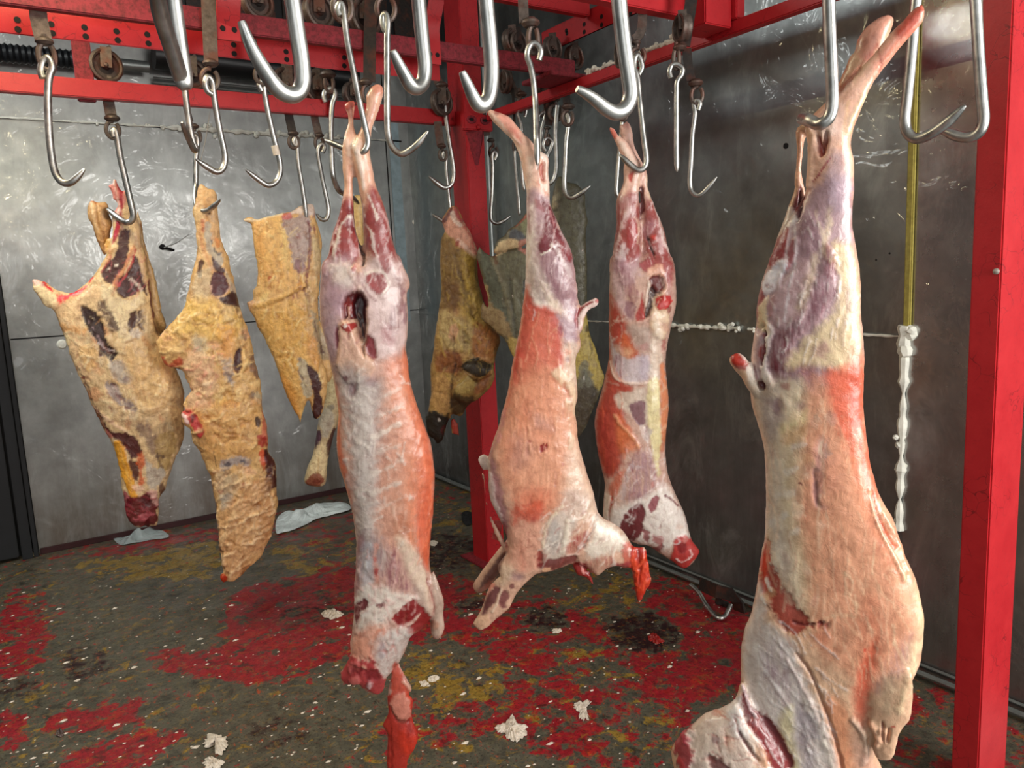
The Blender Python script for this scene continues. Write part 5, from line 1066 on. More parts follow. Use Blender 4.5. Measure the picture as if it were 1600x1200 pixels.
ops = [
 pg('e2b8a4', '757,160 800,180 830,215 860,245 862,330 820,330 815,270 790,210 765,190', 1, 5, 4), pg('d08070', '775,172 800,185 815,215 805,215 785,195', .6, 6, 5, .6), ln('c06050', '800,200 812,218 820,225', 4, .5, 3, 3), ln(WF, '768,178 790,205 805,225 815,245', 5, .5, 4, 3), el('8c4040', 776, 178, 4, 3, .6, 2, 2), ln('e8c8b8', '800,214 812,222', 3, .7, 2, 2, 2),
 el(WF, 848, 240, 12, 8, .6, 4, 3, 2), pg('b05848', '845,256 851,254 852,280 848,282 844,270', .9, 2, 2, -5), pg('402018', '836,232 842,232 843,262 838,262', .6, 2, 1, -2), ln('f0d8c8', '855,250 856,290 857,315', 5, .7, 2, 1.5, 1.5), ln('c87058', '840,285 855,305', 3, .5, 2, 2), ln(WF, '830,250 826,290 830,320', 10, .5, 6, 3),
 pg(LI, '822,300 858,315 870,345 896,400 903,470 905,530 880,530 850,500 822,450', .85, 6, 4), pg(WF, '822,340 835,320 838,360 835,400 850,430 870,470 860,490 830,480 820,430', .75, 8, 6, .8),
 pg(MA, '850,320 860,325 870,350 880,380 892,405 886,412 870,400 860,390 848,395 842,385 850,360 852,340', .9, 4, 4, 1), ln('c89090', '858,330 864,350 866,380', 2, .6, 1, 1), pg('9c5060', '826,330 834,325 836,345 830,365 824,350', .6, 5, 4, 0, .5), pg(MR, '836,310 848,318 848,330 838,325', .5, 4, 3), ln(MA, '845,306 850,325', 2.5, .7, 1, 1, -1),
 pg('6c1c24', '845,382 862,376 852,392', .6, 3, 3), pg(PU, '850,390 868,400 885,430 894,455 898,480 888,480 872,470 858,445 846,420', .75, 7, 6, 1, .5), ln('e0d4d0', '862,382 872,395 890,430', 5, .5, 4, 3), ln(WF, '845,398 860,390 862,382', 2.5, .8, 1, 1, 1), pg(MR, '872,375 884,385 892,400 886,410 876,395', .7, 4, 4, 0, .6),
 pg(PU, '832,420 845,430 858,455 852,470 840,460 832,440', .55, 8, 5, 0, .4), pg('e8d4b4', '846,440 862,460 885,485 895,505 880,500 860,480', .5, 6, 5, .5), pg('e4dacd', '822,440 835,460 860,478 870,490 850,485 830,475', .7, 5, 4, .8),
 pg(LI, '868,490 880,490 896,470 905,490 898,540 890,560 880,540 870,515', .7, 6, 5),
 # flank
 pg('c4584a', '821,445 835,472 862,482 872,500 880,540 882,570 870,590 850,600 830,600 800,600 806,540', .95, 7, 4), pg('d27860', '832,500 860,500 870,560 875,620 860,700 830,700 815,640 820,560', .7, 14, 6), pg('c45446', '806,540 818,560 800,620 790,650 785,640 798,590', .8, 10, 5), pg('8c3038', '876,502 880,515 876,525 870,512', .6, 4, 3),
 pg(PE, '820,580 880,580 898,640 905,700 915,760 900,790 870,810 830,800 800,780 775,720 785,660', .8, 18, 8), pg('d88060', '800,600 830,620 820,700 795,720 790,680', .5, 14, 6, 0, .3), pg('a08888', '836,650 856,655 856,668 836,668', .4, 12, 7), pg('b08c88', '800,680 830,690 830,720 800,730', .35, 14, 8),
 ln('c8888c', '788,640 776,690 766,712', 6, .6, 5, 3), pg('8c6070', '765,705 772,715 782,760 792,800 795,830 790,850 778,810 768,780 764,740', .7, 6, 4, -1), ln('ddd0c8', '765,740 770,780 782,820 788,840', 8, .7, 4, 3, 1.5),
 el('8c1418', 847, 700, 4, 7, .95, 2, 3, -2, 20), el('8c1418', 854, 698, 2, 5, .9, 1.5, 1, -2), el('8c1418', 828, 690, 3, 2, .9, 1.5, 1, -1), el('a83830', 880, 726, 3, 2, .5, 2, 1), 
 pg('dcc0a0', '862,586 872,570 882,575 898,600 902,640 896,650 888,615 876,600', .85, 4, 4, 1.5), pg('d8c4b0', '880,540 900,540 901,600 900,610 888,590 882,565', .75, 6, 5), el('c87858', 886, 550, 4, 5, .6, 3, 3), el('b09090', 888, 563, 5, 4, .6, 3, 3), ln('c06048', '882,602 890,620', 5, .6, 3, 3, -1.5),
 ln('e0c4a4', '885,625 890,650 893,680 892,700', 6, .6, 3, 6, 1.2), ln('c88c70', '886,635 889,660', 4, .4, 2, 3, -1), pg('e0ceb8', '890,690 905,700 925,770 936,800 900,810 880,780 885,730', .6, 12, 6),
 pg('c03420', '805,788 820,795 840,785 850,800 842,818 830,820 815,815 800,825 800,805', .65, 9, 8), pg('d85838', '810,770 860,765 850,800 812,800', .4, 14, 6), el('8c1c18', 833, 812, 4, 6, .5, 3, 4),
 # shoulder and shank
 pg('e0a890', '800,825 845,820 850,850 845,880 830,895 800,890 795,860', .85, 8, 5), ln('c06048', '812,850 818,890', 8, .3, 6, 4), pg('a89088', '880,770 905,765 915,790 895,810 875,800', .5, 10, 6), pg('c9bdb0', '852,830 870,800 882,795 900,820 890,840 880,870 862,880 850,870', .8, 7, 5, 1), pg('a8a4a0', '858,815 872,812 878,850 866,862 856,850', .6, 8, 6), ln('e8dcc0', '880,790 865,805 852,830 848,855', 4, .6, 3, 2, 1.2), ln('ece2cc', '886,815 884,845 878,862', 6, .6, 4, 3, 1.2),
 pg('9c2830', '884,862 890,845 905,835 920,830 918,845 908,860 895,868', .85, 5, 4, -.5, .4), ln(MA, '934,805 926,830 912,855', 4, .8, 2, 3, -1.5), ln('e8dcd4', '926,815 915,840 905,855', 4, .5, 2, 3, 1), pg(MA, '843,880 870,872 900,868 905,876 880,885 860,893 845,890', .85, 4, 4, -1), ln('e8c8b8', '885,868 905,866', 3, .8, 1.5, 1.5, 1), el(MR, 846, 875, 8, 10, .6, 4, 4, 0), el('e8b890', 853, 891, 7, 4, .8, 2, 2, 2), el('8c2020', 843, 868, 5, 8, .7, 3, 3, -1),
 pg('e2dccd', '930,805 945,812 970,828 985,848 980,860 950,865 925,875 915,860 925,835', .75, 6, 5, 1), pg('9c3838', '915,878 940,868 965,880 945,890 925,895', .7, 5, 5, 0, .5), pg('c04838', '972,850 986,846 996,865 990,885 975,880', .75, 4, 5, 1), el(WF, 985, 862, 4, 8, .5, 3, 3, 2), pg('8c2c34', '960,882 980,880 990,872 985,888 965,892', .8, 4, 4),
 el('907078', 808, 900, 14, 6, .7, 6, 4, -.5), pg('d8c0a4', '780,885 800,880 800,900 785,915 776,905', .7, 6, 4, 1),
 pg('5c2830', '752,958 764,925 774,915 782,920 776,935 762,955 754,965', .9, 3, 3, -1), pg('6c3038', '782,925 792,925 796,935 788,948 778,945', .85, 3, 3, -1), ln('d8c0a8', '783,920 778,940 768,955', 3, .8, 1.5, 1.5, 1), pg('e0b898', '738,974 750,962 765,965 760,982 745,985', .85, 4, 3, 1), el('6c3038', 799, 915, 4, 3, .8, 2, 2),
 pg('5c3034', '790,862 780,890 762,915 748,925 755,905 772,880', .8, 4, 3), pg('dca090', '736,935 748,922 765,910 770,915 758,935 744,944', .85, 4, 3, .5), pg('c06048', '758,915 770,908 768,922', .5, 4, 3),
 pg('e2cdc6', '905,480 925,466 937,466 934,478 918,488 905,515', .9, 3, 3), pg('8c1c24', '903,482 912,476 922,470 928,472 912,482 904,498 902,515 899,500', .95, 2, 1, -2), el('b03030', 933, 470, 3, 3, .8, 1, 1),
 pg('d8ccc2', '744,716 754,710 764,714 763,740 755,738', .95, 2, 2), ln('7c3038', '752,742 757,780 768,815', 3, .8, 1, 1), pg('8c2c30', '785,815 793,830 794,860 788,850', .7, 3, 3),
 pg('a81c14', '984,850 1000,850 1012,865 1018,905 1004,935 990,935 988,900', .95, 3, 4), pg('c83c20', '994,875 1010,870 1014,900 1004,925 992,920', .6, 6, 5, 1), ln('6c0c0c', '996,860 1000,890 998,915', 3, .6, 2, 3, -1.5),
 pg('8c1418', '894,880 915,882 925,895 932,922 915,905 900,900', .95, 3, 4), ln('e09890', '907,880 912,895', 4, .8, 1, 1, 1),
]
ops += wisps((825, 320, 900, 500), 40, 'e6d2d0', 1.6, 28, 80, 22, .55, 21) + wisps((800, 500, 890, 760), 60, 'e8b090', 1.8, 50, 95, 8, .45, 22) + wisps((800, 560, 880, 760), 24, '9c5c54', 1.5, 20, 90, 25, .35, 23, -.4) + wisps((840, 780, 980, 880), 50, 'efe4d6', 1.8, 26, 130, 25, .5, 24) + wisps((800, 780, 980, 890), 30, 'a04840', 1.8, 16, 130, 40, .4, 25, -.6) + wisps((985, 855, 1016, 935), 24, 'e86040', 2, 24, 95, 15, .6, 26, 1)
o = flesh('sheep_carcass', fr, [dict(p=leg, k=.9, off=0), dict(p=body, k=.62, cap=80), dict(p=leg2, k=.85, off=-.09), dict(p=flap, k=.7, off=.02), dict(p=ear, k=.4, off=-.02), dict(p=strip, k=.5, off=-.01, smooth=True), dict(p=throat, k=.7), dict(p=rag, k=.35, off=.01)],
          'd0a890', ops, M_LAMB, vox=.0045, rough=.0014, rscale=34, step=3)
tag(o, 'skinned carcass leaning right of centre, forelegs pointing left, red rag at its neck', 'carcass', 'hanging carcasses')
mbx = MB(); mbx.strap(catmull(np.array([fr.at(778, 818, -.03), fr.at(777, 832, -.028), fr.at(773, 848, -.03)]), 3), fr.n, .024, .007)
o2 = mbx.build('tissue_flap', m_plain('pink_tissue', 'b8443c', .35, nz=60, bump=.6)); childof(o2, o)

# ---- narrow carcass at the back right
fr = Frame(1000, 560, D=2.78)
legL = '950,201 958,200 963,206 966,212 975,218 985,228 995,245 1003,258 1004,268 1000,290 998,310 1001,340 1002,370 1000,400 985,430 965,430 955,420 957,400 960,375 963,355 962,330 963,315 968,300 974,285 974,265 975,255 968,240 962,225 955,212'
legR = '966,192 972,194 978,188 985,193 989,210 990,222 998,240 1006,256 1012,270 1012,290 1018,310 1026,330 1035,350 1042,375 1046,395 1052,410 1050,430 1020,440 1003,420 1002,390 1004,350 1000,320 999,290 999,268 990,250 978,228 970,215 968,203'
body = ('955,400 975,392 1000,398 1025,392 1048,398 1055,420 1057,450 1056,480 1050,505 1046,525 1042,545 1040,570 1043,600 1045,630 1043,660 1040,690 1041,720 1045,745 1053,765 1062,785 1072,810 1078,835 1082,845 1092,858 1096,860 1090,868 1082,880 1070,888 1062,886 1052,878 1040,870 1028,862 1018,855 1010,850 1000,850 '
        '985,845 975,838 962,835 950,825 942,808 943,780 945,760 943,745 938,725 933,700 930,680 929,655 933,635 940,610 946,585 951,560 951,520 951,480 952,440 952,415')
ops = [
 pg('e8beac', '945,196 968,200 1003,250 1006,300 1000,320 965,320 970,280 972,250', 1, 4, 3), pg('e2b8a8', '964,188 988,190 1012,265 1014,300 1003,300 995,250', 1, 4, 3), pg('cc6050', '948,200 962,200 966,212 956,216', .85, 3, 3, .5), el('c08080', 978, 196, 6, 5, .5, 3, 3), ln(WF, '970,225 992,255', 8, .5, 4, 3, 1), pg('c04840', '982,272 990,268 988,280 984,284', .9, 2, 2, -2),
 ln('f0d0b8', '1000,265 996,300 994,330', 5, .7, 2, 2, 1), ln('eccfb4', '1010,275 1012,300 1020,325', 5, .7, 2, 2, 1), pg('5c2830', '1000,290 1006,300 1004,340 1001,350 999,320', .9, 2, 2, -5),
 pg(MR, '962,320 985,300 998,310 1000,360 1002,400 985,430 955,420 958,380', .9, 6, 4, .5), pg('d8b8b4', '975,305 990,320 985,350 970,345 968,325', .5, 6, 5, 0, .6), ln('e0c8c4', '984,325 972,350 965,385 962,400', 4, .7, 3, 3, .8), pg('a03a38', '982,345 993,342 996,365 992,385 982,388 980,365', .9, 3, 3, 1), ln('e2c0a8', '992,340 998,350 996,380', 3, .6, 2, 2, .5), pg('e8e0e0', '965,390 975,380 980,395 975,410 966,405', .6, 5, 5, .6), pg(MR, '994,325 1001,325 1001,340 994,338', .7, 2, 2),
 pg(MR, '1008,320 1018,312 1028,335 1040,365 1050,405 1052,440 1030,440 1012,410 1006,380', .9, 6, 4, .5), ln('e4d0c8', '1020,315 1030,345 1036,375 1046,395', 3.5, .7, 2, 2, .8), pg('b88890', '1008,345 1018,342 1022,360 1012,372 1006,362', .6, 4, 4, .8), el('c84840', 1021, 371, 4, 4, .8, 2, 2, 1.5), ln('402028', '1012,372 1018,390 1024,402', 4, .9, 2, 2, -6), ln('e0c8cc', '1014,378 1022,392', 3, .7, 1.5, 1, 1),
 pg('c8acb0', '953,420 965,400 985,410 1000,400 1000,425 990,440 978,460 985,500 965,480 954,450', .75, 7, 5, .6), pg('824454', '964,410 976,405 982,425 994,445 998,465 990,475 978,460 966,435', .85, 5, 4, 1, .3), pg('9c4048', '1000,412 1014,404 1020,412 1010,425 1002,420', .85, 3, 3, 1), pg(PU, '976,470 990,475 995,490 988,500 978,490', .7, 4, 4), pg(MR, '1035,400 1048,405 1052,440 1045,480 1038,450', .6, 6, 5, 0, .4),
 pg(PF, '1015,418 1035,415 1040,440 1038,460 1030,470 1025,440 1012,430', .7, 5, 4, 1), pg('5c1218', '1015,435 1022,430 1034,432 1038,442 1034,455 1026,458 1018,450', .95, 2, 3, -8), pg('3c2c2c', '1014,450 1028,458 1030,470 1018,485 1010,498 1006,490 1012,470', .9, 3, 3, -7), ln('d8c8b8', '1014,440 1012,460 1009,478', 4, .8, 2, 1.5, 2), pg('a02c28', '1000,475 1004,455 1008,480 1006,500 994,502 993,490', .9, 3, 2, -1),
 pg('e0c4a4', '1024,465 1035,462 1044,470 1048,490 1042,520 1035,530 1020,520 1015,500', .85, 4, 3, 3), pg('b82c30', '1025,468 1036,462 1047,464 1046,474 1038,482 1028,484', .95, 2, 2.5, 2), el('7c2028', 1045, 485, 4, 8, .8, 3, 3, -1), ln('dcb8a8', '995,504 1010,500 1022,490', 4, .7, 2, 1.5, 2), pg('a86c60', '1030,505 1044,500 1042,520 1034,515', .5, 4, 4),
 # flanks
 pg('b04a3c', '951,462 962,475 975,500 990,530 1000,565 985,560 970,545 960,540 955,560 962,590 985,605 990,615 965,630 975,650 985,680 975,700 965,740 945,740 930,690 932,640 948,580', .95, 6, 4), pg('d07048', '975,520 990,540 996,560 990,570 975,555 968,535', .7, 6, 6), pg('9c2c28', '936,640 950,620 955,700 948,740 936,710', .5, 12, 5), pg('d0764c', '965,650 985,670 995,690 998,700 975,710 965,690', .8, 7, 4, 1), ln('e4a880', '960,648 975,670 990,685 998,698', 3, .6, 2, 3, 1.5),
 pg('c8bcc0', '953,520 960,540 975,560 1005,555 1016,560 1015,590 990,600 970,592 958,570', .85, 4, 4, -.6), pg('7c2c3c', '958,560 966,555 974,570 974,590 964,585', .8, 4, 3, 0, .5), pg('a898a4', '1000,555 1015,555 1014,590 1000,590', .6, 6, 5), ln('e8d0c0', '954,565 962,590 985,600 1012,597', 3, .8, 1.5, 1.5, 2), pg('e4c8a4', '975,540 990,550 985,560 974,552', .5, 6, 5),
 pg('a89488', '980,510 1015,515 1018,550 1005,552 990,535', .8, 6, 6), pg('b07470', '998,538 1014,535 1012,550 1002,550', .5, 4, 5), pg('9a4c48', '1028,535 1040,530 1038,545 1030,550', .7, 3, 3, -1), pg('d8c8b4', '1020,510 1030,505 1034,560 1028,640 1015,640 1015,580', .7, 5, 4, .5),
 pg('cfc0b0', '960,615 985,612 1010,605 1015,640 1010,665 995,660 978,640 965,635', .85, 4, 4, -.8), pg('704050', '985,630 1008,628 1008,660 998,664 986,648', .85, 3, 3, -.5),
 pg('dccf9c', '1012,600 1028,590 1030,640 1032,680 1030,740 1026,740 1018,700 1012,660', .9, 4, 3, 1), pg('d08058', '1030,570 1042,580 1044,640 1040,690 1034,680 1032,620', .9, 4, 4), ln('e0b898', '1034,640 1042,634', 3, .5, 2, 2), ln('e0b898', '1034,610 1042,604', 3, .5, 2, 2), ln('e0b898', '1034,670 1042,664', 3, .5, 2, 2), el('b86848', 1034, 700, 4, 8, .7, 3, 3),
 pg('a8989c', '1008,668 1016,672 1014,690 1006,686', .7, 4, 3), pg('e8d8d0', '1000,665 1008,670 1016,690 1012,695 1002,680', .6, 3, 3),
 pg('8c6478', '990,710 1012,702 1022,720 1028,750 1025,765 1000,785 982,788 974,770 980,740', .85, 6, 5, .6, .4), pg('d8c8c8', '975,745 990,722 984,745 978,775 968,780', .5, 4, 5), ln('c8b8b8', '995,730 1010,728', 3, .6, 2, 3),
 pg('cc6448', '960,745 975,735 972,755 962,775 955,790 950,770', .7, 5, 4), pg('e0d4c4', '944,770 955,775 952,800 944,815', .7, 4, 4), ln('a83c30', '957,778 952,800 952,815', 3.5, .8, 2, 1.5, -2), ln('b03830', '1020,755 1024,775', 3, .4, 3, 3),
 pg('e4ddd4', '955,800 975,788 1010,775 1030,760 1045,760 1062,790 1075,825 1080,845 1060,850 1040,860 1010,850 985,842 960,832 948,815', .85, 6, 5, .8), pg(MA, '975,808 985,795 1002,788 1010,800 1006,815 1000,835 990,845 972,838 966,830', .95, 2.5, 2.5, -1.5), pg('8c3844', '1012,790 1022,775 1030,775 1028,790 1018,800', .9, 2, 3, -1), pg('5c1218', '980,810 1000,800 995,835 980,838', .4, 6, 4),
 ln(MA, '1040,775 1052,782 1060,790', 4, .85, 1.5, 1.5, -1.5), pg('8c3038', '1004,830 1014,832 1012,850 1020,855 1034,850 1032,862 1018,860', .8, 3, 4, -1), pg('a83c40', '1018,838 1028,836 1036,845 1026,852', .7, 3, 3), el('dcb4a0', 1062, 825, 6, 4, .4, 3, 3),
 pg('b02828', '1052,845 1062,838 1076,838 1090,856 1096,860 1082,880 1070,890 1055,882 1045,875 1050,865', .92, 3, 4, 1.5), pg('7c1c20', '1056,850 1070,848 1074,858 1062,865', .8, 2, 3, -1), ln('eccac4', '1056,872 1066,878 1080,868 1078,860', 2.5, .8, 1, 1.5, 1.5), el('d89088', 1070, 842, 4, 5, .6, 2, 2, 1),
]
ops += wisps((955, 300, 1050, 440), 50, 'e4cac6', 1.3, 22, 92, 22, .6, 31) + wisps((955, 440, 1045, 620), 34, 'dcc8b8', 1.6, 22, 85, 30, .5, 32) + wisps((935, 560, 975, 760), 26, 'd8664c', 1.6, 36, 88, 8, .5, 33) + wisps((960, 700, 1060, 860), 50, 'ece0dc', 1.5, 20, 110, 35, .55, 34) + wisps((975, 640, 1040, 860), 24, '94484c', 1.8, 14, 100, 40, .45, 35, -.6)
o = flesh('sheep_carcass', fr, [dict(p=legL, k=.85, off=.02), dict(p=legR, k=.85, off=-.01), dict(p=body, k=.75, cap=70)],
          'c8a494', ops, M_LAMB, vox=.0052, rough=.0015, rscale=34, step=2.6)
tag(o, 'narrow skinned carcass hanging farther back, between the leaning one and the big right-hand one', 'carcass', 'hanging carcasses')
# ------------------------------------------------------------------ beef pieces and scalded legs
TN, YE, TO = 'dcae74', 'e0bd74', 'cf9050'
# ragged forequarter at the far left
fr = Frame(190, 560, y=RB+.17)
body = ('250,520 262,545 275,575 286,600 288,630 289,660 286,690 276,712 270,730 262,750 258,765 253,772 248,785 248,800 246,820 240,823 236,822 230,820 218,824 208,822 200,812 196,800 195,785 190,765 188,745 184,720 178,700 172,688 166,680 160,668 150,648 145,636 138,620 130,600 124,588 118,578 112,560 108,552 106,540 98,520 92,505 86,490 82,482 '
        '72,480 62,468 55,458 50,445 48,436 56,434 66,438 74,440 84,450 98,456 110,458 120,454 130,446 140,438 150,425 160,408 166,395 172,378 176,355 174,340 180,328 184,318 176,310 174,300 168,292 166,288 176,286 176,280 182,279 186,290 192,300 196,294 204,292 200,310 208,320 214,335 218,352 222,372 228,395 232,420 236,450 240,480 246,505')
fold = '216,322 222,345 226,370 234,400 243,430 250,465 256,490 262,512 254,522 244,528 236,510 232,480 228,440 222,400 216,360 212,340'
hide = '138,316 144,311 152,314 164,312 170,318 172,335 176,345 172,365 168,385 164,400 157,390 150,372 144,352 136,340 135,330'
earp = '163,375 172,370 178,378 176,396 170,402 162,392'
point = '226,812 236,810 235,825 234,838 231,830'
ops = blobs((95, 480, 280, 690), 90, ['efe2c0', 'e6cfa0', 'd89c6c', 'cc8c64', 'b8a898', 'e8c4a0'], (6, 15), .6, 141, 1.2) + [
 pg('c8a070', '136,312 170,312 172,400 155,400 138,350', 1, 3, 3), ln('9c7040', '150,316 152,340 160,365 166,385', 3, .8, 2, 1.5, -1.5), ln('e2c8a0', '144,318 146,340 156,365', 3, .7, 2, 1.5, 1), pg('4c3a2c', '160,326 176,322 178,345 168,345 160,338', .8, 4, 4), el('c06848', 148, 314, 6, 3, .7, 3, 3), ln('5c3420', '142,348 152,372 160,392', 2.5, .7, 2, 1.5), pg('d8a860', '163,376 172,372 176,395 168,400', .9, 3, 2),
 pg('d87c80', '166,280 190,285 204,292 204,310 186,330 175,335 176,310 168,292', .8, 4, 3), ln('a02838', '186,288 190,310 188,330 184,350 180,375', 7, .9, 2.5, 2, 1), ln('e8c4b8', '176,282 182,300 186,320', 3, .8, 1.5, 1.5, 1.5), ln('e8b8b0', '190,332 192,350 190,370', 2, .7, 1, 1), ln('dcc4b0', '178,345 184,335 186,325', 4, .7, 2, 2), pg('9c7c60', '194,298 206,304 210,330 206,345 196,330', .6, 4, 4), pg(DM, '206,296 210,296 208,304 204,304', .8, 2, 2),
 ln('b03444', '184,350 176,385 172,405 160,425', 4, .9, 2, 2, .5), ln('dcb880', '176,386 160,412 145,436 125,456 100,468 80,482', 11, .9, 4, 3, 1.2),
 pg('3a0c18', '187,362 198,358 204,378 200,400 206,388 202,410 196,425 190,442 178,446 165,440 158,428 170,410 182,390', .97, 2.5, 3, -2), pg('3a0c18', '210,395 220,410 228,440 230,462 222,452 205,462 192,464 180,448 196,430 206,412', .97, 2.5, 3, -2), 
 ln('c89068', '208,386 202,402 195,420 180,440 178,450', 6, .95, 2, 2, 2.5), ln('c04450', '212,390 206,412 196,430 184,446', 3, .8, 1.5, 1.5, 1), ln(WF, '180,416 184,412', 4, .7, 2, 3), ln(WF, '166,422 172,418', 2.5, .7, 2, 3), ln(WF, '206,436 216,446 220,452', 4, .6, 2, 5), ln('d8b890', '210,340 214,365 220,400 228,440', 7, .9, 3, 2, 1.5), ln('7c1c28', '220,350 230,400 238,450 244,500 248,525', 2.5, .9, 1, 1, -2),
 pg('c0a070', '222,345 250,465 262,512 248,526 240,510 232,450 224,400', .85, 3, 3), ln('6c1c24', '232,440 238,480 246,520', 3, .9, 1.5, 1), pg('78603c', '240,500 262,512 250,530 242,520', .5, 4, 4),
 pg('d82c40', '66,440 78,448 88,460 100,460 118,456 136,444 146,434 140,448 124,460 108,468 88,480 84,470 90,464 80,458', .95, 2.5, 3.5, .5), pg('dcb0a8', '48,434 60,436 68,446 60,450 52,444', .8, 2, 3), pg('ecd8ac', '50,446 64,446 78,456 90,464 88,480 72,480 62,466', .9, 3, 4, 1.5),
 pg('e8c89c', '82,482 110,470 140,450 155,440 165,446 170,460 160,470 140,470 128,480 126,500 130,520 140,560 150,580 140,600 130,596 118,575 108,550 98,520', .85, 6, 5, 1), pg(TO, '92,505 120,510 138,515 130,522 100,518', .6, 5, 4, 1), pg('efdcae', '95,520 110,530 108,545 98,558 92,560 96,545', .9, 3, 4, 2), pg('e4b878', '125,540 150,540 155,560 140,580 128,565', .6, 5, 5, 1.5),
 pg('e6d6b0', '158,440 175,450 180,465 200,470 222,460 222,475 210,490 205,530 190,530 180,510 168,490 160,470', .8, 5, 6, 2),
 pg('240810', '126,478 136,476 146,486 156,500 162,520 172,540 182,548 182,560 176,566 178,572 170,562 162,555 155,560 154,540 146,525 135,512 130,498', .97, 2, 4, -2.5), ln('b0989c', '136,500 150,520 160,540', 2, .6, 1, 3), ln('c8b8b8', '152,535 165,545 178,548', 1.2, .8, .8, 1.5), ln('c8b8b8', '160,555 172,566', 1, .7, .8, 1),
 pg('380e1a', '152,474 164,470 172,485 178,500 184,516 176,516 166,500 158,490', .8, 3, 6, -1.5), pg('380e1a', '202,494 212,488 222,484 226,500 222,518 212,512 202,520', .95, 2, 5, -2), ln('e8d8b8', '214,486 216,505', 2, .8, 1, 2, 1), pg('c8c0b8', '202,520 214,512 224,522 212,530 206,528', .7, 3, 3), el(GR, 218, 552, 9, 8, .7, 4, 4), el('6c5c68', 214, 548, 5, 3, .5, 2, 3),
 pg('b4aca4', '172,566 190,562 202,580 208,592 195,600 180,590 172,580', .8, 4, 5), el('5c4454', 198, 592, 6, 5, .7, 3, 4), pg('a89c9c', '164,595 178,600 195,620 212,638 200,640 182,630 168,615', .85, 3, 4, -1), el('4c3040', 174, 600, 4, 3, .8, 2, 3), el('5c4454', 192, 620, 6, 3, .7, 2, 4), ln('5c4454', '200,630 210,636', 4, .6, 2, 3), ln('d0b080', '172,590 196,612 212,632', 2, .8, 1, 1, 1.5), ln('d0b080', '160,596 172,620 190,638', 2, .7, 1, 1, 1),
 pg('e0bc84', '195,540 240,555 262,580 268,610 255,640 225,640 208,610 198,575', .7, 10, 7, 2.5), ln('e8cca0', '218,640 245,636 258,618 262,600', 5, .6, 3, 3, 2), ln('b09470', '222,650 250,645 268,625', 4, .5, 3, 3, -1.5), pg('c0b090', '222,480 236,500 246,540 240,550 228,530 222,510', .6, 6, 5),
 pg('7c3830', '110,560 125,590 140,620 155,650 165,668 158,668 145,640 128,605 114,580', .75, 3, 4, -1), ln('400c16', '124,578 138,605 146,630 160,655', 3, .7, 2, 3, -1), ln('e8c8a8', '142,630 165,655 190,670 202,676', 4, .8, 2, 3, 1.5),
 pg('4c2028', '190,650 225,655 240,665 288,650 286,672 262,690 250,690 245,712 238,702 232,680 210,670 195,668', .6, 6, 8, 0, .3), pg('6c5450', '212,665 235,665 245,690 238,710 228,690', .6, 5, 6), pg('a88c58', '245,685 275,672 276,700 262,735 250,740 246,715', .8, 5, 6), el('4a3436', 250, 712, 8, 3, .7, 2, 4), ln('4a3436', '246,715 256,735', 2, .6, 1.5, 2),
 pg('480c18', '160,660 175,672 200,678 215,690 222,705 218,714 206,716 198,706 186,692 168,676', .96, 2.5, 3, -1.5), pg('480c18', '202,718 214,722 217,735 214,752 206,745 202,732', .9, 2, 3, -1), pg('b06060', '164,672 172,674 176,684 168,684', .8, 2, 3),
 pg('e0a040', '178,690 188,688 196,705 202,730 208,750 216,770 214,778 204,776 198,760 190,740 184,715', .97, 2, 2, 3), ln('f0c070', '188,700 198,735 208,765', 3, .5, 2, 1), pg('cc5c34', '212,716 226,706 228,725 222,735 225,755 215,758 218,738', .8, 3, 4), pg('bcb4a8', '226,710 240,730 256,735 254,755 244,764 232,760 228,740', .85, 3, 4), pg('e8c0a8', '208,760 225,762 215,772', .7, 3, 3),
 pg('a04858', '192,765 200,770 204,780 196,800 194,785', .9, 2, 4), pg('5c101c', '200,780 215,778 232,770 250,785 248,800 246,820 228,824 208,822 196,808', .96, 2, 4, 0), pg('e0b4a8', '232,768 244,766 248,780 246,792 238,785', .9, 2, 3, 2), pg('c86c74', '206,812 218,806 232,800 246,802 232,812 214,816', .6, 2, 4, 1.5), pg('3c0c14', '222,775 236,780 232,795 222,790', .6, 4, 4, -2), pg('401018', '248,760 258,750 256,770 250,775', .8, 2, 2), pg('501018', '226,815 236,812 233,838', .9, 2, 2),
]
ops += wisps((90, 470, 270, 660), 90, 'f0dcb4', 2.2, 18, 60, 40, .6, 41, 1.5) + wisps((90, 470, 280, 700), 60, 'a8743c', 1.8, 14, 60, 50, .45, 42, -1.8) + wisps((110, 540, 200, 700), 34, '8c3c34', 1.8, 12, 60, 30, .6, 43, -1.5) + wisps((160, 380, 230, 460), 24, 'c86870', 1.2, 20, 110, 15, .5, 44) + wisps((195, 770, 250, 822), 26, 'a04048', 2, 12, 20, 50, .6, 45, 2)
o = flesh('beef_forequarter', fr, [dict(p=body, k=.5, cap=55), dict(p=fold, k=.7, off=-.05), dict(p=hide, k=.6, off=-.07), dict(p=earp, k=.5, off=-.03), dict(p=point, k=.6, smooth=False)],
          'dcc094', ops, M_BEEF, vox=.0062, rough=.004, rscale=26, step=2.6)
tag(o, 'ragged fatty beef quarter at the far left, its cut end above the clear plastic', 'meat', 'hanging beef pieces')

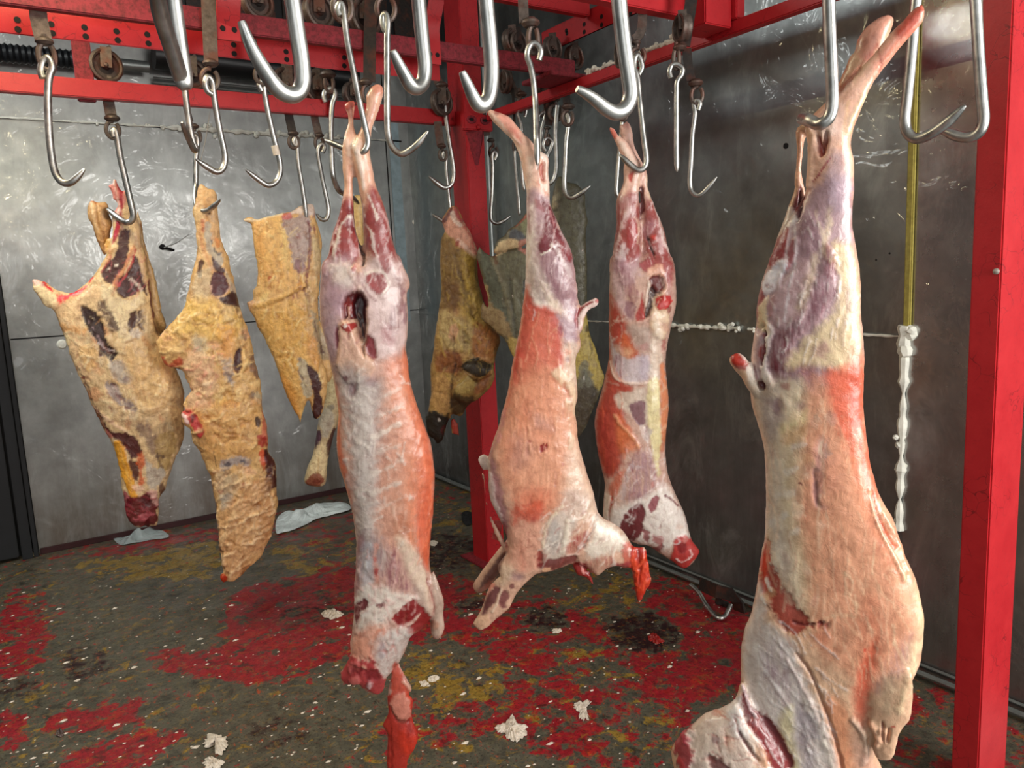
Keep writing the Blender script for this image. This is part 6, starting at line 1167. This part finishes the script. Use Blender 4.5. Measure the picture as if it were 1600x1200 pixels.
# big fatty leg quarter
fr = Frame(340, 600, y=RB-.05)
body = ('308,290 315,286 322,291 332,294 338,300 341,312 340,325 342,345 343,362 348,380 356,400 362,425 366,445 372,465 378,490 386,510 392,530 398,560 404,585 408,600 409,620 412,645 418,665 418,690 420,705 430,722 432,740 432,765 434,785 432,805 428,820 424,838 415,855 410,868 398,880 388,888 376,900 364,909 355,908 350,898 347,885 344,865 341,840 339,815 337,800 335,780 331,760 328,745 320,725 310,705 300,685 '
        '297,670 292,662 284,655 283,645 290,640 284,632 290,622 300,610 294,600 288,590 286,580 276,578 262,574 254,565 248,550 244,535 248,527 256,518 268,505 280,492 288,480 292,460 297,440 302,420 306,400 308,380 306,360 304,345 301,335 302,325 305,318 306,305')
bump = '284,640 296,640 308,645 315,660 318,672 310,682 300,668 288,660'
tipb = '343,898 350,895 356,905 350,912 344,906'
ops = blobs((255, 470, 415, 740), 110, ['ecd096', 'e8c890', 'd8924c', 'cc8858', 'e8b090', 'c8c0a4', 'dca850'], (6, 16), .6, 151, 1.6, .5, 20) + blobs((335, 730, 432, 900), 60, ['ecd2ac', 'd89c6c', 'e4b88c', 'c88450'], (5, 13), .6, 152, 1.6, .35, 140) + [
 pg('dfb888', '302,288 340,294 345,360 350,385 340,420 305,420 306,350', .95, 6, 5), pg('e6c898', '300,325 318,320 318,345 304,345', .7, 4, 3, 1.5), ln('c88c50', '320,300 322,330 326,360', 5, .5, 3, 3, -1), ln('b04838', '316,345 318,362', 5, .6, 3, 3), el(DM, 327, 332, 3, 4, .9, 1.5, 1, -3), ln('c0805c', '312,360 320,400 334,425', 5, .5, 3, 3), pg('d88850', '336,370 344,375 344,385 338,385', .7, 3, 3), ln('e8c898', '308,345 312,390 326,420', 4, .6, 3, 3, 1.5),
 pg('b4b0a4', '320,350 328,352 332,380 346,405 345,415 332,405 322,385', .8, 3, 4), ln('3c3034', '330,375 336,390 341,398', 2.5, .8, 1, 2, -1), pg('3a121e', '330,402 338,410 348,418 350,424 342,426 334,418', .95, 2, 2, -1.5), pg('3a121e', '307,420 314,406 318,412 314,430 310,432', .9, 2, 3, -1), pg('c8bca4', '315,420 330,425 328,460 315,480 300,460 302,440', .6, 6, 6), pg('b8b4a8', '352,425 362,440 370,465 364,460 356,440', .6, 3, 3),
 pg('4c1c2c', '332,428 344,425 352,432 357,448 352,458 342,463 332,460 328,448', .97, 2, 2, .5), ln('dcb8a8', '328,446 331,458 342,465 352,459 358,448', 2, .8, 1, 1, 1), pg('34101c', '342,466 358,458 372,460 378,480 372,490 366,478 356,478 346,472', .95, 2, 3, -1), ln('5c3840', '372,480 378,510 384,530', 5, .7, 3, 4),
 pg('e2bc70', '290,470 330,470 345,480 370,485 378,520 350,530 310,525 270,520 250,530 280,495', .8, 10, 7, 1), pg('d8bc8c', '345,478 362,475 366,490 360,505 348,495', .6, 4, 5, 2), ln('a8743c', '322,508 345,508 365,502', 2.5, .6, 2, 2, -2.5), pg('e4a85c', '335,510 360,508 366,520 350,535 338,525', .6, 6, 5, 2.5), pg('c4c0ac', '302,525 318,530 325,552 312,560 302,548', .65, 7, 6), pg('dc9858', '352,525 362,520 362,560 350,580 345,550', .5, 6, 6, 1.5),
 pg('e8c4a0', '290,555 320,550 335,565 340,600 330,625 300,640 290,630 300,600 286,575', .8, 6, 6, 2), ln('d89880', '300,570 320,580 310,600', 4, .5, 3, 4, 1.5), ln('d89880', '325,570 338,590 325,610', 4, .5, 3, 4, -1.5), ln('c06048', '312,615 322,618 330,612', 4, .6, 3, 4, -1), ln('ecd4b4', '320,600 332,598', 6, .7, 3, 3, 3),
 pg('b03c2c', '248,556 258,558 264,570 274,560 288,562 282,572 268,580 262,582 252,570', .85, 3, 4, 1.5), pg('1c0c0c', '266,580 278,574 286,584 292,596 292,618 282,628 276,615 284,600', .9, 3, 3, -6), ln('e0d0c8', '285,582 290,592 290,602', 3, .9, 1.5, 2.5, 2),
 pg('3a121c', '368,550 374,543 378,546 378,560 376,575 372,584 366,578 365,565', .97, 1.8, 1.5, -2.5), ln('e0bc80', '380,545 384,565 378,582', 4, .8, 2, 2, 2), pg('a8a09c', '345,565 358,560 365,580 362,600 352,590', .7, 5, 6), el('584858', 358, 590, 4, 5, .6, 3, 4), pg('5c3c44', '394,550 402,570 404,592 396,588 390,575', .7, 3, 5), el('5c444c', 394, 616, 4, 6, .6, 3, 4),
 pg('d8a86c', '300,640 400,640 410,700 400,720 350,715 320,720 305,690', .7, 10, 8, 2), ln('a86c3c', '320,650 350,670 390,660', 3, .5, 2, 4, -2.5), ln('a86c3c', '335,680 370,678 395,690', 3, .5, 2, 4, -2.5), ln('e4c088', '340,660 375,650 395,640', 5, .5, 3, 4, 2),
 pg('c8404c', '283,642 296,638 306,645 314,662 318,676 312,684 302,668 290,660', .9, 2.5, 4, 1.5), pg('eed8d0', '284,645 292,650 296,662 288,658', .8, 2, 3, 1), el(DM, 302, 655, 5, 7, .7, 2, 4, -1), el('2c1820', 403, 658, 5, 9, .9, 2, 3, -2), pg('d07060', '410,640 418,655 418,690 410,685 408,670', .8, 3, 4, 1), pg('a82830', '402,680 412,682 416,694 408,700 402,690', .85, 3, 4), pg('cc4830', '404,705 414,700 418,725 412,735 406,720', .85, 2.5, 3, 1),
 pg('400c16', '412,702 424,712 432,732 432,758 426,765 418,775 413,780 412,760 416,740', .96, 2, 2, 1), pg('a8a4a8', '342,722 360,715 370,712 392,720 388,730 372,726 362,732 348,735', .8, 4, 4), el('484450', 356, 726, 5, 3, .8, 2, 3), el('484450', 380, 722, 5, 4, .8, 2, 3), ln('4c2c24', '334,706 338,728', 2, .7, 1, 1.5, -1.5),
 pg('c0b098', '340,740 370,740 365,770 350,795 342,780', .7, 7, 6), pg('aca8a0', '345,775 362,772 358,790 348,796', .6, 4, 4), el('a03c38', 346, 768, 5, 3, .7, 3, 3), el('8c2420', 381, 757, 3, 4, .9, 2, 2), ln('c87c58', '378,765 385,775', 4, .4, 3, 3),
 pg('dcae80', '345,800 410,750 425,780 430,800 424,838 400,875 364,908 350,895 342,850', .75, 10, 7), ln('e8c898', '395,745 370,790 350,840', 6, .5, 4, 6, 2.5), ln('b88858', '410,780 385,820 360,850', 4, .5, 3, 6, -2.5), ln('e4c090', '420,790 400,840 375,870', 5, .5, 4, 6, 2), ln('b88858', '350,820 385,810', 3, .4, 2, 5, -2), ln('b88858', '350,860 390,845', 3, .4, 2, 5, -2),
 ln('5c2c34', '331,760 336,790 340,830 343,860', 4, .8, 2, 2), ln('a89898', '339,800 340,825', 2, .6, 1, 2, 1), pg('c08858', '412,790 422,778 430,800 424,830 410,860 408,820', .6, 5, 5), pg(RD, '343,898 350,896 356,905 350,912 344,907', .95, 1.5, 1.5, 1),
]
ops += wisps((255, 480, 400, 700), 110, 'f0d49c', 2.2, 18, 150, 40, .6, 51, 2) + wisps((255, 480, 410, 720), 90, '9c6430', 1.8, 16, 150, 45, .5, 52, -2.4) + wisps((340, 730, 430, 905), 100, 'f0d0a4', 2.4, 24, 140, 25, .6, 53, 2.2) + wisps((340, 730, 430, 905), 80, 'a87040', 1.8, 22, 140, 25, .5, 54, -2.6) + wisps((270, 540, 340, 640), 30, 'e8a088', 2, 16, 120, 50, .5, 55, 2)
o = flesh('beef_leg_quarter', fr, [dict(p=body, k=.5, cap=58), dict(p=bump, k=.7, off=.08), dict(p=tipb, k=.8)],
          'd8b078', ops, M_BEEF, vox=.006, rough=.005, rscale=24, step=2.6)
tag(o, 'large fatty beef leg quarter, shank end up, its point hanging lowest over the floor', 'meat', 'hanging beef pieces')

# tall flat flank piece, with the darker piece behind it
fr = Frame(450, 480, y=RB+.10)
body = ('392,346 400,343 420,338 440,332 455,330 466,322 478,318 490,318 492,330 495,350 498,365 500,385 502,400 500,440 498,480 500,520 505,560 512,600 506,640 498,655 490,655 486,640 482,625 476,640 472,655 469,663 464,650 458,640 452,628 446,615 440,600 434,580 428,565 422,548 414,532 408,522 402,512 398,500 394,492 388,480 386,472 396,468 394,455 400,445 402,430 401,412 398,395 395,370')
lip = '379,344 386,338 394,339 400,344 394,350 384,347'
back = '490,322 496,345 503,370 504,385 502,420 498,450 496,480 500,500 515,530 520,560 520,590 512,600 500,570 492,540 486,500 484,440 484,380 484,340'
ops = blobs((390, 340, 500, 650), 70, ['ecd494', 'e6c47c', 'cc8438', 'd89450', 'c8a868'], (6, 15), .6, 161, .6, .5, 80) + [
 pg('e0b474', '392,346 440,335 455,345 460,400 462,430 450,450 400,460 402,430', .8, 8, 6), pg('e4cc8c', '440,350 452,350 456,400 450,420 440,400', .6, 7, 5), pg('d89c5c', '395,360 410,350 412,420 404,440 400,400', .5, 8, 6), el('b04c30', 421, 436, 3, 5, .8, 2, 2, -1), ln('c88450', '400,400 425,420 420,450', 3, .4, 2, 3, -1.5), ln('c08850', '425,395 440,420 432,450', 4, .4, 3, 4, -1.5),
 pg('a89898', '442,344 455,340 470,335 484,332 488,360 482,400 476,420 466,424 456,410 450,380', .85, 4, 5, .5), pg('7c4858', '460,405 474,410 478,425 466,424', .6, 3, 4), ln('6c2c40', '465,370 466,388', 2, .7, 1, 1.5), pg('d8c8c0', '455,330 478,318 492,320 492,335 470,334 450,338', .8, 3, 3, 1), pg('c85860', '440,334 456,334 455,342 444,343', .7, 2, 2), ln('ecd8b4', '380,344 400,344 440,334', 4, .9, 2, 1.5, 2),
 ln('dcb06c', '398,478 420,472 445,462 462,452 476,445', 7, .8, 3, 2, 4), ln('9c6434', '402,484 430,475 455,462 475,452', 2.5, .7, 1.5, 1.5, -4), pg('c89870', '386,470 396,468 396,480 392,490', .8, 2, 2, 2), pg('a84040', '396,490 400,505 404,520 398,512 394,500', .8, 2, 2),
 ln(MA, '482,345 486,370 484,400 480,440 484,480', 5, .8, 2.5, 3, -1.5), ln('5c1c24', '476,450 480,470 483,495', 4, .9, 1.5, 2, -2), pg('c8b48c', '488,360 500,375 503,400 498,440 494,450 490,420 488,390', .75, 4, 4, 1), pg('c4a878', '480,440 492,460 488,480 480,520 476,480', .5, 5, 5),
 pg('dcb068', '396,485 460,470 478,480 485,540 488,580 480,600 470,655 455,635 430,570 405,515', .75, 10, 7), pg('c8984c', '440,490 475,500 475,545 450,540', .5, 8, 6), ln('b07c40', '420,560 450,560 460,580', 3, .5, 2, 4, -2), pg('d08840', '435,585 455,600 470,650 460,645 445,615', .6, 6, 4),
 pg('b4b09c', '466,562 476,562 486,590 488,615 478,620 468,590', .8, 3, 4, -.5), ln('4c3440', '466,580 474,595 478,604', 2.5, .7, 1.5, 2, -1), el('4c3440', 469, 563, 3, 4, .7, 2, 2), pg('380c16', '480,572 494,580 502,600 502,640 496,655 488,652 490,620 486,600', .97, 2, 2.5, 0), pg('1c1214', '478,650 488,640 492,655 486,660 478,656', .9, 2, 2), pg('d8a05c', '482,520 494,540 500,575 496,580 484,560 480,540', .8, 3, 3, 1),
 pg('98907c', '486,480 498,500 515,540 512,560 500,555 490,520', .7, 4, 5), ln('4c2028', '492,500 498,530 504,550', 3, .7, 2, 3, -1),
]
ops += wisps((390, 350, 480, 640), 80, 'f0dca0', 2, 18, 110, 50, .5, 61, 1) + wisps((390, 350, 480, 640), 60, 'a46c30', 1.5, 14, 110, 50, .45, 62, -1.2) + wisps((440, 340, 500, 480), 30, '8c4858', 1.5, 14, 90, 20, .6, 63, -1)
o = flesh('beef_flank', fr, [dict(p=body, k=.42, cap=38), dict(p=lip, k=.8), dict(p=back, k=.7, off=-.05)],
          'd8b078', ops, M_BEEF, vox=.006, rough=.003, rscale=26, step=2.6)
tag(o, 'tall flat tan beef flank with a horizontal fold, tapering to a point at the bottom', 'meat', 'hanging beef pieces')

fr = Frame(530, 560, y=RB+.22)
body = ('551,308 560,304 568,308 570,330 569,360 572,400 576,440 570,500 560,540 548,570 540,600 534,630 530,655 522,680 516,705 512,725 511,745 507,758 495,761 482,759 475,754 476,745 480,730 488,712 492,690 496,665 500,640 502,600 498,570 500,545 506,520 520,480 530,430 538,380 548,340')
ops = [pg('e0c080', '550,306 570,306 570,370 556,400 545,360', .9, 4, 4), ln('c09050', '556,330 562,370', 4, .5, 3, 3, -1), pg('c8b890', '498,520 540,540 545,570 530,620 525,640 505,650 500,600 498,560', .85, 5, 5), pg('d8cc9c', '505,560 525,575 530,610 515,640 508,620', .6, 6, 5, 1), ln('ece0c0', '503,568 515,585 526,592', 1.5, .8, 1, 1, 1.5), pg('8c2820', '503,565 515,562 520,568 508,570', .8, 2, 2), el('4c4850', 519, 636, 6, 5, .6, 3, 4), el('5c5058', 504, 545, 3, 8, .7, 2, 3), pg('b0aca0', '500,640 520,650 515,680 500,680', .6, 5, 5),
       pg('4a2c40', '494,675 503,672 503,695 498,712 492,700', .95, 2, 1.5, -1), pg('4a2024', '512,690 524,665 520,700 506,718 506,705', .9, 2, 2, -1), pg('e6d2a4', '480,730 494,700 506,690 512,720 510,745 480,745', .85, 4, 3, .6), ln('c0985c', '498,715 496,745', 2, .6, 1.5, 1, -1), pg('8c4a38', '478,750 490,742 504,742 508,755 490,761 478,757', .9, 2, 3, -1), el('5c1c18', 496, 752, 7, 3, .6, 2, 3)]
o = flesh('beef_shank', fr, [dict(p=body, k=.8, cap=34)], 'c8b48c', ops, M_BEEF, vox=.006, rough=.002, rscale=30, step=2.4)
tag(o, 'long beef shank hanging behind the centre carcass, sawn bone end down over the white plastic', 'meat', 'hanging beef pieces')

# yellow scalded leg in front of the corner post
fr = Frame(725, 500, y=RB-.22)
body = ('690,345 698,330 706,321 712,321 718,328 722,340 728,350 735,362 742,380 748,396 747,405 746,420 749,445 756,470 765,485 768,500 776,515 782,528 780,540 775,555 772,575 768,595 760,612 745,625 730,635 722,650 715,650 706,646 700,660 694,680 690,690 682,694 678,685 670,682 666,670 664,655 668,645 672,625 674,600 672,580 676,550 680,520 684,490 688,470 689,440 687,410 688,390 690,370 694,360')
knob = '708,600 720,590 732,575 745,560 755,562 768,570 772,580 766,600 752,615 738,624 722,625 708,615'
hoof = '722,572 730,562 745,558 758,566 770,568 768,580 756,585 745,590 735,584'
flapr = '704,650 712,655 718,665 720,684 712,680 704,678'
ops = blobs((680, 370, 775, 660), 70, ['6c5020', 'c8a44c', '8c5c30', '4c3818', 'd0b068', 'a85c30'], (5, 12), .6, 171, 1.2, .5, 80) + [
 pg('dca088', '690,345 708,322 724,345 738,365 748,398 744,402 730,392 716,385 708,372 698,365', .95, 3, 3), pg('5c1820', '691,345 704,325 708,330 700,342 694,352', .9, 2, 2), pg('a83440', '708,322 718,330 726,345 718,346 710,332', .8, 2, 3), pg('ecd8c8', '704,332 710,330 716,345 722,352 714,352 706,345', .8, 2, 2, 1), ln('b83c38', '728,355 738,375 742,395', 5, .6, 3, 4), ln('f0ccb8', '716,375 730,390 742,402', 5, .8, 2, 2, 2), pg('8c2018', '712,378 718,376 716,384 711,384', .8, 1.5, 1),
 pg('7c6034', '690,366 700,372 712,385 722,392 728,420 720,460 712,480 700,485 690,480 690,440 688,400', .85, 6, 6), pg('b8983c', '720,395 745,405 748,440 755,470 750,500 735,515 725,480 722,440', .85, 7, 6), ln('58401c', '712,400 722,440 730,470 738,495', 5, .6, 4, 4, -1.5), pg('6c4424', '695,440 715,450 715,485 698,480', .6, 7, 5), pg('ccb068', '740,430 758,465 766,490 755,510 742,490', .6, 6, 5),
 pg('c8b078', '683,490 700,485 730,500 740,520 735,545 720,550 700,545 690,530', .8, 6, 6, 1), pg('d8a080', '702,512 715,505 712,525 704,530', .7, 3, 4), ln('5c4820', '725,520 735,540', 5, .6, 3, 5, -2), pg('b07038', '742,505 760,510 778,525 775,550 765,570 745,560 738,545', .85, 5, 5, .5), ln('e0b478', '720,555 740,560 765,562', 5, .5, 3, 4, 1),
 pg('8c4c28', '685,552 705,548 722,560 718,580 700,585 680,580', .8, 5, 5), pg('c89c60', '678,590 700,585 704,610 700,640 690,645 674,630', .8, 5, 5), ln('8c6430', '680,612 700,615', 2, .6, 2, 2, -1.5), ln('4c3018', '712,570 706,600 706,640', 4, .8, 2.5, 2, -2.5), pg('a89050', '712,600 730,585 740,590 745,605 735,618 715,620', .8, 5, 4, 1), pg('1c1814', '722,572 732,561 746,558 758,566 771,568 768,580 752,590 738,584 726,580', .95, 2, 3, 2), ln('c8b090', '726,581 736,586', 2.5, .7, 1.5, 1.5, 1), pg('a8683c', '755,590 770,578 764,600 745,618 740,610', .8, 4, 3),
 pg('3c2c1c', '710,615 740,622 735,640 722,650 706,645 704,628', .85, 5, 4), pg('15120f', '668,640 690,648 700,645 704,660 694,690 682,694 664,680 663,655', .97, 3, 4, 1), el('c8c0b8', 686, 656, 2, 3, .8, 1, 1), pg('b02c28', '704,652 714,658 720,684 708,680', .9, 2, 2), pg('5c1414','688,668 698,665 692,680', .7,2,2),
]
ops += wisps((685, 400, 770, 600), 70, '5c4018', 1.8, 18, 80, 40, .5, 71, -1.5) + wisps((685, 400, 770, 600), 50, 'd8bc60', 1.8, 16, 80, 40, .5, 72, 1.5)
o = flesh('scalded_cow_foot', fr, [dict(p=body, k=.75, cap=34), dict(p=knob, k=.75, off=.09), dict(p=hoof, k=.7, off=.15), dict(p=flapr, k=.3, smooth=False)],
          'b08c50', ops, M_SKIN, vox=.0062, rough=.0035, rscale=26, step=2.4)
tag(o, 'yellow scalded cow leg with dark hoof, hanging in front of the corner post', 'meat', 'hanging offal and hides')

# olive hide behind the leaning carcass
fr = Frame(850, 480, D=3.85)
A1 = ('870,276 880,275 884,283 895,286 902,288 910,296 915,305 915,325 918,345 916,375 918,420 918,470 918,492 922,520 932,545 940,575 945,590 940,610 925,645 915,670 905,684 898,680 880,640 860,600 850,520 850,450 856,380 860,330 864,295')
A2 = ('750,385 756,388 762,395 772,400 780,396 800,390 822,388 845,385 850,440 845,500 835,540 818,580 806,562 798,545 790,528 780,520 768,508 756,500 752,492 756,470 765,480 764,465 758,445 752,420 747,400')
A3 = '772,393 778,378 788,370 795,360 804,355 815,345 824,330 832,325 836,345 832,365 826,380 810,390 790,393 775,398'
ops = [
 pg('4c4a38', '864,276 915,295 918,345 916,420 918,490 905,500 880,420 860,380', .9, 10, 7), pg('8c8268', '862,300 870,290 872,330 868,350 858,330', .6, 6, 5), el('b8aa88', 864, 318, 5, 10, .6, 4, 4, 1), el('3c3424', 868, 328, 5, 3, .8, 2, 2, -1), pg('2c281c', '900,290 914,300 914,320 904,315', .5, 5, 4), el(WF, 911, 392, 1.5, 1.5, .9, .6, .5), pg('5c5840','890,330 905,340 910,450 895,440',.5,10,7),
 pg('c0aa58', '916,490 932,545 944,590 938,610 925,600 915,575 905,590 895,600 885,570 900,520', .95, 4, 5), el('3c2c14', 916, 513, 3, 5, .8, 2, 3), ln('4c3818', '920,525 924,545', 3, .7, 2, 3), ln('6c5020', '928,560 934,575', 2, .6, 2, 2), pg('7c7c6c', '905,575 916,565 930,600 928,620 905,620', .8, 4, 4), pg('4c4030', '900,610 935,605 925,645 905,682 898,660', .85, 4, 6), el('d8d8d0', 912, 590, 1.5, 4, .8, 1, .8),
 pg('5c6050', '750,388 764,400 780,440 795,500 790,525 768,470 755,430', .95, 4, 4, .5), ln('98947c', '770,408 785,440 795,475 800,510', 5, .6, 4, 3, 1.2), pg('64624c', '780,400 845,392 848,450 835,540 815,560 800,500 788,440', .9, 6, 6), ln('8c8c78', '804,440 806,480 804,520', 8, .5, 6, 4, 1.5), ln('3c3c30', '796,430 802,480 806,530', 5, .6, 4, 3, -2), pg('1c2024', '818,440 832,430 832,480 820,470', .9, 4, 4, -3), ln('64381c', '762,392 772,400 775,412', 5, .7, 2, 3), el(WF, 801, 463, 1.6, 1.6, .9, .6, .5), el(WF, 784, 465, 1, 1, .9, .6, .5),
 pg('a08860', '756,465 768,475 785,490 796,510 800,535 788,525 770,515 752,495', .9, 4, 4, .5), pg('c4a860', '795,528 812,530 822,540 810,562 804,570 796,545', .85, 3, 4), ln('d8c088', '758,450 764,465', 6, .7, 3, 3),
 pg('d8c094', '772,395 780,380 795,372 812,372 822,378 816,388 795,390 776,398', .95, 2.5, 3, 1), pg('4c5058', '795,365 804,356 814,360 820,370 812,376 798,372', .9, 3, 3, 1), pg('c07c70', '810,378 826,376 824,395 812,392', .8, 2, 3), ln('b85c50', '806,354 818,342 830,328', 3, .8, 1.5, 1.5), pg('8c9068', '815,350 832,335 834,365 818,365', .6, 4, 4), ln('8c4838', '758,390 770,394', 5, .7, 2, 3),
]
ops += wisps((750, 390, 940, 670), 90, '3c3824', 1.6, 20, 85, 25, .4, 81, -1) + wisps((750, 390, 940, 640), 60, '9c9878', 1.4, 18, 85, 25, .4, 82, 1)
o = flesh('olive_hide', fr, [dict(p=A1, k=.35, cap=28), dict(p=A2, k=.35, cap=24, off=.10), dict(p=A3, k=.5, off=.12)],
          '68624a', ops, M_SKIN, vox=.0065, rough=.0035, rscale=18, step=2.4)
tag(o, 'olive-grey hide with a yellow lower edge hanging behind the leaning carcass', 'hide', 'hanging offal and hides')

# ------------------------------------------------------------------ plastic and scraps on the floor
def crumple(name, poly, zc, mat, label, cat, hgt, seed, group=None, res=5, thr=0.0):
    "crumpled sheet or lump lying on the floor; outline read on the floor plane"
    P = catmull(pts(poly), 3, True) if isinstance(poly, str) else np.array(poly)
    P = catmull(P, 3, True); W = np.array([onp(x, y, 2, zc)[:2] for x, y in P]); c = W.mean(0); n = len(W)
    if name.startswith(('fat', 'meat')): W = c+(W-c)*(1+.32*fb2(np.arange(n)*.55, np.full(n, seed*1.7), 3, seed))[:, None]
    rr = np.random.default_rng(seed); V = []; Fs = []
    rings = [1.0, .96, .85, .68, .5, .33, .16]
    for k, s_ in enumerate(rings):
        for i in range(n):
            p = c+(W[i]-c)*s_; V.append([p[0], p[1], 0.0])
    V.append([c[0], c[1], 0]); V = np.array(V); sz = float(np.ptp(W, axis=0).max())
    rad = np.repeat([1-r_ for r_ in rings], n); rad = np.append(rad, 1.0)
    nz = fbm(np.column_stack([V[:, 0], V[:, 1], np.zeros(len(V))])*((7 if hgt > .03 else 15)/sz)+seed, 3, seed)
    V[:, 2] = 0.003 + hgt*np.clip(np.sqrt(rad)*(0.5+0.9*nz), 0.02, 2)
    V[:n, 2] = .002
    for k in range(len(rings)-1):
        for i in range(n): Fs.append([k*n+i, k*n+(i+1) % n, (k+1)*n+(i+1) % n, (k+1)*n+i])
    for i in range(n): Fs.append([(len(rings)-1)*n+i, (len(rings)-1)*n+(i+1) % n, len(V)-1])
    Fs.append(list(range(n))[::-1])
    me = bpy.data.meshes.new(name); me.from_pydata(V.tolist(), [], Fs); me.update()
    o = newobj(name, me, mat)
    if hgt > .02:
        md = o.modifiers.new('s', 'SUBSURF'); md.levels = 1; md.render_levels = 2
    me.transform(Matrix.Translation((-c[0], -c[1], 0))); o.location = (c[0], c[1], 0)
    tag(o, label, cat, group); return o
crumple('plastic_sheet', '432,802 440,797 452,799 462,798 480,790 495,783 520,780 545,782 550,790 540,795 515,800 490,808 470,818 455,824 440,828 430,830 428,815', 0.03, M_PLASTIC, 'crumpled white plastic sheet on the floor against the left wall', 'plastic', .07, 3)
crumple('plastic_wrap', '168,826 180,822 200,826 225,824 250,822 266,832 255,837 235,838 215,842 190,846 178,840', 0.03, M_CLEAR, 'crumpled clear plastic wrap on the floor below the far-left beef', 'plastic', .06, 4)
SG = 'fat scraps on the floor'
crumple('fat_scrap', '502,958 512,954 526,954 536,960 528,966 514,967', 0, M_SCRAP, 'pale fat scrap on red floor left of the centre carcass', 'scrap', .018, 5, SG)
crumple('fat_scrap', '320,1155 328,1148 345,1150 356,1160 354,1172 342,1180 336,1175 344,1165 334,1160 326,1170 318,1165', 0, M_SCRAP, 'curled pale membrane scrap at the bottom edge of the floor', 'scrap', .022, 6, SG)
crumple('fat_scrap', '318,1192 332,1184 348,1190 345,1200 325,1202', 0, M_SCRAP, 'pale scrap cut by the bottom edge, just below the curled membrane', 'scrap', .016, 7, SG)
crumple('fat_scrap', '776,1136 790,1130 802,1118 808,1130 820,1134 822,1146 808,1158 792,1154 790,1146 778,1146', 0, M_SCRAP, 'pale shredded fat scrap on the floor below the leaning carcass', 'scrap', .016, 8, SG)
crumple('fat_scrap', '670,1060 682,1056 686,1062 674,1067', 0, M_SCRAP, 'small white scrap on the ochre patch right of the hanging membrane', 'scrap', .008, 9, SG)
crumple('fat_scrap', '898,1104 912,1094 922,1098 916,1108 920,1124 908,1126 904,1114', 0, M_SCRAP, 'thin lacy white scrap on the floor in front of the dark blood stain', 'scrap', .008, 10, SG)
crumple('fat_scrap', '864,984 876,983 877,988 866,990', 0, M_SCRAP, 'tiny white scrap beneath the leaning carcass', 'scrap', .006, 11, SG)
crumple('fat_scrap', '672,846 684,846 682,852 674,853', 0, M_SCRAP, 'white chip on the floor between centre carcass and corner post', 'scrap', .008, 12, SG)
crumple('fat_scrap', '656,1066 666,1064 668,1071 658,1073', 0, M_SCRAP, 'round white speck left of the small scrap on the ochre patch', 'scrap', .006, 13, SG)
crumple('fat_scrap', '44,866 56,864 58,869 46,870', 0, M_SCRAP, 'white fleck on the floor by the black door frame', 'scrap', .006, 14, SG)
crumple('meat_scrap', '1012,994 1022,990 1032,998 1038,1004 1026,1006 1016,1002', 0, M_SCRAPR, 'red meat scrap beside the dark blood stain', 'scrap', .015, 15)
crumple('dark_lump', '721,798 730,795 740,800 742,812 730,818 722,812', 0.02, M_HOLE, 'small black lump on the floor behind the corner post foot', 'lump', .05, 16)
crumple('bone_chip', '87,1146 95,1141 101,1146 98,1152 89,1152', 0, m_plain('dark_bead', '5c4c48', .2), 'small dark glossy bead on the red floor at the lower left', 'bead', .022, 17)
rr = np.random.default_rng(5); mb = MB()
for k in range(330):
    x = float(rr.uniform(0, 1180)); y = float(rr.uniform(885, 1198)); p = onp(x, y, 2, 0.0)
    if 300 < x < 560 and y < 930 and rr.random() < .5: continue
    r_ = float(rr.choice([.0025, .004, .006, .009], p=[.4, .35, .18, .07])); a0 = float(rr.uniform(0, 6))
    n = 7; ring = [mb.bm.verts.new((p[0]+r_*1.5*math.cos(a0+q)*(1+.35*math.sin(3*q)), p[1]+r_*math.sin(a0+q)*(1+.3*math.cos(2*q)), .0005)) for q in np.linspace(0, 5.4, n)]
    tp = mb.bm.verts.new((p[0], p[1], r_*.7))
    for i in range(n): mb.bm.faces.new((ring[i], ring[(i+1) % n], tp))
    mb.bm.faces.new(list(reversed(ring)))
o = mb.build('fat_crumbs', M_SCRAP); tag(o, 'tiny white fat crumbs strewn over the painted floor', 'crumbs'); o['kind'] = 'stuff'
